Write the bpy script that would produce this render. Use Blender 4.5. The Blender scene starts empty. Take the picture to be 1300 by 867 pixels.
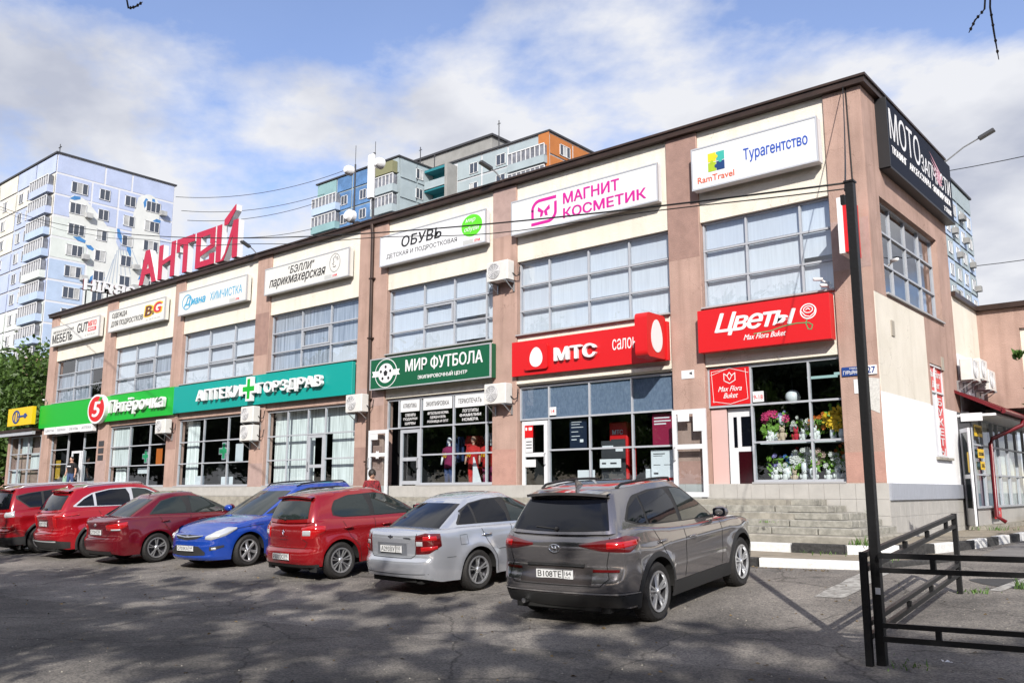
import bpy, bmesh, math, random
from mathutils import Vector, Matrix, noise
random.seed(7)
R = math.radians
SC = bpy.context.scene
COL = SC.collection

# ------------------------------------------------------------------ camera, sky, sun, exposure
cam = bpy.data.objects.new('camera', bpy.data.cameras.new('camera'))
COL.objects.link(cam); SC.camera = cam
CAM = Vector((5.706, -18.661, 1.6))
cam.location = CAM
cam.rotation_euler = (R(90 + 9.71), 0, R(40.03))
cam.data.sensor_width = 36; cam.data.lens = 1109.3 / 1300 * 36
cam.data.clip_start = .1; cam.data.clip_end = 3000

SUN_EL, SUN_AZ = R(31), math.atan2(.60, -.80)          # azimuth from +Y towards +X
wd = bpy.data.worlds.new('World'); SC.world = wd; wd.use_nodes = True
nt = wd.node_tree; nt.nodes.clear(); N = nt.nodes.new; L = nt.links.new
sky = N('ShaderNodeTexSky'); sky.sky_type = 'NISHITA'; sky.sun_disc = False
sky.sun_elevation = SUN_EL; sky.sun_rotation = SUN_AZ; sky.air_density = 1.0; sky.dust_density = .6; sky.ozone_density = 1.5
tc = N('ShaderNodeTexCoord'); sep = N('ShaderNodeSeparateXYZ'); L(tc.outputs['Generated'], sep.inputs[0])
add = N('ShaderNodeMath'); add.operation = 'ADD'; add.inputs[1].default_value = .28; L(sep.outputs['Z'], add.inputs[0])
mx = N('ShaderNodeMath'); mx.operation = 'MAXIMUM'; mx.inputs[1].default_value = .1; L(add.outputs[0], mx.inputs[0])
dv = N('ShaderNodeVectorMath'); dv.operation = 'DIVIDE'; L(tc.outputs['Generated'], dv.inputs[0])
cmb = N('ShaderNodeCombineXYZ'); L(mx.outputs[0], cmb.inputs[0]); L(mx.outputs[0], cmb.inputs[1]); cmb.inputs[2].default_value = 1
L(cmb.outputs[0], dv.inputs[1])
mp = N('ShaderNodeMapping'); mp.inputs['Location'].default_value = (3.35, 1.3, .2); mp.inputs['Rotation'].default_value = (0, 0, R(40)); mp.inputs['Scale'].default_value = (.95, 1.15, 1.0)
L(dv.outputs[0], mp.inputs[0])
n1 = N('ShaderNodeTexNoise'); n1.inputs['Scale'].default_value = 1.15; n1.inputs['Detail'].default_value = 12; n1.inputs['Roughness'].default_value = .56; n1.inputs['Distortion'].default_value = .1
L(mp.outputs[0], n1.inputs['Vector'])
n2 = N('ShaderNodeTexNoise'); n2.inputs['Scale'].default_value = 2.1; n2.inputs['Detail'].default_value = 6; n2.inputs['Roughness'].default_value = .5
L(mp.outputs[0], n2.inputs['Vector'])
rmp = N('ShaderNodeValToRGB'); rmp.color_ramp.elements[0].position = .435; rmp.color_ramp.elements[0].color = (.05, .05, .05, 1); rmp.color_ramp.elements[1].position = .515
L(n1.outputs['Fac'], rmp.inputs[0])
cr = N('ShaderNodeValToRGB')
e = cr.color_ramp.elements; e[0].position = .38; e[0].color = (7.6, 8.1, 9.7, 1); e[1].position = .54; e[1].color = (12.6, 12.8, 13.5, 1)
L(n2.outputs['Fac'], cr.inputs[0])
bst = N('ShaderNodeMix'); bst.data_type = 'RGBA'; bst.blend_type = 'MULTIPLY'; bst.inputs['Factor'].default_value = 1
L(sky.outputs[0], bst.inputs[6]); bst.inputs[7].default_value = (3.0, 2.8, 3.15, 1)
mixs = N('ShaderNodeMix'); mixs.data_type = 'RGBA'; L(rmp.outputs[0], mixs.inputs['Factor']); L(bst.outputs[2], mixs.inputs[6]); L(cr.outputs[0], mixs.inputs[7])
bg = N('ShaderNodeBackground'); bg.inputs['Strength'].default_value = .052; L(mixs.outputs[2], bg.inputs['Color'])
wo = N('ShaderNodeOutputWorld'); L(bg.outputs[0], wo.inputs[0])

sl = bpy.data.lights.new('sun', 'SUN'); sl.energy = 5.0; sl.angle = R(.55); sl.color = (1, .95, .87)
sun = bpy.data.objects.new('sun', sl); COL.objects.link(sun)
sv = Vector((math.sin(SUN_AZ) * math.cos(SUN_EL), math.cos(SUN_AZ) * math.cos(SUN_EL), math.sin(SUN_EL)))
sun.rotation_euler = sv.to_track_quat('Z', 'Y').to_euler(); sun.location = (20, -30, 30)

SC.view_settings.view_transform = 'Standard'; SC.view_settings.look = 'None'
SC.view_settings.exposure = 0.4; SC.view_settings.gamma = 1
SC.cycles.use_denoising = True
SC.cycles.max_bounces = 6; SC.cycles.transparent_max_bounces = 12; SC.cycles.glossy_bounces = 4; SC.cycles.diffuse_bounces = 3
SC.cycles.sample_clamp_indirect = 6; SC.cycles.caustics_reflective = False; SC.cycles.caustics_refractive = False

# ------------------------------------------------------------------ materials
ALB = .8      # albedo scale for non-metal materials from M, balanced against the raised exposure
def M(name, col, rough=.6, metal=0.0, var=.0, scale=6.0, bump=0.0, bscale=60.0, coat=0.0, spec=.5, col2=None, stretch=None, trans=0, emit=None, detail=5):
    if not emit and metal < .5: col = tuple(c * ALB for c in col); col2 = tuple(c * ALB for c in col2) if col2 else None
    m = bpy.data.materials.new(name); m.use_nodes = True
    t = m.node_tree; b = t.nodes['Principled BSDF']
    b.inputs['Base Color'].default_value = (*col, 1); b.inputs['Roughness'].default_value = rough; b.inputs['Metallic'].default_value = metal
    b.inputs['Specular IOR Level'].default_value = spec; b.inputs['Coat Weight'].default_value = coat; b.inputs['Coat Roughness'].default_value = .03
    if emit: b.inputs['Emission Color'].default_value = (*col, 1); b.inputs['Emission Strength'].default_value = emit
    vec = None
    if var or bump or col2:
        g = t.nodes.new('ShaderNodeNewGeometry'); mpn = t.nodes.new('ShaderNodeMapping'); t.links.new(g.outputs['Position'], mpn.inputs[0])
        if stretch: mpn.inputs['Scale'].default_value = stretch
        vec = mpn.outputs[0]
    if var or col2:
        n = t.nodes.new('ShaderNodeTexNoise'); n.inputs['Scale'].default_value = scale; n.inputs['Detail'].default_value = detail; n.inputs['Roughness'].default_value = .65
        t.links.new(vec, n.inputs['Vector'])
        rp = t.nodes.new('ShaderNodeValToRGB'); rp.color_ramp.elements[0].position = .35; rp.color_ramp.elements[1].position = .65
        c2 = col2 if col2 else tuple(min(1, c * (1 + var)) for c in col); c1 = col if col2 else tuple(c * (1 - var) for c in col)
        rp.color_ramp.elements[0].color = (*c1, 1); rp.color_ramp.elements[1].color = (*c2, 1)
        t.links.new(n.outputs['Fac'], rp.inputs[0]); t.links.new(rp.outputs[0], b.inputs['Base Color'])
    if bump:
        n = t.nodes.new('ShaderNodeTexNoise'); n.inputs['Scale'].default_value = bscale; n.inputs['Detail'].default_value = 4; t.links.new(vec, n.inputs['Vector'])
        bp = t.nodes.new('ShaderNodeBump'); bp.inputs['Strength'].default_value = bump; bp.inputs['Distance'].default_value = .02
        t.links.new(n.outputs['Fac'], bp.inputs['Height']); t.links.new(bp.outputs[0], b.inputs['Normal'])
    return m

def stucco(name, col, col2, streak=.5):
    """rough-cast render: coarse mottling, vertical rain streaks, hairline cracks, bump"""
    m = bpy.data.materials.new(name); m.use_nodes = True; t = m.node_tree; b = t.nodes['Principled BSDF']; n_ = t.nodes.new; l = t.links.new
    b.inputs['Roughness'].default_value = .92; b.inputs['Specular IOR Level'].default_value = .2
    g = n_('ShaderNodeNewGeometry')
    a = n_('ShaderNodeTexNoise'); a.inputs['Scale'].default_value = 1.1; a.inputs['Detail'].default_value = 8; a.inputs['Roughness'].default_value = .6; l(g.outputs['Position'], a.inputs['Vector'])
    ra = n_('ShaderNodeValToRGB'); ra.color_ramp.elements[0].position = .3; ra.color_ramp.elements[1].position = .7
    ra.color_ramp.elements[0].color = (*col, 1); ra.color_ramp.elements[1].color = (*col2, 1); l(a.outputs['Fac'], ra.inputs[0])
    mp_ = n_('ShaderNodeMapping'); mp_.inputs['Scale'].default_value = (3.2, 3.2, .22); l(g.outputs['Position'], mp_.inputs[0])
    s = n_('ShaderNodeTexNoise'); s.inputs['Scale'].default_value = 1.4; s.inputs['Detail'].default_value = 5; l(mp_.outputs[0], s.inputs['Vector'])
    rs = n_('ShaderNodeValToRGB'); rs.color_ramp.elements[0].position = .3; rs.color_ramp.elements[0].color = (.62, .60, .58, 1); rs.color_ramp.elements[1].position = .5; l(s.outputs['Fac'], rs.inputs[0])
    m1 = n_('ShaderNodeMix'); m1.data_type = 'RGBA'; m1.blend_type = 'MULTIPLY'; m1.inputs['Factor'].default_value = streak; l(ra.outputs[0], m1.inputs[6]); l(rs.outputs[0], m1.inputs[7])
    v = n_('ShaderNodeTexVoronoi'); v.feature = 'DISTANCE_TO_EDGE'; v.inputs['Scale'].default_value = 2.3
    wn = n_('ShaderNodeTexNoise'); wn.inputs['Scale'].default_value = 5; wn.inputs['Detail'].default_value = 4; l(g.outputs['Position'], wn.inputs['Vector'])
    wm = n_('ShaderNodeMix'); wm.data_type = 'RGBA'; wm.blend_type = 'ADD'; wm.inputs['Factor'].default_value = .22; l(g.outputs['Position'], wm.inputs[6]); l(wn.outputs['Color'], wm.inputs[7]); l(wm.outputs[2], v.inputs['Vector'])
    rv = n_('ShaderNodeValToRGB'); rv.color_ramp.elements[0].position = .0; rv.color_ramp.elements[0].color = (.62, .6, .58, 1); rv.color_ramp.elements[1].position = .012; l(v.outputs['Distance'], rv.inputs[0])
    gate = n_('ShaderNodeTexNoise'); gate.inputs['Scale'].default_value = .8; l(g.outputs['Position'], gate.inputs['Vector'])
    rg = n_('ShaderNodeValToRGB'); rg.color_ramp.elements[0].position = .52; rg.color_ramp.elements[1].position = .6; l(gate.outputs['Fac'], rg.inputs[0])
    m2 = n_('ShaderNodeMix'); m2.data_type = 'RGBA'; m2.blend_type = 'MULTIPLY'; l(rg.outputs[0], m2.inputs['Factor']); l(m1.outputs[2], m2.inputs[6]); l(rv.outputs[0], m2.inputs[7])
    l(m2.outputs[2], b.inputs['Base Color'])
    f = n_('ShaderNodeTexNoise'); f.inputs['Scale'].default_value = 38; f.inputs['Detail'].default_value = 5; f.inputs['Roughness'].default_value = .7; l(g.outputs['Position'], f.inputs['Vector'])
    bp = n_('ShaderNodeBump'); bp.inputs['Strength'].default_value = .55; bp.inputs['Distance'].default_value = .03; l(f.outputs['Fac'], bp.inputs['Height']); l(bp.outputs[0], b.inputs['Normal'])
    return m

def glass_mat(name, tint=(.85, .92, .95), refl=.12, rough=.0, wav=.0):
    m = bpy.data.materials.new(name); m.use_nodes = True; t = m.node_tree; t.nodes.clear(); n_ = t.nodes.new; l = t.links.new
    tr = n_('ShaderNodeBsdfTransparent'); tr.inputs[0].default_value = (*tint, 1)
    gl = n_('ShaderNodeBsdfGlossy'); gl.inputs['Roughness'].default_value = rough + .005; gl.inputs[0].default_value = (1, 1, 1, 1)
    g0 = n_('ShaderNodeNewGeometry'); dt = n_('ShaderNodeVectorMath'); dt.operation = 'DOT_PRODUCT'; l(g0.outputs['Normal'], dt.inputs[0]); l(g0.outputs['Incoming'], dt.inputs[1])
    def mth(op, a_, b_=None):
        q = n_('ShaderNodeMath'); q.operation = op
        for i_, v_ in enumerate((a_, b_)):
            if v_ is None: continue
            if isinstance(v_, (int, float)): q.inputs[i_].default_value = v_
            else: l(v_, q.inputs[i_])
        return q.outputs[0]
    sch = mth('ADD', mth('MULTIPLY', mth('POWER', mth('SUBTRACT', 1.0, mth('ABSOLUTE', dt.outputs['Value'])), 5.0), .92), .04)
    ad = n_('ShaderNodeMath'); ad.operation = 'ADD'; ad.inputs[1].default_value = refl; ad.use_clamp = True; l(sch, ad.inputs[0])
    if wav:
        g = n_('ShaderNodeNewGeometry'); z = n_('ShaderNodeTexNoise'); z.inputs['Scale'].default_value = 1.3; z.inputs['Detail'].default_value = 1; l(g.outputs['Position'], z.inputs['Vector'])
        bp = n_('ShaderNodeBump'); bp.inputs['Strength'].default_value = wav; bp.inputs['Distance'].default_value = .03; l(z.outputs['Fac'], bp.inputs['Height']); l(bp.outputs[0], gl.inputs['Normal'])
    mi = n_('ShaderNodeMixShader'); l(ad.outputs[0], mi.inputs[0]); l(tr.outputs[0], mi.inputs[1]); l(gl.outputs[0], mi.inputs[2])
    o = n_('ShaderNodeOutputMaterial'); l(mi.outputs[0], o.inputs[0])
    return m

def asphalt(nm='worn_asphalt', k=1.0):
    m = bpy.data.materials.new(nm); m.use_nodes = True; t = m.node_tree; b = t.nodes['Principled BSDF']; n_ = t.nodes.new; l = t.links.new
    b.inputs['Roughness'].default_value = .88; b.inputs['Specular IOR Level'].default_value = .3
    g = n_('ShaderNodeNewGeometry')
    a = n_('ShaderNodeTexNoise'); a.inputs['Scale'].default_value = .55; a.inputs['Detail'].default_value = 9; a.inputs['Roughness'].default_value = .62; l(g.outputs['Position'], a.inputs['Vector'])
    ra = n_('ShaderNodeValToRGB'); ra.color_ramp.elements[0].position = .36; ra.color_ramp.elements[1].position = .66
    ra.color_ramp.elements[0].color = (.088 * k, .083 * k, .08 * k, 1); ra.color_ramp.elements[1].color = (.215 * k, .20 * k, .186 * k, 1); l(a.outputs['Fac'], ra.inputs[0])
    v = n_('ShaderNodeTexVoronoi'); v.inputs['Scale'].default_value = 62; l(g.outputs['Position'], v.inputs['Vector'])
    sp = n_('ShaderNodeSeparateColor'); l(v.outputs['Color'], sp.inputs[0])
    rv = n_('ShaderNodeValToRGB'); rv.color_ramp.elements[0].position = .1; rv.color_ramp.elements[0].color = (.6, .6, .6, 1); rv.color_ramp.elements[1].position = .95; rv.color_ramp.elements[1].color = (1.55, 1.5, 1.42, 1); l(sp.outputs[0], rv.inputs[0])
    m1 = n_('ShaderNodeMix'); m1.data_type = 'RGBA'; m1.blend_type = 'MULTIPLY'; m1.inputs['Factor'].default_value = .85; l(ra.outputs[0], m1.inputs[6]); l(rv.outputs[0], m1.inputs[7])
    # long tar seams and cracks
    wn = n_('ShaderNodeTexNoise'); wn.inputs['Scale'].default_value = 1.6; wn.inputs['Detail'].default_value = 6; l(g.outputs['Position'], wn.inputs['Vector'])
    wm = n_('ShaderNodeMix'); wm.data_type = 'RGBA'; wm.blend_type = 'ADD'; wm.inputs['Factor'].default_value = .55; l(g.outputs['Position'], wm.inputs[6]); l(wn.outputs['Color'], wm.inputs[7])
    c = n_('ShaderNodeTexVoronoi'); c.feature = 'DISTANCE_TO_EDGE'; c.inputs['Scale'].default_value = .42; l(wm.outputs[2], c.inputs['Vector'])
    rc = n_('ShaderNodeValToRGB'); rc.color_ramp.elements[0].position = .0; rc.color_ramp.elements[0].color = (.3, .3, .3, 1); rc.color_ramp.elements[1].position = .009; l(c.outputs['Distance'], rc.inputs[0])
    m2 = n_('ShaderNodeMix'); m2.data_type = 'RGBA'; m2.blend_type = 'MULTIPLY'; m2.inputs['Factor'].default_value = .8; l(m1.outputs[2], m2.inputs[6]); l(rc.outputs[0], m2.inputs[7])
    # oil drips and tyre scuffs
    so = n_('ShaderNodeTexNoise'); so.inputs['Scale'].default_value = 1.9; so.inputs['Detail'].default_value = 5; so.inputs['Roughness'].default_value = .7; l(g.outputs['Position'], so.inputs['Vector'])
    ro = n_('ShaderNodeValToRGB'); ro.color_ramp.elements[0].position = .58; ro.color_ramp.elements[0].color = (1, 1, 1, 1); ro.color_ramp.elements[1].position = .70; ro.color_ramp.elements[1].color = (.55, .55, .57, 1); l(so.outputs['Fac'], ro.inputs[0])
    m3 = n_('ShaderNodeMix'); m3.data_type = 'RGBA'; m3.blend_type = 'MULTIPLY'; m3.inputs['Factor'].default_value = .8; l(m2.outputs[2], m3.inputs[6]); l(ro.outputs[0], m3.inputs[7])
    l(m3.outputs[2], b.inputs['Base Color'])
    ad = n_('ShaderNodeMath'); ad.operation = 'ADD'; l(sp.outputs[0], ad.inputs[0])
    f = n_('ShaderNodeTexNoise'); f.inputs['Scale'].default_value = 14; f.inputs['Detail'].default_value = 8; l(g.outputs['Position'], f.inputs['Vector']); l(f.outputs['Fac'], ad.inputs[1])
    bp = n_('ShaderNodeBump'); bp.inputs['Strength'].default_value = .6; bp.inputs['Distance'].default_value = .012; l(ad.outputs[0], bp.inputs['Height']); l(bp.outputs[0], b.inputs['Normal'])
    return m

def leafmat(name, c1, c2):
    m = bpy.data.materials.new(name); m.use_nodes = True; t = m.node_tree; b = t.nodes['Principled BSDF']; n_ = t.nodes.new; l = t.links.new
    g = n_('ShaderNodeNewGeometry'); a = n_('ShaderNodeTexNoise'); a.inputs['Scale'].default_value = 2.2; a.inputs['Detail'].default_value = 6; l(g.outputs['Position'], a.inputs['Vector'])
    ra = n_('ShaderNodeValToRGB'); ra.color_ramp.elements[0].position = .35; ra.color_ramp.elements[1].position = .68; ra.color_ramp.elements[0].color = (*c1, 1); ra.color_ramp.elements[1].color = (*c2, 1)
    l(a.outputs['Fac'], ra.inputs[0]); l(ra.outputs[0], b.inputs['Base Color']); b.inputs['Roughness'].default_value = .55
    tl = n_('ShaderNodeBsdfTranslucent'); l(ra.outputs[0], tl.inputs[0]); mi = n_('ShaderNodeMixShader'); mi.inputs[0].default_value = .3
    l(b.outputs[0], mi.inputs[1]); l(tl.outputs[0], mi.inputs[2]); l(mi.outputs[0], t.nodes['Material Output'].inputs[0])
    return m

def curtain_mat(name, c1, c2, freq=26, bs=.4):
    m = bpy.data.materials.new(name); m.use_nodes = True; t = m.node_tree; b = t.nodes['Principled BSDF']; n_ = t.nodes.new; l = t.links.new
    b.inputs['Roughness'].default_value = .8
    g = n_('ShaderNodeNewGeometry'); mp_ = n_('ShaderNodeMapping'); mp_.inputs['Scale'].default_value = (1, 1, .05); l(g.outputs['Position'], mp_.inputs[0])
    a = n_('ShaderNodeTexNoise'); a.inputs['Scale'].default_value = freq * .35; a.inputs['Detail'].default_value = 3; l(mp_.outputs[0], a.inputs['Vector'])
    ra = n_('ShaderNodeValToRGB'); ra.color_ramp.elements[0].position = .35; ra.color_ramp.elements[1].position = .62; ra.color_ramp.elements[0].color = (*c1, 1); ra.color_ramp.elements[1].color = (*c2, 1)
    l(a.outputs['Fac'], ra.inputs[0]); l(ra.outputs[0], b.inputs['Base Color'])
    bp = n_('ShaderNodeBump'); bp.inputs['Strength'].default_value = bs; bp.inputs['Distance'].default_value = .03; l(a.outputs['Fac'], bp.inputs['Height']); l(bp.outputs[0], b.inputs['Normal'])
    return m

MT = dict(
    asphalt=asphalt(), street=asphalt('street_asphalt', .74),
    pink=stucco('pink_stucco', (.315, .215, .178), (.44, .30, .25)),
    cream=stucco('cream_stucco', (.63, .585, .50), (.71, .665, .58), .2),
    whitewall=M('whitewashed_wall', (.92, .93, .96), .9, var=.07, scale=3, bump=.4, bscale=25),
    brown=M('brown_metal_coping', (.045, .025, .018), .45, metal=.2, var=.3, scale=2),
    tile=M('beige_facing_tile', (.47, .455, .43), .5, var=.08, scale=2.5),
    grout=M('pale_grout', (.55, .53, .50), .9),
    frame=M('grey_white_window_frame', (.44, .46, .50), .45, var=.06, scale=4),
    wframe=M('white_door_frame', (.74, .75, .78), .4, var=.05, scale=4),
    sill=M('grey_sill', (.42, .42, .43), .6),
    glass=glass_mat('shop_glass', refl=.04),
    upglass=glass_mat('upper_glass', tint=(.86, .91, .96), refl=.09, wav=.12),
    blind=curtain_mat('white_blind', (.58, .60, .62), (.65, .67, .69), 60, .06), blind2=curtain_mat('grey_white_blind', (.55, .57, .60), (.60, .62, .65), 60, .06),
    curtain=curtain_mat('pale_curtain', (.50, .51, .49), (.78, .79, .76), 44),
    greyblind=curtain_mat('dim_curtain', (.20, .22, .25), (.42, .45, .49), 30),
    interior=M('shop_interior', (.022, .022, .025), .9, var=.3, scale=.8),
    intfloor=M('interior_floor', (.12, .11, .10), .6),
    signwhite=M('sign_white', (.80, .81, .83), .35, var=.02, scale=1),
    signcream=M('sign_warm_white', (.76, .75, .71), .4, var=.03, scale=1),
    alu=M('sign_aluminium', (.55, .56, .58), .4, metal=.5),
    white=M('gloss_white', (.85, .85, .86), .35),
    black=M('black_print', (.015, .015, .017), .5),
    darkgrey=M('dark_grey', (.05, .05, .055), .5),
    magenta=M('magenta_print', (.62, .01, .30), .4),
    blueprint=M('blue_print', (.02, .09, .48), .4),
    cyanprint=M('cyan_print', (.01, .36, .62), .4),
    orangeprint=M('orange_red_print', (.75, .12, .04), .4),
    red=M('sign_red', (.66, .012, .015), .35),
    brightred=M('letter_red', (.50, .008, .05), .4),
    darkred=M('dark_red_metal', (.15, .008, .014), .35),
    green=M('sign_green', (.005, .42, .03), .4),
    teal=M('sign_teal', (.0, .33, .29), .4),
    darkgreen=M('sign_dark_green', (.005, .105, .045), .4),
    lime=M('lime_print', (.12, .68, .02), .4),
    yellow=M('sign_yellow', (.85, .55, .01), .4),
    navy=M('sign_navy', (.004, .007, .020), .6, spec=.15),
    plateblue=M('enamel_blue', (.02, .06, .25), .3),
    ac=M('ac_casing', (.72, .71, .68), .45, var=.05, scale=5),
    concrete=M('step_concrete', (.33, .31, .265), .9, var=.22, scale=5, bump=.7, bscale=35),
    stone=M('step_stone', (.31, .30, .265), .85, var=.3, scale=7, bump=.5, bscale=50),
    kerbwhite=M('kerb_white_paint', (.74, .74, .73), .8, var=.12, scale=14, bump=.5, bscale=40),
    kerbblack=M('kerb_black_paint', (.035, .034, .034), .8, var=.5, scale=18, bump=.5, bscale=40),
    pave=M('sandy_pavement', (.30, .26, .20), .9, var=.2, scale=3, bump=.5, bscale=40),
    road=M('smooth_side_road', (.20, .19, .185), .85, var=.14, scale=2, bump=.4, bscale=90),
    paint=M('worn_white_road_paint', (.50, .49, .46), .8, col2=(.20, .19, .175), scale=9),
    blackmetal=M('black_painted_steel', (.010, .010, .011), .45, spec=.35, bump=.15, bscale=30),
    steel=M('galvanised_steel', (.35, .36, .37), .4, metal=.6),
    cable=M('black_cable', (.006, .006, .006), .6),
    bark=M('tree_bark', (.10, .08, .06), .9, var=.3, scale=12, bump=.6, bscale=30),
    leaf=leafmat('leaf_green', (.035, .07, .012), (.10, .18, .03)),
    leaf2=leafmat('bright_leaf', (.05, .11, .02), (.13, .24, .05)),
    hill=leafmat('far_foliage', (.03, .05, .015), (.07, .11, .03)),
    tyre=M('tyre_rubber', (.014, .013, .013), .75, var=.3, scale=20, bump=.3, bscale=50),
    rim=M('alloy_rim', (.58, .59, .61), .28, metal=.8),
    darkrim=M('dark_alloy', (.10, .10, .11), .3, metal=.7),
    wellblack=M('wheel_well', (.006, .006, .006), .9),
    cladding=M('black_plastic', (.02, .02, .021), .6, bump=.15, bscale=120),
    carglass=M('tinted_glass', (.004, .005, .009), .03, spec=.45),
    carglass2=M('clear_car_glass', (.018, .026, .026), .03, spec=.6),
    chrome=M('chrome', (.75, .76, .78), .12, metal=1),
    taillamp=M('tail_lamp_red', (.42, .006, .008), .12, coat=1),
    taildark=M('tail_lamp_dark', (.10, .004, .005), .12, coat=1),
    lampclear=M('clear_lamp', (.62, .64, .66), .08, metal=.35, coat=1),
    platewhite=M('number_plate_white', (.72, .73, .74), .4),
    hole=M('gap_black', (.004, .004, .004), .9),
    skin=M('skin', (.55, .32, .23), .55),
    jeans=M('blue_jeans', (.035, .07, .17), .85, var=.2, scale=20),
    hair=M('dark_hair', (.02, .014, .01), .6),
)

# ------------------------------------------------------------------ mesh helpers
class MB:
    def __init__(s): s.v = []; s.f = []; s.m = []
    def add(s, vs, fs, mi=0):
        o = len(s.v); s.v += [tuple(v) for v in vs]; s.f += [tuple(o + i for i in f) for f in fs]; s.m += [mi] * len(fs); return s
    def box(s, x0, x1, y0, y1, z0, z1, mi=0):
        v = [(x0, y0, z0), (x1, y0, z0), (x1, y1, z0), (x0, y1, z0), (x0, y0, z1), (x1, y0, z1), (x1, y1, z1), (x0, y1, z1)]
        return s.add(v, [(0, 3, 2, 1), (4, 5, 6, 7), (0, 1, 5, 4), (1, 2, 6, 5), (2, 3, 7, 6), (3, 0, 4, 7)], mi)
    def cbox(s, x0, x1, y0, y1, z0, z1, c=.02, mi=0):
        """box with chamfered vertical and top edges"""
        r = lambda k, z: [(x0 + k, y0, z), (x1 - k, y0, z), (x1, y0 + k, z), (x1, y1 - k, z), (x1 - k, y1, z), (x0 + k, y1, z), (x0, y1 - k, z), (x0, y0 + k, z)]
        top = [(x0 + c, y0 + c, z1), (x1 - c, y0 + c, z1), (x1 - c, y1 - c, z1), (x0 + c, y1 - c, z1)]
        v = r(c, z0) + r(c, z1 - c) + top; f = [tuple(range(7, -1, -1))]
        for i in range(8): j = (i + 1) % 8; f.append((i, j, 8 + j, 8 + i))
        f += [(8, 9, 17, 16), (9, 10, 17), (10, 11, 18, 17), (11, 12, 18), (12, 13, 19, 18), (13, 14, 19), (14, 15, 16, 19), (15, 8, 16), (16, 17, 18, 19)]
        return s.add(v, f, mi)
    def obox(s, p, q, w, h, mi=0, up=Vector((0, 0, 1))):
        """bar from p to q, width w, height h"""
        p = Vector(p); q = Vector(q); d = (q - p).normalized()
        if abs(d.dot(up)) > .99: up = Vector((0, 1, 0))
        a = d.cross(up).normalized() * w / 2; b = a.cross(d).normalized() * h / 2
        v = [p - a - b, p + a - b, p + a + b, p - a + b, q - a - b, q + a - b, q + a + b, q - a + b]
        return s.add(v, [(3, 2, 1, 0), (4, 5, 6, 7), (0, 1, 5, 4), (1, 2, 6, 5), (2, 3, 7, 6), (3, 0, 4, 7)], mi)
    def tube(s, pts, r, n=8, mi=0, caps=True):
        pts = [Vector(p) for p in pts]; rr = r if isinstance(r, (list, tuple)) else [r] * len(pts); vs = []; fs = []
        for i, p in enumerate(pts):
            d = (pts[min(i + 1, len(pts) - 1)] - pts[max(i - 1, 0)]).normalized()
            u = Vector((0, 0, 1)) if abs(d.z) < .95 else Vector((1, 0, 0))
            a = d.cross(u).normalized(); b = a.cross(d)
            for k in range(n):
                t = 2 * math.pi * k / n; vs.append(p + (a * math.cos(t) + b * math.sin(t)) * rr[i])
        for i in range(len(pts) - 1):
            for k in range(n): fs.append((i * n + k, i * n + (k + 1) % n, (i + 1) * n + (k + 1) % n, (i + 1) * n + k))
        if caps: fs += [tuple(range(n - 1, -1, -1)), tuple(range((len(pts) - 1) * n, len(pts) * n))]
        return s.add(vs, fs, mi)
    def lathe(s, prof, n=24, axis='y', c=(0, 0, 0), mi=0):
        vs = []; fs = []
        for (r, h) in prof:
            for k in range(n):
                t = 2 * math.pi * k / n; a, b = r * math.cos(t), r * math.sin(t)
                vs.append((c[0] + a, c[1] + h, c[2] + b) if axis == 'y' else (c[0] + a, c[1] + b, c[2] + h) if axis == 'z' else (c[0] + h, c[1] + a, c[2] + b))
        for i in range(len(prof) - 1):
            for k in range(n): fs.append((i * n + k, i * n + (k + 1) % n, (i + 1) * n + (k + 1) % n, (i + 1) * n + k))
        return s.add(vs, fs, mi)
    def ball(s, c, r, n=10, m=7, mi=0):
        rx, ry, rz = r if isinstance(r, (tuple, list)) else (r, r, r); vs = []; fs = []
        for i in range(m + 1):
            t = math.pi * i / m
            for k in range(n):
                a = 2 * math.pi * k / n; vs.append((c[0] + rx * math.sin(t) * math.cos(a), c[1] + ry * math.sin(t) * math.sin(a), c[2] + rz * math.cos(t)))
        for i in range(m):
            for k in range(n): fs.append((i * n + k, (i + 1) * n + k, (i + 1) * n + (k + 1) % n, i * n + (k + 1) % n))
        return s.add(vs, fs, mi)
    def prism(s, poly, d, mapf, mi=0):
        """poly: 2-D outline (ccw); mapf(u,v,w) -> xyz; extruded w from 0 to d"""
        n = len(poly); vs = [mapf(u, v, 0) for u, v in poly] + [mapf(u, v, d) for u, v in poly]
        fs = [tuple(range(n)), tuple(range(2 * n - 1, n - 1, -1))] + [(i, (i + 1) % n, n + (i + 1) % n, n + i)[::-1] for i in range(n)]
        return s.add(vs, fs, mi)
    def grid(s, pts, mi=0, flip=False):
        nr = len(pts); nc = len(pts[0]); vs = [p for row in pts for p in row]; fs = []
        for i in range(nr - 1):
            for j in range(nc - 1):
                f = (i * nc + j, i * nc + j + 1, (i + 1) * nc + j + 1, (i + 1) * nc + j); fs.append(f[::-1] if flip else f)
        return s.add(vs, fs, mi)
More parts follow.
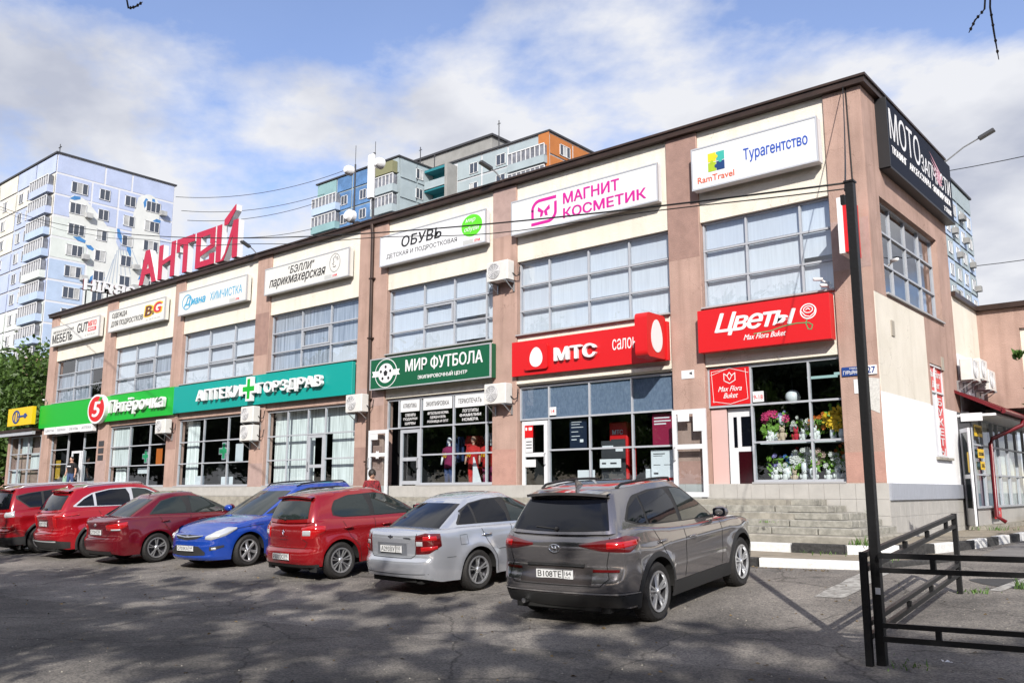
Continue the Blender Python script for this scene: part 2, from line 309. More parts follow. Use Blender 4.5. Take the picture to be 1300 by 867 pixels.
    def build(s, name, mat=None, parent=None, smooth=False, merge=0, recalc=True, angle=None):
        me = bpy.data.meshes.new(name); me.from_pydata([tuple(v) for v in s.v], [], s.f)
        mats = mat if isinstance(mat, (list, tuple)) else [mat]
        for m in mats: me.materials.append(m)
        for p, mi in zip(me.polygons, s.m): p.material_index = min(mi, len(mats) - 1)
        bm = bmesh.new(); bm.from_mesh(me)
        if merge: bmesh.ops.remove_doubles(bm, verts=bm.verts, dist=merge)
        if recalc: bmesh.ops.recalc_face_normals(bm, faces=bm.faces)
        if smooth:
            for f in bm.faces: f.smooth = True
            if angle:
                for ed in bm.edges:
                    if len(ed.link_faces) == 2 and ed.calc_face_angle(0) > angle: ed.smooth = False
        bm.to_mesh(me); bm.free()
        o = bpy.data.objects.new(name, me); COL.objects.link(o)
        if parent: o.parent = parent
        return o

def tag(o, label=None, cat=None, group=None, kind=None):
    if label: o['label'] = label
    if cat: o['category'] = cat
    if group: o['group'] = group
    if kind: o['kind'] = kind
    return o
def empty(name, loc=(0, 0, 0), rz=0, label=None, cat=None, group=None, kind=None):
    o = bpy.data.objects.new(name, None); COL.objects.link(o); o.location = loc; o.rotation_euler = (0, 0, rz); o.empty_display_size = .2
    return tag(o, label, cat, group, kind)
def inst(src, name, parent, loc=None, rz=None):
    c = src.copy(); COL.objects.link(c); c.name = name; c.parent = parent
    if loc is not None: c.location = loc
    if rz is not None: c.rotation_euler = (0, 0, rz)
    return c
def copy_tree(o, parent=None):
    c = o.copy(); COL.objects.link(c); c.parent = parent
    for ch in list(o.children): copy_tree(ch, c)
    return c

def glyph_polys(s, shear=0, space=1):
    """outlines of a line of text as [(outer, [holes])]; strokes that overlap stay separate polygons"""
    cu = bpy.data.curves.new('t', 'FONT'); cu.body = s; cu.resolution_u = 3; cu.shear = shear; cu.space_character = space
    to = bpy.data.objects.new('t', cu); COL.objects.link(to); dg = bpy.context.evaluated_depsgraph_get(); dg.update()
    c2 = to.evaluated_get(dg).to_curve(dg); C_ = []
    for sp in c2.splines:
        P = []
        if sp.type == 'BEZIER':
            bp = sp.bezier_points; n = len(bp)
            for i in range(n):
                p0, p1 = bp[i], bp[(i + 1) % n]; a, h1, h2, b = p0.co, p0.handle_right, p1.handle_left, p1.co
                straight = (h1 - a).length < 1e-6 and (h2 - b).length < 1e-6 or abs((h1 - a).cross(b - a).z) + abs((h2 - b).cross(b - a).z) < 1e-6
                k = 1 if straight else 4
                for q in range(k): t = q / k; P.append(a * (1 - t) ** 3 + h1 * 3 * t * (1 - t) ** 2 + h2 * 3 * t * t * (1 - t) + b * t ** 3)
        else: P = [Vector(p.co[:3]) for p in sp.points]
        Q = [p for i, p in enumerate(P) if (p - P[i - 1]).length > 1e-5]
        if len(Q) > 2: C_.append([(p.x, p.y) for p in Q])
    bpy.data.objects.remove(to)
    area = lambda P: sum(P[i - 1][0] * P[i][1] - P[i][0] * P[i - 1][1] for i in range(len(P))) / 2
    def inside(p, P):
        r_ = False
        for i in range(len(P)):
            (x0, y0), (x1, y1) = P[i - 1], P[i]
            if (y0 > p[1]) != (y1 > p[1]) and p[0] < (x1 - x0) * (p[1] - y0) / (y1 - y0) + x0: r_ = not r_
        return r_
    A = [area(P) for P in C_]
    if not C_: return []
    n = len(C_); bx = [(min(p[0] for p in P), max(p[0] for p in P), min(p[1] for p in P), max(p[1] for p in P)) for P in C_]; grp = list(range(n))
    for i in range(n):        # contours whose boxes overlap belong to one glyph; its largest contour tells which way round solids run
        for j in range(i):
            a, b = bx[i], bx[j]
            if a[0] < b[1] - .004 and b[0] < a[1] - .004 and a[2] < b[3] and b[2] < a[3]:
                gi, gj = grp[i], grp[j]; grp = [gj if g == gi else g for g in grp]
    sgn = {g: (1 if A[max((i for i in range(n) if grp[i] == g), key=lambda i: abs(A[i]))] > 0 else -1) for g in set(grp)}
    out = [(i, []) for i in range(n) if A[i] * sgn[grp[i]] > 0]
    for i in range(n):
        if A[i] * sgn[grp[i]] <= 0:
            cx, cy = sum(p[0] for p in C_[i]) / len(C_[i]), sum(p[1] for p in C_[i]) / len(C_[i])
            cand = [o for o in out if grp[o[0]] == grp[i] and inside((cx, cy), C_[o[0]]) and sum(inside(p, C_[o[0]]) for p in C_[i]) > .9 * len(C_[i])]
            if cand: max(cand, key=lambda o: abs(A[o[0]]))[1].append(i)
    return [(C_[i], [C_[h] for h in hs]) for i, hs in out]
from mathutils.geometry import tessellate_polygon
_gc = {}
def text(s, x0, x1, z0, z1, Y, mat, parent, ext=.004, bold=0, shear=0, plane='F', name='lettering', mirror=False, space=1):
    """lettering fitted exactly into the rectangle; plane F faces -Y (x,z), plane R faces +X (y,z)"""
    key = (s, shear, space)
    if key not in _gc:
        _gc[key] = [(o, hs, tessellate_polygon([[Vector((*p, 0)) for p in ring] for ring in [o] + hs])) for o, hs in glyph_polys(*key)]
    polys = _gc[key]
    if not polys: return None
    xs = [p[0] for o, _, _ in polys for p in o]; ys = [p[1] for o, _, _ in polys for p in o]; a0, a1, b0, b1 = min(xs), max(xs), min(ys), max(ys)
    sh = [(0, 0)] + ([(-bold * .9, 0), (bold * .9, 0), (-bold * .5, bold * .5), (bold * .5, -bold * .5)] if bold >= .009 else [])
    vs = []; fs = []; step = .00035
    for ci, (dx, dy) in enumerate(sh):
        for pi, (o, hs, tris) in enumerate(polys):
            rings = [o] + hs; flatp = [p for r_ in rings for p in r_]; n = len(flatp); off = len(vs); d1 = ext + (pi % 3 + ci * 3) * step
            def put(p, d):
                u = (p[0] + dx - a0) / (a1 - a0 + 1e-9); u = 1 - u if mirror else u; u = x0 + u * (x1 - x0); w = z0 + (p[1] + dy - b0) / (b1 - b0 + 1e-9) * (z1 - z0)
                return (u, Y - d, w) if plane == 'F' else (Y + d, u, w)
            vs += [put(p, d1) for p in flatp]
            want = -1 if plane == 'F' else 1
            for t in tris:
                a, b, c = (Vector(vs[off + i]) for i in t); nn = (b - a).cross(c - a); comp = nn.y if plane == 'F' else nn.x
                fs.append(tuple(off + i for i in (t if comp * want > 0 else t[::-1])))
            if ext > .001:
                vs += [put(p, 0) for p in flatp]; base = 0
                for r_ in rings:
                    m = len(r_)
                    for i in range(m): j = (i + 1) % m; fs.append((off + base + i, off + base + j, off + n + base + j, off + n + base + i))
                    base += m
    me = bpy.data.meshes.new(name); me.from_pydata(vs, [], fs); me.materials.append(mat)
    o = bpy.data.objects.new(name, me); COL.objects.link(o); o.parent = parent
    return o

def G(Y):
    """height of the car park: level near the camera, rising to the kerb"""
    pts = [(-400, 0), (-10.6, 0), (-9, .07), (-5, .36), (-3, .48), (0, .5), (400, .5)]
    for (a, za), (b, zb) in zip(pts, pts[1:]):
        if a <= Y <= b: return za + (zb - za) * (Y - a) / (b - a)
    return 0
# ------------------------------------------------------------------ ground
def ground():
    b = MB(); xs = [-600, -200, -80, -45] + [x * 2.0 for x in range(-20, 8)] + [30, 90, 300, 600]
    ys = [-400, -120, -50, -30, -20, -14] + [-10.6, -9.8, -9, -8, -7, -6, -5, -4, -3, -1.5, 0, 6, 14, 40, 120, 300, 800]
    b.grid([[(x, y, G(y)) for x in xs] for y in ys])
    tag(b.build('parking_ground', MT['asphalt'], smooth=True), kind='structure')
ground()
# asphalt repair patch and worn painted bay lines, each a thin sheet on the ground
def sheet(name, poly, mat, lift=.004, sub=1):
    b = MB(); n = len(poly); c = (sum(p[0] for p in poly) / n, sum(p[1] for p in poly) / n)
    vs = [(x, y, G(y) + lift) for x, y in poly]; b.add(vs, [tuple(range(n))])
    o = b.build(name, mat); tag(o, kind='structure'); return o
def strip(name, pts, w, mat, lift=.004):
    b = MB(); L_, R_ = [], []
    P = []
    for (a, c) in zip(pts, pts[1:]):
        k = max(2, int(math.dist(a, c) / .35)); P += [(a[0] + (c[0] - a[0]) * i / k, a[1] + (c[1] - a[1]) * i / k) for i in range(k)]
    P.append(pts[-1])
    for i, p in enumerate(P):
        q = P[min(i + 1, len(P) - 1)]; r = P[max(i - 1, 0)]; d = Vector((q[0] - r[0], q[1] - r[1])).normalized(); nx, ny = -d.y * w / 2, d.x * w / 2
        j = random.uniform(.85, 1.1)
        L_.append((p[0] + nx * j, p[1] + ny * j, G(p[1] + ny) + lift)); R_.append((p[0] - nx * j, p[1] - ny * j, G(p[1] - ny) + lift))
    b.grid([L_, R_]); o = b.build(name, mat); tag(o, kind='structure'); return o
strip('painted_line', [(1.15, -4.6), (1.25, -6.9)], .42, MT['paint'], .006)
strip('painted_line', [(2.95, -5.6), (3.35, -3.2), (5.5, -2.2)], .16, MT['paint'], .006)

tag(MB().add([(x, y, G(y) + .004) for x, y in [(-70, -16.5), (-24, -15.2), (-12, -13.6), (-5, -12.2), (0, -11.3), (2.2, -10.9), (6, -10.75), (60, -10.75), (60, -38), (-70, -38)]], [tuple(range(9, -1, -1))]).build('street', MT['street']), kind='structure')  # darker asphalt area; its tone also deepens the tree shade here
# side road and raised pavement to the right of the shops
KP = [(-40, -2.75), (-20, -2.75), (-6, -2.75), (.15, -2.75), (.75, -2.35), (1.1, -1.5), (1.38, 0), (1.52, 3.9), (1.6, 9), (1.7, 16), (1.9, 60)]
def polyprism(name, poly, z0, z1, mat, kind='structure'):
    b = MB(); n = len(poly)
    f = (lambda q: z1(*q)) if callable(z1) else (lambda q: z1)
    vs = [(x, y, z0) for x, y in poly] + [(x, y, f((x, y))) for x, y in poly]
    b.add(vs, [tuple(range(n - 1, -1, -1)), tuple(range(n, 2 * n))] + [(i, (i + 1) % n, n + (i + 1) % n, n + i) for i in range(n)])
    o = b.build(name, mat); tag(o, kind=kind); return o
polyprism('pavement', [(0.05, -2.0), (.35, -2.45), (.68, -2.2), (1.0, -1.45), (1.26, 0), (1.40, 3.9), (1.48, 9), (1.58, 16), (1.8, 60), (-.5, 60), (-.5, -.2), (-.2, -1.2)], .3, .645, MT['pave'])
sheet('side_road', [(1.9, -1.4), (1.75, 1.0), (1.65, 5), (1.72, 16), (2.1, 60), (60, 60), (60, -6), (8, -4.2), (5.2, -3.6), (3.6, -3.1)], MT['road'], .008)

def kerb_run(name, pts, top, h, w, seg, label, start=0, gap=.012, lift=0):
    """a row of separate kerb stones painted alternately black and white"""
    k = empty(name, (pts[0][0], pts[0][1], 0)); tag(k, kind='structure')
    if label: k['label'] = label
    P = [Vector((x, y)) for x, y in pts]; L_ = [0]
    for a, c in zip(P, P[1:]): L_.append(L_[-1] + (c - a).length)
    def at(s):
        for i in range(len(P) - 1):
            if s <= L_[i + 1] or i == len(P) - 2: return P[i].lerp(P[i + 1], (s - L_[i]) / (L_[i + 1] - L_[i]))
    s = 0; i = start
    while s < L_[-1] - .1:
        e2 = min(s + seg * random.uniform(.95, 1.05), L_[-1]); a = at(s + gap / 2); c = at(e2 - gap / 2)
        t = top if not callable(top) else top(a)
        za = random.uniform(-.008, .008); d = (c - a).normalized(); n = Vector((-d.y, d.x)) * w / 2
        b = MB(); z1 = t + za; z0 = t - h - .12; bev = .02
        pr = [(-1, z0), (-1, z1 - bev), (-.88, z1), (.88, z1), (1, z1 - bev), (1, z0)]
        va = [(a.x + n.x * q, a.y + n.y * q, z) for q, z in pr]; vc = [(c.x + n.x * q, c.y + n.y * q, z) for q, z in pr]
        b.add([(x - k.location.x, y - k.location.y, z) for x, y, z in va + vc], [tuple(range(6)), tuple(range(11, 5, -1))] + [(j, (j + 1) % 6, 6 + (j + 1) % 6, 6 + j) for j in range(6)])
        b.build('kerb_stone', MT['kerbwhite'] if i % 2 else MT['kerbblack'], k); i += 1; s = e2
    return k
kerb_run('kerb', [(-30, -2.85), (-3.3, -2.85)], .66, .15, .16, 1.15, None)
kerb_run('kerb', [(-3.3, -2.85), (-.9, -2.85)], .66, .15, .16, 1.6, None, start=0)
kerb_run('kerb', [(-.88, -2.85), (.15, -2.8), (.72, -2.3), (1.06, -1.5), (1.33, 0), (1.47, 3.9), (1.55, 9), (1.65, 16), (1.9, 40)], .665, .15, .15, .92, None, start=0)
# lower ledge with its own painted kerb
polyprism('lower_ledge', [(-30, -4.55), (.35, -4.55), (.95, -4.2), (1.7, -3.1), (1.75, -1.8), (1.2, -1.5), (.8, -2.35), (.15, -2.8), (-30, -2.8)], .1, .505, MT['pave'])
kerb_run('kerb', [(-30, -4.66), (-2.2, -4.66)], .515, .15, .16, 1.15, None)
kerb_run('kerb', [(-2.2, -4.66), (-.72, -4.66)], .515, .15, .16, 1.48, None, start=0)
kerb_run('kerb', [(-.7, -4.66), (.4, -4.66), (1.05, -4.3), (1.8, -3.15), (1.85, -1.85)], .515, .15, .16, 1.75, None, start=1)

# ------------------------------------------------------------------ the shopping centre
mall = empty('shopping_centre', (0, 0, 0), label='long two-storey pink and cream shopping centre hung with rows of shop signs', cat='building')
PIL = [(-41.0, -40.15), (-34.92, -33.9), (-28.73, -27.95), (-22.69, -21.79), (-16.71, -15.30), (-10.71, -9.81), (-4.88, -4.01), (-.84, -.012)]
for i, (a, b_) in enumerate(PIL):
    m = MB(); m.cbox(a, b_, -.0 if i < 7 else 0, .4, 1.76, 10.385, .012)
    m.build('pillar', MT['pink'], mall)
UX = [[-40.15, -38.19, -36.47, -34.92], [-33.9, -32.1, -30.4, -28.73], [-27.95, -26.07, -24.27, -22.69], [-21.79, -19.98, -18.33, -16.71],
      [-15.3, -13.71, -12.4, -11.09, -10.71], [-9.81, -8.75, -7.42, -6.13, -4.88], [-4.01, -2.88, -1.57, -.84]]
UZ = [5.93, 6.62, 7.35, 8.06]
LXS = [[-40.15, -38.3, -36.6, -34.92], [-33.9, -32.15, -30.4, -28.73], [-27.95, -26.13, -24.39, -22.69], [-21.79, -20.6, -19.42, -18.45, -16.71],
       [-15.3, -14.77, -13.78, -12.39, -11.08, -10.71], [-9.81, -8.80, -7.46, -6.15, -4.88], [-4.01, -2.94, -1.58, -.84]]
LZ = [1.80, 2.69, 3.55, 4.47]
for i in range(7):
    a, b_ = PIL[i][1], PIL[i + 1][0]
    MB().box(a + .002, b_ - .002, .06, .4, 8.06, 10.383).build('wall_panel', MT['cream'], mall)
    MB().box(a + .002, b_ - .002, .062, .4, 4.50, 5.90).build('wall_panel', MT['cream'] if i not in (1, 2, 3, 0) else MT['pink'], mall)
    MB().box(a + .004, b_ - .004, -.05, .16, 5.895, 5.93).build('window_ledge', MT['sill'], mall)
    if i != 0: MB().box(LXS[i][0 if i not in (3, 4, 5, 6) else {3: 0, 4: 2, 5: 1, 6: 1}[i]] + .01, b_ - .004, -.02, .2, 1.765, 1.80).build('window_ledge', MT['sill'], mall)

def wpt(plane, u, d, z, base):   # u along the facade, d depth inwards
    return (u, base + d, z) if plane == 'F' else (-d + base, u, z)
def wbox(m, plane, base, u0, u1, d0, d1, z0, z1):
    if plane == 'F': m.box(u0, u1, base + d0, base + d1, z0, z1)
    else: m.box(base - d1, base - d0, u0, u1, z0, z1)
def glazing(parent, xs, zs, plane='F', base=.16, skip=(), glass=None, back=None, fw=.045, frame=None, name='window', openers=(), backd=.13, panel={}):
    """window: frame with mullions and transoms; every pane and blind its own sub-part"""
    m = MB(); fr = frame or MT['frame']; nx, nz = len(xs) - 1, len(zs) - 1
    cell = lambda i, j: 0 <= i < nx and 0 <= j < nz and (i, j) not in skip
    for i, x in enumerate(xs):
        for j in range(nz):
            if cell(i - 1, j) or cell(i, j):
                h = fw if 0 < i < nx else fw * .9; o = h / 2 if 0 < i < nx else (h / 2 if i == 0 else -h / 2)
                c = x if 0 < i < nx else x + o
                wbox(m, plane, base, c - h / 2, c + h / 2, 0, .08, zs[j], zs[j + 1])
    for j, z in enumerate(zs):
        for i in range(nx):
            if cell(i, j - 1) or cell(i, j):
                h = fw if 0 < j < nz else fw * 1.2; c = z if 0 < j < nz else (z + h / 2 if j == 0 else z - h / 2)
                wbox(m, plane, base, xs[i] + .001, xs[i + 1] - .001, -.006, .074, c - h / 2, c + h / 2)
    for (i, j) in openers:
        a, b_, c, d = xs[i] + .05, xs[i + 1] - .05, zs[j] + .05, zs[j + 1] - .05; t = .05
        for q in ((a, b_, c, c + t), (a, b_, d - t, d), (a, a + t, c + t, d - t), (b_ - t, b_, c + t, d - t)): wbox(m, plane, base, q[0], q[1], -.022, .05, q[2], q[3])
    w = m.build(name, fr, parent)
    for i in range(nx):
        for j in range(nz):
            if not cell(i, j): continue
            if (i, j) in panel: g = MB(); wbox(g, plane, base, xs[i] + .02, xs[i + 1] - .02, .035, .043, zs[j] + .02, zs[j + 1] - .02); g.build('panel', panel[(i, j)], w); continue
            g = MB(); g.add([wpt(plane, u_, .04, z_, base) for u_, z_ in ((xs[i] + .02, zs[j] + .02), (xs[i + 1] - .02, zs[j] + .02), (xs[i + 1] - .02, zs[j + 1] - .02), (xs[i] + .02, zs[j + 1] - .02))], [(0, 1, 2, 3)])
            g.build('pane', glass or MT['glass'], w, recalc=False)
            bk = back(i, j) if callable(back) else back
            if bk:
                mt, z0f = bk if isinstance(bk, tuple) else (bk, 0)
                cu = MB(); zb = zs[j] + .0 + (zs[j + 1] - zs[j]) * z0f; x0, x1 = xs[i] - .0, xs[i + 1] + .0; k = 5; wv = .002
                rows = [[wpt(plane, x0 + (x1 - x0) * q / k, backd + (wv if q % 2 else -wv) + random.uniform(-.0006, .0006), z, base) for q in range(k + 1)] for z in (zb, zs[j + 1])]
                cu.grid(rows); cu.build('blind', mt, w)
    return w

rnd = random.Random(3)
def upback(i):
    def f(a, j):
        if i == 0: return None if (a, j) in ((2, 0), (2, 1), (0, 2)) else MT['greyblind']
        if i == 1: return (MT['blind'] if (a, j) in ((0, 2), (2, 2), (0, 1), (1, 2), (0, 0), (2, 0)) else MT['greyblind'], .12 if a == 1 else 0)
        if i == 3: return MT['greyblind'] if j > 0 or a < 2 else MT['blind']
        return (MT['blind'] if rnd.random() < .72 else MT['blind2'], rnd.choice([0, 0, 0, .0, .10, .0, .22]))
    return f
OPN = [(), ((1, 1),), ((1, 1),), ((1, 1),), ((1, 1),), (), ()]
for i in range(7):
    xs = list(UX[i]); xs[0] += .01; xs[-1] -= .01
    glazing(mall, xs, UZ, back=upback(i), glass=MT['upglass'], openers=OPN[i])

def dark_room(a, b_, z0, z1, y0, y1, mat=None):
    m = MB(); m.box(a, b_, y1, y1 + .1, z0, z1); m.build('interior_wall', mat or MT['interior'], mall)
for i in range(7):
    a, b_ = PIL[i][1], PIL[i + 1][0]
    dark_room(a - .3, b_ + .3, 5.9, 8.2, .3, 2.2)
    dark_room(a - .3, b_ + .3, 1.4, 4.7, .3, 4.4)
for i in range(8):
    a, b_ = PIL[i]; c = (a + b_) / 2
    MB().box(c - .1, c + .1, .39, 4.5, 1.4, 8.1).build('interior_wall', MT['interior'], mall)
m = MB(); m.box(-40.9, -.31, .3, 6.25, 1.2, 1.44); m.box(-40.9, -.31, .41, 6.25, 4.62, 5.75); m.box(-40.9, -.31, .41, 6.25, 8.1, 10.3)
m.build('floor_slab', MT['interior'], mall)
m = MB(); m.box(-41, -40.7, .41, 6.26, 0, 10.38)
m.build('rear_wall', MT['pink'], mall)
# coping
m = MB(); m.box(-41.12, .13, -.13, .45, 10.385, 10.55); m.box(-.45, .13, .45, 6.42, 10.386, 10.548); m.box(-41.12, -.45, .45, 6.42, 10.28, 10.39); m.box(-41.16, .17, -.17, -.05, 10.52, 10.575); m.box(.05, .17, -.05, 6.42, 10.521, 10.574)
m.build('coping', MT['brown'], mall)
m = MB(); m.box(-41, -.002, 6.26, 6.45, 0, 10.38)
m.build('rear_wall', MT['pink'], mall)

# repainted and weathered patches on the piers, each a thin skin of render of its own tone
PT = [M('old_pink_render', c_, .95, var=.12, scale=3, bump=.5, bscale=38) for c_ in ((.34, .215, .18), (.47, .27, .22), (.42, .30, .27))]
for k_, (pi_, z0_, z1_, m_) in enumerate(((6, 7.22, 10.37, 0), (5, 1.78, 2.75, 1), (7, 1.78, 2.4, 1), (4, 4.3, 4.9, 2), (6, 1.78, 2.3, 1), (3, 1.78, 2.6, 2), (5, 8.9, 10.37, 2), (7, 6.3, 7.4, 2), (2, 3.3, 4.6, 0), (1, 1.78, 3.0, 2), (4, 1.78, 3.0, 0), (3, 6.6, 8.2, 0))):
    a, b_ = PIL[pi_]; MB().box(a + .013, b_ - .013, -.003, .01, z0_, z1_).build('paint_patch', PT[m_], mall)
# right-hand facade (faces the side road)
def rwall(y0, y1, z0, z1, mat, x=0, name='wall_panel'):
    return MB().box(x - .3, x, y0, y1, z0, z1).build(name, mat, mall)
rwall(.004, 6.25, 8.05, 10.383, MT['pink']); rwall(.004, .78, 5.76, 8.05, MT['pink']); rwall(5.36, 6.25, 5.76, 8.05, MT['pink'])
rwall(.78, 5.36, 5.76, 5.84, MT['pink'], -.002); rwall(.78, 5.36, 5.82, 5.86, MT['sill'], .06, 'window_ledge')
rwall(.004, 3.62, 3.64, 5.76, MT['cream'], -.004)
rwall(3.62, 3.80, 3.62, 5.76, MT['pink']); rwall(4.98, 6.25, 3.62, 5.76, MT['pink'], -.001); rwall(3.8, 4.98, 4.66, 5.76, MT['pink'], -.002)
rwall(.004, 3.80, 1.76, 3.64, MT['whitewall'], -.003); rwall(4.98, 6.02, 1.76, 3.62, MT['whitewall'], -.003); rwall(3.8, 4.98, 1.76, 2.4, MT['whitewall'], -.004)
rwall(6.02, 6.25, 0, 3.62, MT['pink'], -.01)
MB().box(-.02, .07, 3.72, 5.05, 2.34, 2.4).build('window_ledge', MT['concrete'], mall)
glazing(mall, [.78, 1.9, 3.05, 4.2, 5.36], [5.86, 6.6, 7.35, 8.05], plane='R', base=-.14, glass=MT['upglass'], back=lambda i, j: None if (i, j) in ((1, 0), (2, 0), (3, 1)) else MT['greyblind'], backd=.2)
wn = glazing(mall, [3.8, 4.32, 4.98], [2.4, 3.98, 4.66], plane='R', base=-.03, frame=MT['wframe'], panel={(0, 1): MT['red'], (1, 1): MT['red'], (1, 0): MT['red'], (0, 0): MT['wframe']}, back=MT['blind'])
for k, ch in enumerate('БУКЕТЫ'): text(ch, 4.47, 4.84, 3.68 - k * .245, 3.86 - k * .245, -.064, MT['white'], wn, ext=.0, bold=.03, plane='R')
text('Max Flora', 3.9, 4.88, 4.36, 4.54, -.064, MT['white'], wn, ext=0, bold=.02, shear=.4, plane='R'); text('Buket', 4.1, 4.75, 4.1, 4.27, -.064, MT['white'], wn, ext=0, bold=.02, shear=.4, plane='R')
MB().box(-.38, -.36, .3, 6.2, 5.8, 8.1).build('interior_wall', MT['interior'], mall) if False else None
MB().box(-3.0, -2.9, .4, 6.2, 5.86, 8.1).build('interior_wall', MT['interior'], mall)
MB().box(.0, .05, .03, 6.0, 1.42, 1.76).build('metal_flashing', M('pale_flashing', (.50, .53, .60), .4, metal=.3, var=.1, scale=4, stretch=(1, 8, 1)), mall)
# vents on the side wall
for y, z in ((.95, 5.1), (4.85, 4.75)): MB().box(-.002, .02, y, y + .2, z - .17, z + .17).build('vent', M('vent', (.40, .36, .30), .7), mall)

# beige tiles on the plinth, one by one where they can be told apart
pl = MB(); pl.box(-41, .0, .005, .3, 0, 1.765); pl.box(-.3, -.0, .301, 6.02, 0, 1.42)
plinth = pl.build('plinth', MT['grout'], mall)
tb = MB(); tb.cbox(.003, .327, -.008, .004, .003, .327, .002); t0 = tb.build('tile', MT['tile'], plinth); t0.location = (-.33, 0, 1.435)
tcount = 1
for k in range(1, 124): inst(t0, 'tile', plinth, (-.33 - k * .33, 0, 1.435)); tcount += 1
for r_ in range(1, 4):
    for k in range(0, 6): inst(t0, 'tile', plinth, (-.33 - k * .33, 0, 1.435 - .33 * r_))
tb = MB(); tb.cbox(-.002, .008, .003, .327, .003, .327, .002); t1 = tb.build('tile', MT['tile'], plinth); t1.location = (0, .0, 1.085)
for r_ in range(0, 3):
    for k in range(0, 18):
        if r_ or k: inst(t1, 'tile', plinth, (0, k * .33, 1.085 - .33 * r_))

# ------------------------------------------------------------------ shopfronts
def door_leaf(parent, x0, x1, z0, z1, Y, mat, rows=(.46,), name='door', handle=-1, glass=None, label=None, th=.05):
    m = MB(); t = .11; rr = [z0 + .0] + [z0 + (z1 - z0) * r_ for r_ in rows] + [z1]
    m.box(x0, x0 + t, Y, Y + th, z0, z1); m.box(x1 - t, x1, Y, Y + th, z0, z1)
    for k, z in enumerate(rr):
        c = z + t / 2 if k == 0 else z - t / 2 if k == len(rr) - 1 else z
        m.box(x0 + t, x1 - t, Y, Y + th, c - t / 2, c + t / 2)
    d = m.build(name, mat, parent)
    if label: d['label'] = label
    for a, b_ in zip(rr, rr[1:]): MB().add([(x0 + t, Y + .02, a + .03), (x1 - t, Y + .02, a + .03), (x1 - t, Y + .02, b_ - .03), (x0 + t, Y + .02, b_ - .03)], [(0, 1, 2, 3)]).build('door_pane', glass or MT['glass'], d, recalc=False)
    hx = x1 - .06 if handle > 0 else x0 + .06
    MB().tube([(hx, Y - .0, z0 + 1.15), (hx, Y - .06, z0 + 1.15), (hx, Y - .06, z0 + .85), (hx, Y, z0 + .85)], .014, 6).build('handle', MT['steel'], d)
    return d
GL = [None] * 7
# entrance bay of the grocery
glazing(mall, LXS[0], [2.0, 2.9, 3.6, 4.36], name='window', skip=((1, 0), (1, 1), (1, 2)), back=None)
m = MB(); m.box(-40.15, -34.92, .5, .6, 4.36, 4.5); m.build('lintel', MT['hole'], mall)
door_leaf(mall, -37.9, -36.95, 1.45, 3.5, .2, MT['wframe']); door_leaf(mall, -36.95, -36.6, 1.45, 3.5, .26, MT['wframe'])
glazing(mall, LXS[1], LZ, back=lambda i, j: (MT['curtain'], 0) if i == 0 and j > 0 else None)
glazing(mall, LXS[2], LZ, back=None)
glazing(mall, LXS[3], LZ, skip=((2, 0), (2, 1)), back=lambda i, j: MT['curtain'] if i != 2 else MT['curtain'], backd=.35)
door_leaf(mall, -19.38, -18.49, 1.45, 3.53, .17, MT['frame'], rows=(.48,), handle=-1)
glazing(mall, LXS[4], LZ, skip=((0, 0), (0, 1), (1, 0), (1, 1)))
door_leaf(mall, -14.72, -13.84, 1.45, 3.5, .2, MT['frame'], rows=(.2, .55), handle=1)
door_leaf(mall, -15.75, -14.85, 1.47, 3.5, -.22, MT['wframe'], rows=(.62,), handle=-1, label='white glazed shop door swung open against the pillar')
bluepanel = M('dusty_blue_roller_blind', (.13, .17, .25), .5, col2=(.20, .25, .34), scale=3, stretch=(6, 1, 3.2))
glazing(mall, LXS[5], LZ, skip=((0, 0), (0, 1)), back=lambda i, j: bluepanel if j == 2 else None, backd=.06)
door_leaf(mall, -9.74, -8.86, 1.46, 3.5, .16, MT['wframe'], rows=(.55,), handle=1)
glazing(mall, LXS[6], LZ, skip=((0, 0), (0, 1)), panel={(0, 2): MT['red']})
door_leaf(mall, -4.78, -3.9, 1.47, 3.5, -.25, MT['wframe'], rows=(.57,), handle=-1, label='glazed white door folded back against the pink pillar beside the flower shop')
# recessed white door of the flower shop
MB().box(-3.99, -3.6, .22, .26, 1.46, 3.5).build('door_jamb', M('pinkish_jamb', (.66, .45, .42), .6), mall)
d = MB().box(-3.60, -2.96, .30, .35, 1.46, 3.5).build('door', MT['wframe'], mall); d['label'] = 'white door with dark red lower panel standing ajar'
MB().box(-3.46, -3.38, .285, .299, 2.6, 3.3).build('door_pane', MT['carglass'], d); MB().box(-3.27, -3.02, .285, .299, 2.62, 3.3).build('door_pane', MT['carglass'], d)
MB().box(-3.36, -3.02, .28, .299, 1.62, 2.5).build('door_pane', M('dark_wine_glass', (.03, .003, .006), .08), d)
# service lamp, tube-light and small boxes under signs
MB().box(-9.8, -4.9, .0, .06, 4.54, 4.62).build('trim', MT['cream'], mall)

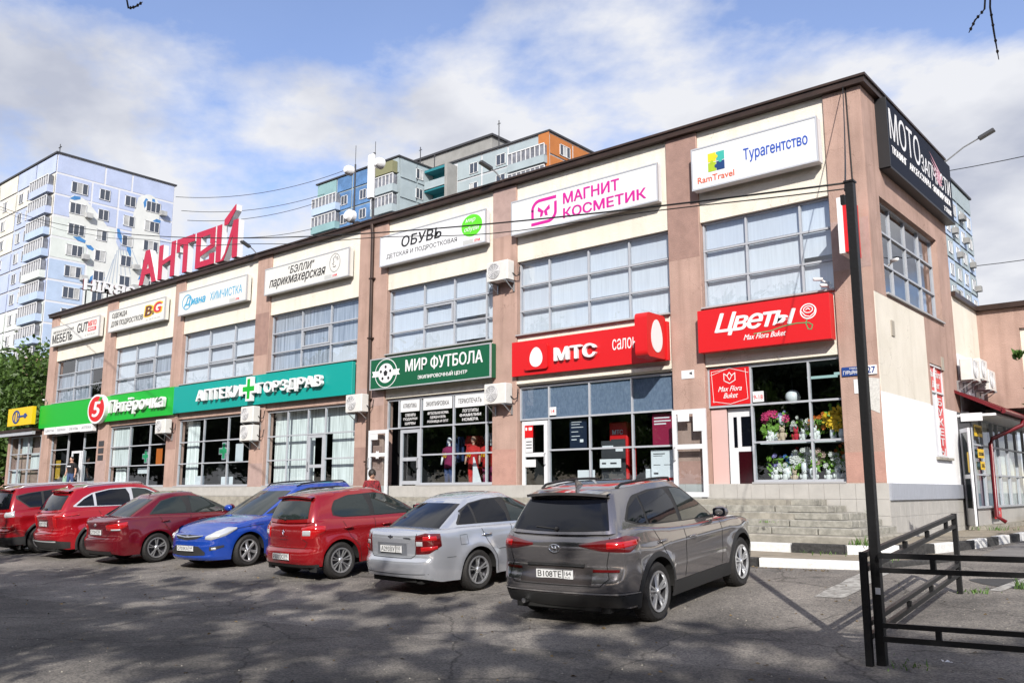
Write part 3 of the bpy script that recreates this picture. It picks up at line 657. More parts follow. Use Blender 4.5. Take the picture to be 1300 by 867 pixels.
# ------------------------------------------------------------------ steps
steps = empty('front_steps', (0, 0, 0)); tag(steps, kind='structure')
SX = [(-1.25, -.75, 1.44), (-.85, -1.10, 1.31), (-.45, -1.45, 1.18), (-.15, -1.80, 1.05), (.12, -2.15, .92)]
for si, (xe, yf, zt) in enumerate(SX):
    x = xe; side = 0
    while x > -16:
        w = random.uniform(.8, 1.25) if x > -6 else 1.6
        b = MB(); a = x - w; j = random.uniform(-.012, .012)
        b.cbox(a + .010, x - .010, yf + j, yf + .42, zt - .124, zt + random.uniform(-.006, .006), .014)
        b.build('step_block', MT['stone'], steps); x = a
    # side return towards the wall
    y = yf + .43
    while y < -.06:
        y2 = min(y + .9, -.03); MB().cbox(xe - .45, xe - .006, y + .005, y2 - .005, zt - .13, zt - .003, .014).build('step_block', MT['stone'], steps); y = y2
m = MB(); m.cbox(-16, .38, -2.55, -.03, .60, .79, .02); m.build('bottom_step', MT['concrete'], steps)
m = MB(); m.box(-16, -1.75, -1.0, -.03, 1.0, 1.425); m.box(-16, -1.4, -1.5, -.04, .7, 1.16); m.box(-16, -1.0, -1.9, -.05, .6, .9); m.build('step_core', MT['concrete'], steps)
tag(MB().box(-40.9, -16.02, -1.3, -.03, .3, 1.42).build('front_terrace', MT['concrete']), kind='structure')
tag(MB().box(-40.9, -16.02, -2.76, -1.32, .3, .655).build('front_pavement', MT['pave']), kind='structure')
# ------------------------------------------------------------------ signs
def circ(cx, cz, rx, rz=None, n=28, a0=0, a1=2 * math.pi):
    rz = rz or rx; k = n if abs(a1 - a0 - 2 * math.pi) < 1e-6 else n + 1
    return [(cx + rx * math.cos(a0 + (a1 - a0) * i / n), cz + rz * math.sin(a0 + (a1 - a0) * i / n)) for i in range(k)]
def rrect(x0, x1, z0, z1, r, n=4):
    p = []
    for (cx, cz, a) in ((x1 - r, z0 + r, -90), (x1 - r, z1 - r, 0), (x0 + r, z1 - r, 90), (x0 + r, z0 + r, 180)):
        p += [(cx + r * math.cos(R(a + 90 * i / n)), cz + r * math.sin(R(a + 90 * i / n))) for i in range(n + 1)]
    return p
FM = lambda Y: (lambda u, v, w: (u, Y - w, v))
RM = lambda X: (lambda u, v, w: (X + w, u, v))
def flat(parent, poly, Y, mat, d=.003, name='emblem', plane='F'):
    return MB().prism(poly, d, FM(Y) if plane == 'F' else RM(Y)).build(name, mat, parent)
def stroke(parent, pts, w, Y, mat, d=.003, name='emblem', plane='F'):
    """constant-width line drawing"""
    b = MB(); f = FM(Y) if plane == 'F' else RM(Y)
    for q_, (a, c) in enumerate(zip(pts, pts[1:])):
        dx, dz = c[0] - a[0], c[1] - a[1]; l_ = math.hypot(dx, dz) or 1; nx, nz = -dz / l_ * w / 2, dx / l_ * w / 2; ex, ez = dx / l_ * w * .3, dz / l_ * w * .3
        b.prism([(a[0] - ex + nx, a[1] - ez + nz), (a[0] - ex - nx, a[1] - ez - nz), (c[0] + ex - nx, c[1] + ez - nz), (c[0] + ex + nx, c[1] + ez + nz)], d + (q_ % 7) * .00035, f)
    return b.build(name, mat, parent)
def sign(x0, x1, z0, z1, mat, label, depth=.2, Y=-.02, framed=True, name='shop_sign', group=None):
    s = empty(name, ((x0 + x1) / 2, Y, z0), label=label, cat='sign', group=group)
    o = MB().cbox(x0 - s.location.x, x1 - s.location.x, -depth, 0.0, 0, z1 - z0, .006).build('sign_box', mat, s)
    if framed:
        m = MB(); a, b_ = x0 - s.location.x, x1 - s.location.x; h = z1 - z0; t = .028; e_ = -depth - .012
        m.box(a - .01, b_ + .01, e_, e_ + .05, -.01, t); m.box(a - .01, b_ + .01, e_, e_ + .05, h - t, h + .01); m.box(a - .01, a + t, e_ + .001, e_ + .05, t, h - t); m.box(b_ - t, b_ + .01, e_ + .001, e_ + .05, t, h - t)
        m.build('sign_frame', MT['alu'], s)
    # the lettering is written in facade coordinates, held by a pivot-free trick: offset parent inverse
    s['_f'] = 1
    return s
def T(s, txt, x0, x1, z0, z1, mat, ext=.004, bold=0, shear=0, Y=None, **k):
    off = s.location
    return text(txt, x0 - off.x, x1 - off.x, z0 - off.z, z1 - off.z, (Y if Y is not None else -.221) - off.y, mat, s, ext, bold, shear, **k)
def E_(s, poly, mat, Y=-.2205, d=.004):
    return flat(s, [(u - s.location.x, v - s.location.z) for u, v in poly], Y - s.location.y, mat, d)
def S_(s, pts, w, mat, Y=-.2205, d=.004):
    return stroke(s, [(u - s.location.x, v - s.location.z) for u, v in pts], w, Y - s.location.y, mat, d)
def tag2(s, x, z, w=.75):   # small "2nd floor" strip in the lower right corner of the upper signs
    E_(s, [(x, z), (x + w, z), (x + w, z + .13), (x, z + .13)], M('strip_grey', (.55, .56, .55), .5))
    E_(s, [(x + w * .55, z + .01), (x + w - .01, z + .01), (x + w - .01, z + .12), (x + w * .55, z + .12)], MT['white'], Y=-.2255, d=.002)
    T(s, '2 ЭТАЖ', x + w * .6, x + w - .05, z + .03, z + .1, MT['red'], Y=-.229, bold=.02)

s = sign(-40.4, -35.15, 8.8, 9.78, MT['signcream'], 'white furniture shop sign with black lettering at the far left end of the top row')
T(s, 'МЯГКАЯ И КОРПУСНАЯ', -40.15, -37.85, 9.42, 9.55, MT['black']); T(s, 'МЕБЕЛЬ', -40.2, -37.95, 8.93, 9.36, MT['black'], bold=.025)
T(s, 'GUT', -37.45, -36.35, 9.17, 9.62, MT['darkgrey'], bold=.03); T(s, 'МЯГКО', -36.3, -35.45, 9.36, 9.62, MT['red'], bold=.01)
E_(s, rrect(-36.3, -35.45, 9.12, 9.3, .03), MT['red']); T(s, 'МЕБЕЛЬ', -36.2, -35.55, 9.16, 9.26, MT['white'], Y=-.226, bold=.02)
T(s, '2 ЭТАЖ', -36.6, -35.5, 8.93, 9.0, M('soft_grey', (.4, .4, .4), .5))
s = sign(-34.2, -29.15, 8.82, 9.8, MT['signcream'], 'white teenage clothing sign with brown and red letters B and G')
T(s, 'ОДЕЖДА', -33.9, -32.5, 9.4, 9.66, MT['black'], bold=.015, shear=.15); T(s, 'ДЛЯ ПОДРОСТКОВ', -33.95, -31.0, 9.0, 9.28, MT['black'], bold=.01, shear=.15)
T(s, 'B', -30.85, -30.2, 9.12, 9.6, MT['yellow'], bold=.08, shear=.1); T(s, 'G', -30.1, -29.4, 9.18, 9.66, MT['yellow'], bold=.08, shear=.1)
T(s, 'B', -30.79, -30.25, 9.15, 9.57, M('brown_print', (.12, .03, .02), .4), bold=.04, shear=.1, Y=-.229); T(s, 'G', -30.05, -29.46, 9.21, 9.63, M('crimson_print', (.65, .01, .06), .4), bold=.04, shear=.1, Y=-.229)
T(s, '&', -30.2, -30.03, 9.15, 9.33, MT['darkgrey'], Y=-.232); T(s, '2 ЭТАЖ', -30.7, -29.5, 8.94, 9.0, M('soft_grey2', (.4, .4, .4), .5))
s = sign(-28.0, -23.05, 8.8, 9.79, MT['signcream'], 'white dry-cleaning sign with light blue lettering and a round swirl')
S_(s, circ(-27.35, 9.3, .36, .3) + circ(-27.35, 9.3, .36, .3)[:1], .04, MT['cyanprint']); T(s, 'Д', -27.55, -27.05, 9.1, 9.5, MT['cyanprint'], bold=.03, shear=.3)
T(s, 'иана', -27.0, -25.95, 9.13, 9.38, MT['cyanprint'], bold=.035, shear=.2); T(s, 'ХИМЧИСТКА', -25.6, -23.35, 9.12, 9.46, MT['cyanprint'], bold=.002); tag2(s, -24.2, 8.86)
s = sign(-21.85, -17.0, 8.78, 9.77, MT['signcream'], 'cream hairdresser sign with italic lettering and a drawn face in an oval')
T(s, '"БЭЛЛИ"', -20.4, -18.9, 9.38, 9.66, MT['black'], bold=.01, shear=.25); T(s, 'парикмахерская', -21.55, -18.25, 8.93, 9.3, MT['black'], bold=.012, shear=.3)
S_(s, circ(-17.75, 9.35, .28, .32) + circ(-17.75, 9.35, .28, .32)[:1], .014, MT['darkgrey'])
S_(s, [(-17.7, 9.6), (-17.85, 9.5), (-17.8, 9.38), (-17.87, 9.32), (-17.8, 9.28)], .02, MT['darkgrey']); S_(s, [(-17.72, 9.52), (-17.6, 9.52), (-17.58, 9.44), (-17.66, 9.45)], .02, MT['darkgrey']); S_(s, [(-17.84, 9.22), (-17.74, 9.2), (-17.7, 9.24)], .025, MT['darkgrey'])
tag2(s, -18.3, 8.84)
s = sign(-15.42, -10.8, 8.8, 9.8, MT['signwhite'], 'white shoe shop sign with black lettering and a round green badge', depth=.2)
T(s, 'ОБУВЬ', -14.4, -12.62, 9.28, 9.63, MT['black'], bold=.02, shear=.12); T(s, 'ДЕТСКАЯ И ПОДРОСТКОВАЯ', -15.1, -11.95, 8.99, 9.16, MT['black'], bold=.004)
E_(s, circ(-11.35, 9.4, .42, .34), MT['lime']); T(s, 'мир', -11.6, -11.2, 9.48, 9.62, MT['white'], shear=.3, Y=-.227); T(s, 'обуви', -11.65, -11.05, 9.2, 9.38, MT['white'], shear=.3, Y=-.227); tag2(s, -11.7, 8.85)
s = sign(-9.8, -5.0, 8.78, 9.77, MT['signwhite'], 'white cosmetics shop sign with magenta lettering and a butterfly in a rounded square')
mg = MT['magenta']
S_(s, circ(-8.75, 9.35, .28, .25, 10, math.pi, math.pi / 2)[0:11] + [(-8.22, 9.6)], .09, mg); S_(s, [(-9.03, 9.35), (-9.03, 9.12)], .09, mg)
S_(s, [(-9.05, 8.95), (-8.5, 8.95)] + circ(-8.5, 9.2, .28, .25, 10, -math.pi / 2, 0) + [(-8.22, 9.45)], .09, mg)
for sx in (-1, 1):
    E_(s, [(-8.63, 9.27), (-8.63 + sx * .2, 9.43), (-8.63 + sx * .22, 9.3), (-8.63 + sx * .1, 9.25)], mg); E_(s, [(-8.63, 9.27), (-8.63 + sx * .12, 9.24), (-8.63 + sx * .14, 9.12), (-8.63 + sx * .05, 9.13)], mg)
T(s, 'МАГНИТ', -7.95, -6.15, 9.33, 9.63, mg, bold=.03); T(s, 'КОСМЕТИК', -7.95, -5.35, 8.92, 9.2, mg, bold=.03)
s = sign(-4.0, -.9, 8.78, 9.82, MT['signwhite'], 'white travel agency sign with blue lettering and a small jigsaw emblem', depth=.26, Y=-.02)
yy = -.281
for (cx, cz, c) in ((-3.46, 9.5, (.85, .65, .02)), (-3.24, 9.5, (.05, .45, .38)), (-3.46, 9.26, (.40, .55, .02)), (-3.24, 9.26, (.01, .05, .18))):
    mt = M('jigsaw_print', c, .4); E_(s, [(cx - .105, cz - .11), (cx + .105, cz - .11), (cx + .105, cz + .11), (cx - .105, cz + .11)], mt, Y=yy)
E_(s, circ(-3.35, 9.5, .045), M('jigsaw_print', (.85, .65, .02), .4), Y=yy - .004); E_(s, circ(-3.46, 9.38, .045), M('jigsaw_print', (.40, .55, .02), .4), Y=yy - .004); E_(s, circ(-3.24, 9.38, .045), M('jigsaw_print', (.05, .45, .38), .4), Y=yy - .004); E_(s, circ(-3.35, 9.26, .045), M('jigsaw_print', (.01, .05, .18), .4), Y=yy - .004)
T(s, 'RamTravel', -3.85, -2.9, 8.92, 9.07, MT['orangeprint'], bold=.012, Y=yy); T(s, 'Турагентство', -2.65, -1.12, 9.15, 9.5, MT['blueprint'], bold=.018, Y=yy)

# lower row
s = sign(-41.1, -28.05, 4.70, 5.85, MT['green'], 'bright green grocery fascia with white raised lettering and a red round 5', depth=.14, framed=False)
T(s, 'Пятёрочка', -33.35, -28.55, 4.90, 5.62, MT['white'], ext=.13, bold=.014, shear=.1, Y=-.2)
b = MB(); b.lathe([(.01, 0), (.86, 0), (.86, .18), (.01, .18)], 36, 'y', (0, 0, 0)); r_ = b.build('round_badge', MT['white'], s); r_.scale = (1, 1, .78); r_.location = (-34.5 - s.location.x, -.34 - s.location.y, 5.3 - s.location.z)
E_(s, circ(-34.5, 5.3, .76, .58), MT['red'], Y=-.342); T(s, '5', -34.85, -34.15, 4.95, 5.62, MT['white'], bold=.03, shear=.15, Y=-.347)
E_(s, [(-34.35, 5.66), (-34.15, 5.84), (-33.95, 5.8), (-34.1, 5.66)], MT['green'], Y=-.352)
s = sign(-28.04, -16.72, 4.74, 5.83, MT['teal'], 'long teal pharmacy fascia with white raised lettering and a green cross', depth=.14, framed=False)
T(s, 'АПТЕКИ', -26.05, -22.95, 5.1, 5.52, MT['white'], ext=.12, bold=.025, Y=-.2); T(s, 'ГОРЗДРАВ', -21.85, -18.15, 5.04, 5.5, MT['white'], ext=.12, bold=.025, Y=-.2)
cx, cz = -22.38, 5.32; cr_ = lambda a, t: [(cx - a, cz - t), (cx - t, cz - t), (cx - t, cz - a), (cx + t, cz - a), (cx + t, cz - t), (cx + a, cz - t), (cx + a, cz + t), (cx + t, cz + t), (cx + t, cz + a), (cx - t, cz + a), (cx - t, cz + t), (cx - a, cz + t)]
E_(s, cr_(.45, .17), MT['white'], Y=-.2, d=.15); E_(s, cr_(.37, .09), MT['green'], Y=-.351)
s = sign(-15.7, -10.55, 4.78, 5.76, MT['darkgreen'], 'dark green football shop sign with a ball emblem and white lettering', depth=.24)
Yg = -.262
T(s, 'МИР ФУТБОЛА', -14.05, -10.85, 5.22, 5.62, MT['white'], bold=.022, Y=Yg); T(s, 'ЭКИПИРОВОЧНЫЙ ЦЕНТР', -13.5, -11.45, 4.94, 5.1, MT['white'], bold=.014, Y=Yg)
E_(s, circ(-14.95, 5.27, .52, .46), MT['white'], Y=Yg); E_(s, circ(-14.95, 5.27, .49, .435), MT['darkgreen'], Y=Yg - .004); E_(s, circ(-14.95, 5.27, .35, .31), MT['white'], Y=Yg - .008)
E_(s, [(-15.6, 5.18), (-14.3, 5.18), (-14.36, 5.27), (-14.3, 5.36), (-15.6, 5.36), (-15.54, 5.27)], MT['white'], Y=Yg - .008, d=.002)
E_(s, circ(-14.95, 5.27, .3, .265), MT['signwhite'], Y=Yg - .012)
pent = lambda px, pz, r_, a=90: [(px + r_ * math.cos(R(a + 72 * i)), pz + r_ * math.sin(R(a + 72 * i))) for i in range(5)]
E_(s, pent(-14.95, 5.27, .1), MT['black'], Y=Yg - .017)
for i in range(5): a = R(90 + 72 * i); E_(s, pent(-14.95 + .23 * math.cos(a), 5.27 + .2 * math.sin(a), .055, 270 + 72 * i), MT['black'], Y=Yg - .017)
s = sign(-9.86, -4.9, 4.74, 5.70, MT['red'], 'red phone shop fascia with white raised letters and an egg in a rounded square', depth=.12, framed=False)
E_(s, rrect(-9.35, -8.55, 4.86, 5.56, .07), MT['red'], Y=-.14, d=.08)
egg = lambda cx, cz, rx, rz: [(cx + rx * math.cos(t) * (1 - .16 * math.sin(t)), cz + rz * math.sin(t)) for t in [2 * math.pi * i / 30 for i in range(30)]]
E_(s, egg(-8.93, 5.2, .22, .27), MT['white'], Y=-.221); T(s, 'МТС', -8.3, -6.98, 5.03, 5.38, MT['white'], ext=.08, bold=.04, Y=-.15); T(s, 'салон связи', -6.5, -4.98, 5.14, 5.42, MT['white'], Y=-.141, bold=.006)
# double-sided light box sticking out at right angles
s = empty('projecting_sign', (-5.12, 0, 4.7), label='red box sign with a white egg projecting from the wall above the phone shop', cat='sign')
MB().prism(rrect(-1.0, -.12, .05, 1.12, .12), .34, lambda u, v, w: (-.17 + w, u, v)).build('sign_box', MT['red'], s)
MB().prism(egg(-.56, .58, .25, .4), .012, lambda u, v, w: (.17 + w, u, v)).build('emblem', MT['white'], s); MB().prism(egg(-.56, .58, .25, .4), .012, lambda u, v, w: (-.17 - w, u, v)).build('emblem', MT['white'], s)
MB().box(.0, .05, -.14, .0, .3, .34).build('bracket', MT['steel'], s); MB().box(.0, .05, -.14, 0, .85, .89).build('bracket', MT['steel'], s)
s = sign(-4.0, -.86, 4.80, 5.80, MT['red'], 'red flower shop sign with large white script and a drawn rose', depth=.26, framed=False)
Yf = -.281
T(s, 'Цветы', -3.55, -1.62, 5.14, 5.66, MT['white'], bold=.03, shear=.32, Y=Yf, space=.88); T(s, 'Max Flora Buket', -2.85, -1.85, 4.98, 5.1, MT['white'], bold=.012, shear=.45, Y=Yf)
S_(s, circ(-1.33, 5.45, .17, .16) + circ(-1.33, 5.45, .17, .16)[:1], .025, MT['white'], Y=Yf); S_(s, circ(-1.33, 5.49, .1, .07) + circ(-1.33, 5.49, .1, .07)[:1], .02, MT['white'], Y=Yf)
S_(s, [(-1.5, 5.48), (-1.4, 5.36), (-1.3, 5.33), (-1.2, 5.4), (-1.17, 5.5)], .02, MT['white'], Y=Yf); S_(s, [(-1.38, 5.49), (-1.33, 5.52), (-1.29, 5.48)], .02, MT['white'], Y=Yf)
S_(s, [(-1.35, 5.3), (-1.4, 5.2), (-1.35, 5.06), (-1.28, 5.05), (-1.25, 5.14), (-1.33, 5.2), (-1.6, 5.22), (-1.9, 5.19), (-2.2, 5.12), (-2.6, 5.1)], .02, M('stem_green', (.08, .35, .14), .4), Y=Yf)
# shop-window film of the flower shop and posters are flat prints
wf = empty('window_sign', (-3.45, .15, 3.6), label='square red flower shop sign with a tulip outline above the white door', cat='sign')
MB().box(-.5, .49, 0, .02, -.02, .84).build('panel', MT['red'], wf)
text('Max Flora', -.3, .3, .3, .42, -.004, MT['white'], wf, ext=0, bold=.012, shear=.45); text('Buket', -.17, .2, .14, .26, -.004, MT['white'], wf, ext=0, bold=.012, shear=.45)
stroke(wf, [(-.14, .55), (-.14, .72), (-.06, .66), (0, .74), (.06, .66), (.14, .72), (.14, .55), (0, .48), (-.14, .55)], .018, -.003, MT['white']); stroke(wf, [(-.06, .66), (0, .56), (.06, .66)], .015, -.003, MT['white'])
stroke(wf, [(-.42, .05), (-.46, .78), (-.05, .82)], .01, -.003, MT['white']); stroke(wf, [(.4, .8), (.44, .1), (0, .0), (-.44, .08)], .01, -.003, MT['white']); stroke(wf, [(-.48, .7), (0, .84), (.47, .7)], .01, -.003, MT['white'])

# dark sign on the side wall
ms = empty('moto_sign', (.03, 1.0, 8.75), label='long dark blue motorcycle parts sign with white lettering high on the side wall', cat='sign')
MB().box(0, .20, -.02, 5.48, .0, 1.60).build('sign_box', MT['navy'], ms)
MB().box(-.03, .22, -.06, -.02, -.02, 1.62).build('sign_frame', MT['black'], ms); MB().box(-.02, .22, -.02, 5.5, -.05, -.001).build('sign_frame', MT['black'], ms)
def TR(txt, y0, y1, z0, z1, mat, bold=0, shear=0): return text(txt, y0 - 1.0, y1 - 1.0, z0 - 8.75, z1 - 8.75 , .201, mat, ms, .004, bold, shear, plane='R')
TR('МОТО', 1.15, 3.55, 9.45, 10.2, MT['white'], 0); TR('ЗАПЧАСТИ', 3.6, 6.3, 9.40, 9.85, MT['white'], -.005)
TR('ТЮНИНГ', 1.2, 2.3, 9.12, 9.30, MT['white'], .02); TR('АКСЕССУАРЫ', 2.55, 4.3, 9.12, 9.30, MT['white'], .02); TR('ЭКИПИРОВКА', 4.5, 6.2, 9.12, 9.30, MT['white'], .02); TR('2 ЭТАЖ', 5.5, 6.2, 8.86, 9.0, MT['white'], .02)
for i in range(4): flat(ms, [(3.4 + i * .08, 1.42 - i * .17), (4.5, 1.06 - i * .1), (4.5 - i * .1, .93 - i * .08)], .2015 + i * .0006, M('pink_wing', (.62, .30, .36), .4), .003, 'emblem', 'R')
# house number plate and small notices on the corner pillar
hp = empty('house_number_plate', (-.42, -.0, 4.0), label='blue enamel street name plate with the number 27 on the corner pillar', cat='number plate')
MB().box(-.36, .12, -.03, 0, 0, .19).build('plate', MT['plateblue'], hp); MB().box(.125, .36, -.03, 0, 0, .19).build('number_panel', MT['white'], hp)
text('УЛИЦА', -.2, .0, .13, .17, -.031, MT['white'], hp, 0, .01); text('ГУРЬЯНОВА', -.33, .1, .03, .11, -.031, MT['white'], hp, 0, .02); text('27', .17, .33, .03, .16, -.031, MT['plateblue'], hp, 0, .03)
n_ = MB().box(-.55, -.38, -.012, 0, 3.62, 3.92).build('notice', MT['signwhite']); tag(n_, 'small white notice just below the blue street plate', 'notice')
n_ = MB().prism([(-.3, 3.3), (-.06, 3.18), (-.02, 3.9), (-.27, 3.95), (-.31, 3.7)], .006, FM(-.001)).build('torn_poster', M('torn_paper', (.62, .61, .58), .9, var=.15, scale=25)); tag(n_, 'torn whitish paper remains glued to the corner pillar', 'poster')
n_ = MB().box(-4.62, -4.28, -.012, 0, 4.26, 4.46).build('notice', MT['signwhite']); tag(n_, 'small white camera warning plate on the pillar left of the flower shop', 'notice'); flat(n_, [(-4.42, 4.38), (-4.34, 4.42), (-4.33, 4.34)], -.0125, MT['black'], .002)
fs = empty('projecting_sign', (-.27, 0, 6.4), label='slim red and white box sign on the corner pillar behind the black pole', cat='sign')
MB().box(-.11, .0, -.85, -.1, .05, 1.25).build('sign_box', MT['white'], fs); MB().box(.0, .09, -.83, -.12, .07, 1.23).build('red_face', MT['red'], fs); MB().box(.0, .04, -.1, 0, .2, .24).build('bracket', MT['steel'], fs); MB().box(.0, .04, -.1, 0, 1.05, 1.09).build('bracket', MT['steel'], fs)

# rooftop letters
def letters():
    t = empty('rooftop_letters', (-29.8, 1.0, 10.45), label='huge raspberry red rooftop letters with white sides on struts', cat='rooftop sign')
    Hh = 1.64; dpt = .26
    P = {'А': ([[(0, 0), (.28, 0), (.62, .78), (.34, 1.0)], [(.34, 1.0), (.62, 1.0), (1.18, 0), (.9, 0)], [(.22, .28), (1.0, .28), (.95, .44), (.28, .44)]], 1.18),
         'Н': ([[(0, 0), (.28, 0), (.28, 1), (0, 1)], [(.85, 0), (1.13, 0), (1.13, 1), (.85, 1)], [(.28, .40), (.85, .48), (.85, .62), (.28, .54)]], 1.13),
         'Т': ([[(.0, .80), (1.15, .80), (1.15, 1), (0, 1)], [(.44, 0), (.72, 0), (.72, .8), (.44, .8)], [(0, .62), (.2, .62), (.2, .8), (0, .8)]], 1.15),
         'Е': ([[(0, 0), (.27, 0), (.27, 1), (0, 1)], [(.27, .83), (1.1, .83), (1.1, 1), (.27, 1)], [(.83, .58), (1.1, .58), (1.1, .83), (.83, .83)], [(.27, .30), (1.1, .46), (1.1, .60), (.27, .44)], [(.27, 0), (1.1, 0), (1.1, .16), (.27, .16)], [(.83, .16), (1.1, .16), (1.1, .3), (.83, .3)]], 1.1),
         'Й': ([[(0, 0), (.27, 0), (.27, 1), (0, 1)], [(.9, 0), (1.17, 0), (1.17, 1.0), (.9, 1.0)], [(.27, 0), (.5, .18), (.9, .95), (.9, .6), (.45, .0)], [(.40, .94), (.62, .94), (1.0, 1.26), (1.0, 1.42), (.40, 1.10)]], 1.17)}
    x = -4.25
    for ch, w_ in (('А', 1.75), ('Н', 1.6), ('Т', 1.65), ('Е', 1.65), ('Й', 1.75)):
        polys, w = P[ch]; k = w_ * .92 / w; b = MB()
        for q_, p in enumerate(polys): b.prism([(x + u * k, .78 + v * Hh) for u, v in p], dpt + q_ * .002, lambda u, v, w2: (u, w2, v), 1)
        o = b.build('letter', [MT['white'], MT['white']], t)
        f = MB()
        for q_, p in enumerate(polys): f.prism([(x + u * k, .78 + v * Hh) for u, v in p], .02 + q_ * .002, lambda u, v, w2: (u, -w2, v))
        f.build('letter_face', MT['brightred'], o); x += w_
    b = MB()
    for i in range(10):
        xx = -4.0 + i * .9; b.obox((xx, .5, .05), (xx, .4, .9), .05, .05); b.obox((xx, 1.6, .05), (xx, .5, .95), .04, .04)
    b.obox((-4.2, .45, .72), (4.3, .45, .72), .06, .06)
    b.build('strut', MT['blackmetal'], t)
letters()
bt = empty('mirrored_rooftop_sign', (-39, 0, 10.4), label='white letters with red sides seen from behind on the roof edge, far left', cat='rooftop sign')
for k, ch in enumerate('НІЯВОСГ'):
    w_ = (.5, .25, .5, .5, .52, .5, .5)[k]; y0 = (.6, 1.2, 1.55, 2.15, 2.75, 3.4, 4.0)[k]
    text(ch, y0, y0 + w_, 1.33, 1.9, 0, MT['white'], bt, ext=.1, bold=.03, mirror=True, name='letter', plane='R')
    text(ch, y0, y0 + w_, 1.33, 1.9, -.13, MT['darkred'], bt, ext=.1, bold=.03, mirror=True, name='letter_back', plane='R')
b = MB(); b.obox((-.2, .5, 1.4), (-.2, 4.6, 1.4), .05, .05)
for k in range(4): b.obox((-.2, .8 + k * 1.1, -.1), (-.2, .8 + k * 1.1, 1.5), .05, .05)
b.build('strut', MT['blackmetal'], bt)
# ------------------------------------------------------------------ cars
def crom(pts, x):
    """smooth interpolation through (x, value) points"""
    if x <= pts[0][0]: return pts[0][1]
    if x >= pts[-1][0]: return pts[-1][1]
    for i in range(len(pts) - 1):
        if x <= pts[i + 1][0]:
            x0, y0 = pts[i]; x1, y1 = pts[i + 1]; h = x1 - x0; t = (x - x0) / h
            m0 = (y1 - (pts[i - 1][1] if i else y0)) / (x1 - (pts[i - 1][0] if i else x0)); m1 = ((pts[i + 2][1] if i + 2 < len(pts) else y1) - y0) / ((pts[i + 2][0] if i + 2 < len(pts) else x1) - x0)
            return (2 * t ** 3 - 3 * t * t + 1) * y0 + (t ** 3 - 2 * t * t + t) * h * m0 + (-2 * t ** 3 + 3 * t * t) * y1 + (t ** 3 - t * t) * h * m1
def lin(pts, x):
    if x <= pts[0][0]: return pts[0][1]
    if x >= pts[-1][0]: return pts[-1][1]
    for (a, u), (b, v) in zip(pts, pts[1:]):
        if x <= b: return u + (v - u) * (x - a) / (b - a) if b > a else v

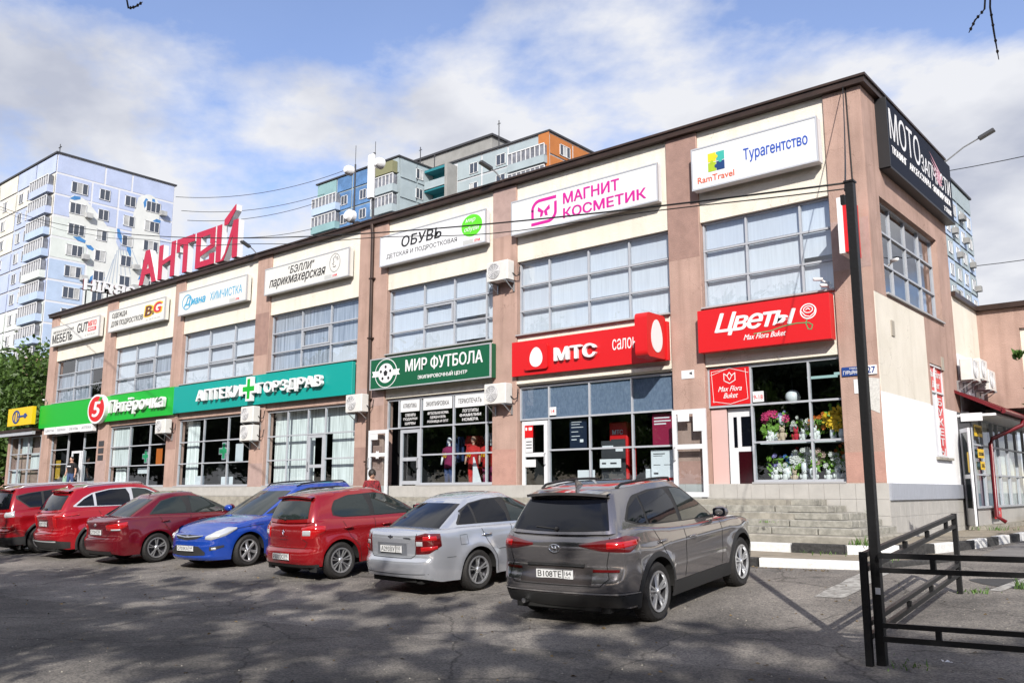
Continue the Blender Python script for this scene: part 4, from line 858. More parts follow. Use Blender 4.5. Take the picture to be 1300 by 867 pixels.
class Car:
    def __init__(s, S):
        s.S = S; hw = S['hw']; xr = -S['ohr']; xf = S['wb'] + S['ohf']; s.xr, s.xf = xr, xf
        P = [(xr, 0), (xr + .012, hw * .35), (xr + .05, hw * .66), (xr + .14, hw * .875), (xr + .32, hw * .965), (xr + .62, hw * .992), (.3, hw), (S['wb'] * .5, hw), (S['wb'] - .2, hw), (xf - .75, hw * .985), (xf - .42, hw * .93), (xf - .2, hw * .80), (xf - .075, hw * .60), (xf - .015, hw * .32), (xf, 0)]
        # catmull-rom resample
        Q = []
        for i in range(len(P) - 1):
            p0 = Vector(P[i - 1]) if i else Vector((P[1][0], -P[1][1])); p1 = Vector(P[i]); p2 = Vector(P[i + 1]); p3 = Vector(P[i + 2]) if i + 2 < len(P) else Vector((P[-2][0], -P[-2][1]))
            for k in range(24):
                t = k / 24; Q.append(.5 * ((2 * p1) + (-p0 + p2) * t + (2 * p0 - 5 * p1 + 4 * p2 - p3) * t * t + (-p0 + 3 * p1 - 3 * p2 + p3) * t ** 3))
        Q.append(Vector(P[-1])); Lc = [0]
        for a, b in zip(Q, Q[1:]): Lc.append(Lc[-1] + (b - a).length)
        s.len = Lc[-1]; n = S.get('n', 190); s.pl = []; s.n = n; j = 0
        for i in range(n + 1):
            d = s.len * i / n
            while j < len(Lc) - 2 and Lc[j + 1] < d: j += 1
            s.pl.append(Q[j].lerp(Q[j + 1], (d - Lc[j]) / max(1e-9, Lc[j + 1] - Lc[j])))
        s.nm = []
        for i in range(n + 1):
            a = s.pl[max(0, i - 1)]; b = s.pl[min(n, i + 1)]; t = (b - a).normalized(); s.nm.append(Vector((-t.y, t.x)))   # outward on +y side
        s.nm[0] = Vector((-1, 0)); s.nm[-1] = Vector((1, 0))
    def top(s, i):
        return crom(s.S['T'], s.pl[i].x) if not hasattr(s, '_t') else 0
    def topat(s, x): return crom(s.S['T'], x)
    def bot(s, i):
        S = s.S; p = s.pl[i]; z = lin(S['B'], p.x); nm = s.nm[i]
        if abs(nm.y) > .6:
            for xw in (0, S['wb']):
                d = abs(p.x - xw)
                if d < S['Ra']: z = max(z, S['rt'] + math.sqrt(S['Ra'] ** 2 - d * d))
        return z
    def tub(s, u, z, off=0.0):
        """u: sample position (float) along half outline from rear centre to front centre"""
        S = s.S; u = max(0, min(s.n, u)); i = min(int(u), s.n - 1); f = u - i; p = s.pl[i].lerp(s.pl[i + 1], f); nm = s.nm[i].lerp(s.nm[i + 1], f).normalized()
        # nm.x<0 rear, >0 front
        w = abs(nm.x) ** 1.3
        ix = crom(S['OR'], z) if nm.x < 0 else crom(S['OF'], z); iy = crom(S['OS'], z)
        T = crom(S['T'], p.x); r_ = S.get('sh', .05); sh = 0
        if T - z < r_: q = 1 - (T - z) / r_; sh = r_ * .75 * (1 - math.sqrt(max(0, 1 - min(1, q) ** 2)))
        fl = 0
        for xw in (0, S['wb']):
            d = math.hypot(p.x - xw, z - S['rt']); fl += S.get('flare', .02) * math.exp(-((d - S['Ra'] - .02) / .10) ** 2)
        x = p.x - math.copysign(1, nm.x) * ix * w - nm.x * (sh - off); y = p.y - abs(nm.y) * iy - nm.y * (sh - off) + nm.y * fl
        return Vector((x, max(0, y) if u > 0 and u < s.n else 0, z))
    def u_at_x(s, x, z=.6):
        lo, hi = 0, s.n
        for _ in range(24):
            m = (lo + hi) / 2
            if s.tub(m, z).x < x: lo = m
            else: hi = m
        return (lo + hi) / 2
    def u_at_y(s, y, rear=True, z=.6):
        lo, hi = (0, s.n * .45) if rear else (s.n, s.n * .55)
        for _ in range(24):
            m = (lo + hi) / 2
            if s.tub(m, z).y < y: lo = m
            else: hi = m
        return (lo + hi) / 2
    # greenhouse --------------------------------------------------
    def gh_outline(s, k, v):
        """k in 0..1: 0 rear centre .. 1 front centre ; v 0 belt .. 1 roof edge"""
        S = s.S; g = S['G']; le = lambda a, b: a + (b - a) * v
        xr, xf = le(g['xrb'], g['xrt']), le(g['xfb'], g['xft']); hw = le(g['hwb'], g['hwt']); cr = le(g.get('crb', .18), g.get('crt', .16)); cf = le(g.get('cfb', .30), g.get('cft', .2))
        hwr = hw * g.get('rn', .93)      # narrower at the rear
        hwf = hw * g.get('fn', .95)
        A, Bk, C_, D = .22, .30, .70, .78
        if k < A: t = k / A; y = (hwr - cr) * t; return xr + .05 * t * t, y, (-1, 0)
        if k < Bk: t = (k - A) / (Bk - A) * math.pi / 2; return xr + .05 + cr * (1 - math.cos(t)), hwr - cr + cr * math.sin(t), (-math.cos(t), math.sin(t))
        if k < C_:
            t = (k - Bk) / (C_ - Bk); x0 = xr + .05 + cr; x1 = xf - .12 - cf; y = hwr + (hwf - hwr) * t + (hw - (hwr + hwf) / 2) * 4 * t * (1 - t) * .9; return x0 + (x1 - x0) * t, y, (0, 1)
        if k < D: t = (k - C_) / (D - C_) * math.pi / 2; return xf - .12 - cf + cf * math.sin(t), hwf - cf * .9 * (1 - math.cos(t)), (math.sin(t), math.cos(t))
        t = (k - D) / (1 - D); return xf - .12 + .12 * (1 - (1 - t) ** 2), (hwf - cf * .9) * (1 - t), (1, 0)
    def zr(s, x): return crom(s.S['G']['zr'], x)
    def gh(s, k, v, off=0):
        x, y, nm = s.gh_outline(k, v); x0, _, _ = s.gh_outline(k, 0); x1, _, _ = s.gh_outline(k, 1)
        z0 = s.topat(min(max(x0, s.xr + .02), s.xf - .02)) - .03; z1 = s.zr(x1)
        if v > 1: v = 1
        z = z0 + (z1 - z0) * v; bl = s.S['G'].get('bulge', .025) * 4 * v * (1 - v); e = bl + off
        return Vector((x + nm[0] * e, y + nm[1] * e, z + off * .3))
    def ghside(s, x, z, off=0):
        lo, hi = .24, .76; best = None
        # solve v for height then k for x, few fixed-point rounds
        k = .5; v = .5
        for _ in range(14):
            x0, _, _ = s.gh_outline(k, 0); x1, _, _ = s.gh_outline(k, 1); z0 = s.topat(x0) - .03; z1 = s.zr(x1); v = max(0, min(1, (z - z0) / (z1 - z0)))
            a, b = lo, hi
            for _ in range(18):
                m = (a + b) / 2
                if s.gh_outline(m, v)[0] < x: a = m
                else: b = m
            k = (a + b) / 2
        return s.gh(k, v, off)

def frange(a, b, n): return [a + (b - a) * i / n for i in range(n + 1)]

def build_car(S, root):
    c = Car(S); n = c.n; nv = 26
    body = MB()
    for sg in (1, -1):
        rows = []
        for i in range(n + 1):
            zb, zt = c.bot(i), c.topat(c.pl[i].x); rows.append([c.tub(i, zb + (zt - zb) * (j / nv)) for j in range(nv + 1)])
        rows = [[Vector((p.x, p.y * sg, p.z)) for p in r] for r in rows]
        body.grid(rows, flip=sg < 0)
        # top sheet: bonnet and boot lid
        capn = 8; top = []
        for i in range(n + 1):
            e = rows[i][-1]; x = e.x; yy = abs(e.y); crn = S.get('crown', .05) * min(1, (yy / S['hw'])) ** 2; rw = []
            for j in range(capn + 1): t = 1 - j / capn; rw.append(Vector((x, e.y * t, e.z + crn * (1 - t * t))))
            top.append(rw)
        body.grid(top, flip=sg < 0)
        # arch returns
        # greenhouse
        nk, nvv = 120, 10
        gr = [[c.gh(k / nk, v / nvv) for v in range(nvv + 1)] for k in range(nk + 1)]; gr = [[Vector((p.x, p.y * sg, p.z)) for p in r] for r in gr]
        body.grid(gr, flip=sg < 0)
        rf = []
        for k in range(nk + 1):
            e = gr[k][-1]; crn = S['G'].get('rc', .05) * min(1, abs(e.y) / S['G']['hwt']) ** 1.5; rw = []
            for j in range(8): t = 1 - j / 7; rw.append(Vector((e.x, e.y * t, e.z + crn * math.sin(math.acos(min(1, t))) ** .9 if t < 1 else e.z)))
            rf.append(rw)
        body.grid(rf, flip=sg < 0)
    paint = S['paint']
    bo = body.build('body', paint, root, smooth=True, merge=.002, angle=R(38))
    # dark floor and wheel housings
    u = MB(); w = S['hw'] - .27; u.box(c.xr + .15, c.xf - .2, -w, w, .2, .62)
    for sg in (1, -1):
        for xw in (0, S['wb']):
            pts = []
            for k in range(19):
                a = math.pi * k / 18; rr = S['Ra'] + .004; pts.append((xw + rr * math.cos(a), S['rt'] + rr * math.sin(a)))
            o1 = []; o2 = []
            for (x, z) in pts:
                y = c.tub(c.u_at_x(x, z), z).y - .006; o1.append(Vector((x, y * sg, z))); o2.append(Vector((x, (w - .02) * sg, z)))
            u.grid([o1, o2])
            u.box(xw - S['Ra'] - .02, xw + S['Ra'] + .02, min(sg * (w - .03), sg * (w - .01)), max(sg * (w - .03), sg * (w - .01)), .2, S['rt'] + S['Ra'])
    u.box(c.xr + .12, c.xr + .5, -w + .1, w - .1, .22, .5); u.build('underbody', MT['wellblack'], bo)

    def over(name, fu, mat, rows, parent=bo, sides=(1, -1), label=None, th=.0):
        b = MB()
        for sg in sides: b.grid([[Vector((p.x, p.y * sg, p.z)) for p in r] for r in rows], flip=sg < 0)
        o = b.build(name, mat, parent, smooth=True, recalc=False)
        return o
    def sidewin(name, lo, up, mat, off=.006, nx=26, nz=6, sides=(1, -1)):
        x0, x1 = lo[0][0], lo[-1][0]; rows = []
        for i in range(nx + 1):
            x = x0 + (x1 - x0) * i / nx; a, b = lin(lo, x), lin(up, x); rows.append([c.ghside(x, a + (b - a) * j / nz, off) for j in range(nz + 1)])
        out = []
        for sg in sides:
            b = MB(); b.grid([[Vector((p.x, p.y * sg, p.z)) for p in r] for r in rows], flip=sg > 0); o = b.build(name, mat, bo, smooth=True, recalc=False); out.append(o)
        return out
    # dark surround then the panes
    g = S['G']
    if S.get('surround'): lo, up = S['surround']; sidewin('window_surround', lo, up, S.get('surmat', MT['cladding']), .004, 40)
    for (lo, up, kind) in S['wins']: sidewin('side_window', lo, up, MT['carglass'] if kind else MT['carglass2'], .008)
    # rear window and windscreen
    def screen(name, k0, k1, v0, v1, mat, off=.006, arch=0, front=False):
        ks = frange(k0, k1, 16); rows = []
        for k in ks:
            t = (k - k0) / (k1 - k0) if not front else (k1 - k) / (k1 - k0); a, b = v0 + arch * .3 * t ** 2, v1 - arch * t ** 3; rows.append([c.gh(k, a + (b - a) * j / 8, off) for j in range(9)])
        b = MB()
        for sg in (1, -1): b.grid([[Vector((p.x, p.y * sg, p.z)) for p in r] for r in rows], flip=sg > 0)
        return b.build(name, mat, bo, smooth=True, merge=.0005, recalc=False)
    screen('rear_window', 0, S.get('rk', .24), S.get('rv0', .1), S.get('rv1', .88), MT['carglass'] if S.get('reardark', 1) else MT['carglass2'], arch=.05)
    screen('windscreen', .755, 1, .10, .93, S.get('wsmat', MT['carglass2']), arch=.04, front=True)
    # bands and shapes on the lower body, given in (u, z)
    def band(name, u0, u1, lo, up, mat, off=.01, nu=24, nz=5, sides=(1, -1), parent=bo, puff=0):
        rows = []
        for i in range(nu + 1):
            t = i / nu; u_ = u0 + (u1 - u0) * t; a, b = lo(t) if callable(lo) else lo, up(t) if callable(up) else up
            rows.append([c.tub(u_, a + (b - a) * j / nz, off * ((1 if 0 < i < nu or u0 == 0 or u1 == n else .1) * (1 if 0 < j < nz else .1) if puff else 1)) for j in range(nz + 1)])
        res = []
        if u0 == 0 or u1 == n:
            b = MB()
            for sg in sides: b.grid([[Vector((p.x, p.y * sg, p.z)) for p in r] for r in rows], flip=sg > 0)
            return [b.build(name, mat, parent, smooth=True, merge=.0004, recalc=False)]
        for sg in sides:
            b = MB(); b.grid([[Vector((p.x, p.y * sg, p.z)) for p in r] for r in rows], flip=sg > 0); res.append(b.build(name, mat, parent, smooth=True, recalc=False))
        return res
    UY, UX_ = c.u_at_y, c.u_at_x
    pw = lambda pts: (lambda t: lin(pts, t))
    if S.get('clad'):
        cz, cw = S['clad']
        for xw in (0, S['wb']):
            for sg in (1, -1):
                rows = []
                for k in range(29):
                    a = math.pi * (-.09 + 1.18 * k / 28); rw = []
                    for q in (0, .5, 1):
                        r_ = S['Ra'] + cw * q; x, z = xw + r_ * math.cos(a), max(S['rt'] + r_ * math.sin(a), .2); p = c.tub(UX_(x, z), z, .012 if q < 1 else .004); rw.append(Vector((p.x, p.y * sg, p.z)))
                    rows.append(rw)
                b = MB(); b.grid(rows, flip=sg < 0); b.build('arch_trim', MT['cladding'], bo, smooth=True, recalc=False)
        band('sill_trim', UX_(S['Ra'] + .03, .4), UX_(S['wb'] - S['Ra'] - .03, .4), .22, cz, MT['cladding'], .010)
    # panel gaps
    def gap(pts, w=.010, name='panel_gap', mat=None, side=1, sides=(1, -1), off=.0025):
        for sg in sides:
            A, B_ = [], []
            P = []
            for a, b2 in zip(pts, pts[1:]):
                k = max(3, int(math.dist(a, b2) / .05)); P += [(a[0] + (b2[0] - a[0]) * i / k, a[1] + (b2[1] - a[1]) * i / k) for i in range(k)]
            P.append(pts[-1])
            for i, p in enumerate(P):
                q, r_ = P[min(i + 1, len(P) - 1)], P[max(i - 1, 0)]; d = Vector((q[0] - r_[0], q[1] - r_[1])).normalized(); nx, nz = -d.y * w / 2, d.x * w / 2
                for lst, k in ((A, 1), (B_, -1)):
                    x, z = p[0] + nx * k, p[1] + nz * k; z = min(z, c.topat(x) - .002); v = c.tub(UX_(x, z), z, off); lst.append(Vector((v.x, v.y * sg, v.z)))
            m = MB(); m.grid([A, B_], flip=sg > 0); m.build(name, mat or MT['hole'], bo, recalc=False)
    for pts in S.get('gaps', []): gap(pts)
    def rgap(pts, w=.010, rear=True, mat=None, name='panel_gap'):
        """gap on the tail or nose in (y,z), mirrored"""
        for sg in (1, -1):
            A, B_ = [], []; P = []
            for a, b2 in zip(pts, pts[1:]):
                k = max(2, int(math.dist(a, b2) / .06)); P += [(a[0] + (b2[0] - a[0]) * i / k, a[1] + (b2[1] - a[1]) * i / k) for i in range(k)]
            P.append(pts[-1])
            for i, p in enumerate(P):
                q, r_ = P[min(i + 1, len(P) - 1)], P[max(i - 1, 0)]; d = Vector((q[0] - r_[0], q[1] - r_[1])).normalized(); ny, nz = -d.y * w / 2, d.x * w / 2
                for lst, k in ((A, 1), (B_, -1)): y, z = max(0, p[0] + ny * k), p[1] + nz * k; v = c.tub(UY(y, rear, z) if y > 1e-6 else (0 if rear else n), z, .003); lst.append(Vector((v.x, v.y * sg, v.z)))
            m = MB(); m.grid([A, B_]); m.build(name, mat or MT['hole'], bo, recalc=True)
    # wheels
    def wheel(x, sg, spokes):
        r_ = S['rt']; wd = .205; y = (S['hw'] - .015) * sg
        t = MB(); ri = r_ * .70
        t.lathe([(ri, .0), (ri + .02, .012), (r_ - .04, .014), (r_ - .012, -.012), (r_, -.04), (r_, -wd + .04), (r_ - .015, -wd + .01), (ri, -wd)], 40, 'y')
        for k in range(44):   # tread blocks
            a = 2 * math.pi * k / 44; ca, sa = math.cos(a), math.sin(a); t.obox(((r_ + .001) * ca, -.05, (r_ + .001) * sa), ((r_ + .001) * ca, -wd + .05, (r_ + .001) * sa), .016, .006, up=Vector((ca, 0, sa)))
        wo_ = t.build('wheel', MT['tyre'], root, smooth=True, angle=R(40)); wo_.location = (x, y, r_); wo_.rotation_euler = (0, 0, 0 if sg > 0 else math.pi)
        m = MB(); m.lathe([(ri, .004), (ri - .012, .008), (ri - .03, -.008), (ri - .035, -.07), (.05, -.075), (.0, -.075)], 40, 'y'); rd = m.build('rim_barrel', MT['darkrim'], wo_, smooth=True, angle=R(40))
        m = MB(); m.lathe([(ri - .003, .0), (ri - .006, .013), (ri - .028, .010), (ri - .032, -.012)], 40, 'y')
        m.lathe([(.0, .012), (.03, .012), (.036, .002), (.05, -.008), (.055, -.03)], 16, 'y')
        kind, ns, sw = spokes
        for k in range(ns):
            a = 2 * math.pi * k / ns + .3
            for da in ((-1, 1) if kind == 'double' else (0,)):
                a0 = a + da * .09 / 1; a1 = a + da * (.16 if kind == 'double' else 0); p = Vector((.045 * math.cos(a0), -.006, .045 * math.sin(a0))); q = Vector(((ri - .012) * math.cos(a1), .0, (ri - .012) * math.sin(a1)))
                d = (q - p).normalized(); sd = Vector((-d.z, 0, d.x)); w0, w1 = sw * .9, sw * 1.15
                f0 = [p + sd * w0 / 2 - Vector((0, .02, 0)), p - sd * w0 / 2 - Vector((0, .02, 0)), p - sd * w0 * .3 + Vector((0, .004, 0)), p + sd * w0 * .3 + Vector((0, .004, 0))]
                f1 = [q + sd * w1 / 2 - Vector((0, .02, 0)), q - sd * w1 / 2 - Vector((0, .02, 0)), q - sd * w1 * .3 + Vector((0, .006, 0)), q + sd * w1 * .3 + Vector((0, .006, 0))]
                m.add(f0 + f1, [(0, 1, 2, 3), (7, 6, 5, 4), (0, 4, 5, 1), (1, 5, 6, 2), (2, 6, 7, 3), (3, 7, 4, 0)])
        m.build('rim', S.get('rimmat', MT['rim']), wo_)
    for x in (0, S['wb']):
        for sg in (1, -1): wheel(x, sg, S['spokes'])
    # door handles
    for (x, z) in S['handles']:
        for sg in (1, -1):
            p = c.tub(UX_(x, z), z); b = MB()
            b.tube([(x - .09, (p.y + .0) * sg, z), (x - .07, (p.y + .028) * sg, z + .003), (x, (p.y + .036) * sg, z + .006), (x + .07, (p.y + .028) * sg, z + .003), (x + .09, p.y * sg, z)], [.010, .017, .018, .017, .010], 8)
            b.build('door_handle', S.get('handlemat', paint), bo, smooth=True)
    # mirrors
    mxp = S['mirror']
    for sg in (1, -1):
        b = MB(); y = c.ghside(mxp[0], mxp[1]).y; b.ball((mxp[0], (y + .16) * sg, mxp[1] + .04), (.075, .115, .075), 14, 9); b.tube([(mxp[0] + .02, (y - .02) * sg, mxp[1] - .03), (mxp[0], (y + .1) * sg, mxp[1] + .01)], .025, 8)
        o = b.build('wing_mirror', paint, bo, smooth=True)
        MB().prism(rrect((y + .07) * sg if sg > 0 else -(y + .25), (y + .25) if sg > 0 else -(y + .07), mxp[1] - .015, mxp[1] + .095, .03), .004, lambda u, v, w: (mxp[0] - .058 - w, u, v)).build('mirror_glass', MT['carglass'], o)
    # roof rails
    if S.get('rails'):
        x0, x1, m_ = S['rails']
        for sg in (1, -1):
            pts = []
            for i in range(15):
                t = i / 14; x = x0 + (x1 - x0) * t; q = c.ghside(x, c.zr(x) + .0); h = .0 if i in (0, 14) else .035; pts.append((x, (q.y - .035) * sg, c.zr(x) + h + .012))
            MB().tube(pts, .016, 8).build('roof_rail', m_, bo, smooth=True)
    # number plate
    def plate(x, z, txt, reg, w=.52, h=.112, back=True):
        s_ = -1 if back else 1; b = MB(); b.cbox(0, .012, -w / 2, w / 2, -h / 2, h / 2, .002); o = b.build('number_plate', MT['platewhite'], bo)
        o.location = (x - (.012 if back else 0), 0, z); tl = text(txt, 0, 1, 0, 1, 0, MT['black'], o, ext=0, bold=.015, plane='R')
        for t_, u0, u1, v0, v1 in ((tl, -.235, .10, -.035, .035), (text(reg, 0, 1, 0, 1, 0, MT['black'], o, ext=0, bold=.01, plane='R'), .14, .235, -.012, .038), (text('RUS', 0, 1, 0, 1, 0, MT['black'], o, ext=0, bold=.005, plane='R'), .15, .22, -.042, -.024)):
            for v in t_.data.vertices:
                y, z_ = v.co.y, v.co.z; yy = (u0 + (u1 - u0) * y) * (-s_ * 1); v.co = (-.001 if back else .013, -(u0 + (u1 - u0) * y) if back else (u0 + (u1 - u0) * y), v0 + (v1 - v0) * z_)
        fr = MB(); t = .006
        fr.box(-.002 if back else .012, 0 if back else .014, -w / 2, w / 2, h / 2 - t, h / 2); fr.box(-.002 if back else .012, 0 if back else .014, -w / 2, w / 2, -h / 2, -h / 2 + t); fr.box(-.002 if back else .012, 0 if back else .014, -.124 - t if back else .118, -.118 if back else .124, -h / 2 + t, h / 2 - t)
        fr.build('plate_border', MT['black'], o)
    api = dict(c=c, bo=bo, band=band, UY=UY, UX=UX_, pw=pw, gap=gap, rgap=rgap, plate=plate, over=over, screen=screen, n=n, root=root)
    if S.get('detail'): S['detail'](api)
    return bo

def rearx(c, z, y=0): return c.tub(c.u_at_y(y, True, z) if y else 0, z).x
def badge(a, x, z, r, mat, kind='ring', rear=True):
    b = MB(); s_ = -1 if rear else 1
    if kind == 'ring':
        b.tube([(x + s_ * .008, r * math.cos(t), z + r * .6 * math.sin(t)) for t in [2 * math.pi * i / 16 for i in range(17)]], .007, 6); b.obox((x + s_ * .008, -r * .45, z - r * .4), (x + s_ * .008, -r * .2, z + r * .4), .014, .012); b.obox((x + s_ * .008, r * .2, z - r * .4), (x + s_ * .008, r * .45, z + r * .4), .014, .012); b.obox((x + s_ * .008, -r * .35, z), (x + s_ * .008, r * .35, z), .012, .012)
    elif kind == 'bow': b.prism([(-r, z - r * .25), (-r * .3, z - r * .25), (-r * .3, z - r * .4), (r * .4, z - r * .4), (r * .4, z - r * .2), (r, z - r * .2), (r, z + r * .2), (r * .3, z + r * .2), (r * .3, z + r * .4), (-r * .4, z + r * .4), (-r * .4, z + r * .2), (-r, z + r * .2)], .012, lambda u, v, w: (x + s_ * w, u, v))
    elif kind == 'diamond':
        P = [(0, r), (r * .55, 0), (0, -r), (-r * .55, 0), (0, r)]; b.tube([(x + s_ * .01, p, z + q) for p, q in P], .011, 6)
    b.build('badge', mat, a['bo'], smooth=kind == 'ring')
def wiper(a, v=.16, k=.16):
    c = a['c']; p = c.gh(0, v, .012); q = c.gh(k, v + .04, .015); MB().tube([p, q], .009, 6).ball((p.x, 0, p.z), .03, 8, 5).build('wiper', MT['cladding'], a['bo'])
def spoiler(a, d, mat, y=.92, drop=.0):
    c = a['c']; g = c.S['G']; b = MB(); L_, U, D = [], [], []; w = g['hwt'] * y
    for i in range(17):
        t = -1 + i / 8; yy = w * t; x0 = g['xrt'] + .06; x1 = g['xrt'] - d + .10 * t * t * d / .15; z = c.zr(g['xrt']) + g.get('rc', .05) * (1 - t * t) * .8
        L_.append((x0, yy, z + .008)); U.append((x1, yy, z - .012 - drop)); D.append((x1 + .01, yy, z - .045 - drop))
    M_ = [(x + .0, y_, z - .065) for (x, y_, z) in L_]; b.grid([L_, U, D, M_]); b.build('spoiler', mat, a['bo'], smooth=True, angle=R(40))

# --- individual cars
def paintm(name, col, metal=.35, rough=.28):
    rough *= .8; m = M(name, col, rough, metal, coat=1.0, spec=.5); return m
def d_suv(a):
    c, band, UY, UX, pw, n = a['c'], a['band'], a['UY'], a['UX'], a['pw'], a['n']
    band('bumper_trim', 0, UX(-.42, .35), pw([(0, .25), (1, .27)]), pw([(0, .405), (.5, .405), (.85, .40), (1, .40)]), MT['cladding'], .012)
    band('bumper_lip', 0, UX(-.45, .42), pw([(0, .425), (.5, .425), (.85, .415), (1, .41)]), pw([(0, .44), (.5, .44), (.85, .43), (1, .42)]), MT['chrome'], .012, nz=1)
    u0, u1 = UY(.33, True, .98), UX(-.32, .95)
    band('tail_lamp', u0, u1, pw([(0, .955), (.3, .905), (.7, .885), (1, .985)]), pw([(0, .985), (.3, 1.03), (.7, 1.075), (1, 1.03)]), MT['taildark'], .014, puff=1)
    band('tail_lamp_glow', u0 + (u1 - u0) * .35, u0 + (u1 - u0) * .9, pw([(0, .92), (1, .95)]), pw([(0, 1.02), (1, 1.03)]), MT['taillamp'], .02, puff=1)  # brighter red lens area set over the dark red lamp
    band('reflector', UY(.50, True, .68), UY(.80, True, .68), .672, .70, MT['taildark'], .012)
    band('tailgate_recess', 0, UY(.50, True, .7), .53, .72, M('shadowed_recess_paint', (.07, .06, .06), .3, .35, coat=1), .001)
    a['rgap']([(0, .515), (.6, .515), (.7, .60), (.66, .74), (.70, .9), (.69, 1.06)])
    a['plate'](rearx(c, .64) - .012, .635, 'В108ТЕ', '164'); badge(a, rearx(c, .93) - .006, .93, .075, MT['chrome'])
    b = MB(); b.obox((rearx(c, .745, .0) - .014, -.4, .745), (rearx(c, .745, 0) - .014, .4, .745), .03, .022); b.build('tailgate_grip', MT['cladding'], a['bo'])
    o = text('TUCSON', 0, 1, 0, 1, 0, MT['chrome'], a['bo'], ext=0, bold=.01, plane='R')
    for v in o.data.vertices: y = .66 - .2 * v.co.y; v.co = (rearx(c, .76, y) - .012, y, .755 + .022 * v.co.z)
    o.data.flip_normals()
    wiper(a, .13, .12); spoiler(a, .17, S_SUV['paint'])
    sf = MB(); q = c.zr(-.2) + .055; sf.prism([(-.30, q - .02), (-.12, q - .02), (-.27, q + .06), (-.30, q + .06)], .024, lambda u, v, w: (u, w - .012, v)); sf.build('roof_aerial', S_SUV['paint'], a['bo'])
    a['gap']([(-.26, .93), (-.16, .98), (0, .985), (.15, .95)], .003) if False else None
    MB().tube([(-.9, .45, .3), (-.78, .45, .3)], .03, 10).build('exhaust', MT['chrome'], a['bo'])
    hl = band('headlamp', UX(3.15, .85), UY(.5, False, .8), pw([(0, .84), (1, .72)]), pw([(0, .90), (1, .80)]), MT['lampclear'], .012, puff=1)
    # plastic strips and chrome line at the window base
    a['strip'] = 1
S_SUV = dict(paint=paintm('bronze_grey_metallic', (.20, .19, .195), .7, .17), wb=2.67, ohr=.895, ohf=.915, hw=.925, rt=.352, Ra=.41, flare=.022, sh=.05, crown=.06, n=200,
    T=[(-.9, 1.10), (-.7, 1.13), (-.3, 1.14), (.3, 1.09), (1.2, 1.045), (2.1, 1.02), (2.5, 1.01), (3.0, .965), (3.35, .90), (3.5, .82), (3.59, .74)],
    B=[(-.9, .30), (-.6, .24), (-.42, .25), (.42, .27), (2.25, .27), (3.1, .22), (3.59, .28)],
    OR=[(.2, .16), (.34, .05), (.46, .0), (.56, .0), (.62, .03), (.74, .07), (.80, .06), (.92, .055), (1.0, .07), (1.12, .14)],
    OF=[(.2, .10), (.4, .0), (.55, .01), (.75, .03), (.95, .2)], OS=[(.2, .07), (.35, .035), (.5, .012), (.62, .0), (.80, .006), (.88, .0), (.95, .022), (1.12, .075)],
    G=dict(xrb=-.80, xrt=-.50, xfb=2.42, xft=1.45, hwb=.865, hwt=.63, zr=[(-.55, 1.545), (-.2, 1.59), (.5, 1.615), (1.1, 1.60), (1.5, 1.555)], rc=.045, bulge=.03, rn=.90, fn=.95, crb=.20, crt=.12),
    surround=([(-.44, 1.225), (-.2, 1.16), (.3, 1.125), (1.2, 1.09), (2.02, 1.06)], [(-.44, 1.25), (-.28, 1.40), (-.1, 1.50), (.3, 1.545), (.9, 1.55), (1.3, 1.50), (2.02, 1.07)]),
    wins=[([(-.40, 1.235), (-.2, 1.18), (-.02, 1.16)], [(-.40, 1.25), (-.28, 1.37), (-.02, 1.47)], 1), ([(.03, 1.155), (.5, 1.13), (.80, 1.115)], [(.03, 1.485), (.4, 1.525), (.72, 1.528), (.80, 1.38)], 1),
          ([(.90, 1.11), (1.2, 1.10), (1.95, 1.075)], [(.90, 1.52), (1.1, 1.515), (1.28, 1.48), (1.95, 1.085)], 0)],
    rk=.25, rv0=.07, rv1=.86, clad=(.40, .065), spokes=('double', 5, .03),
    gaps=[[(.80, .42), (.84, .8), (.87, 1.05)], [(.38, .62), (.18, .86), (.06, 1.08)], [(1.98, .42), (2.0, .7), (2.02, 1.0)], [(.38, .62), (.50, .42)]],
    handles=[(.18, .93), (1.02, .90)], mirror=(1.93, 1.09), rails=(-.25, 1.25, MT['blackmetal']), detail=d_suv)

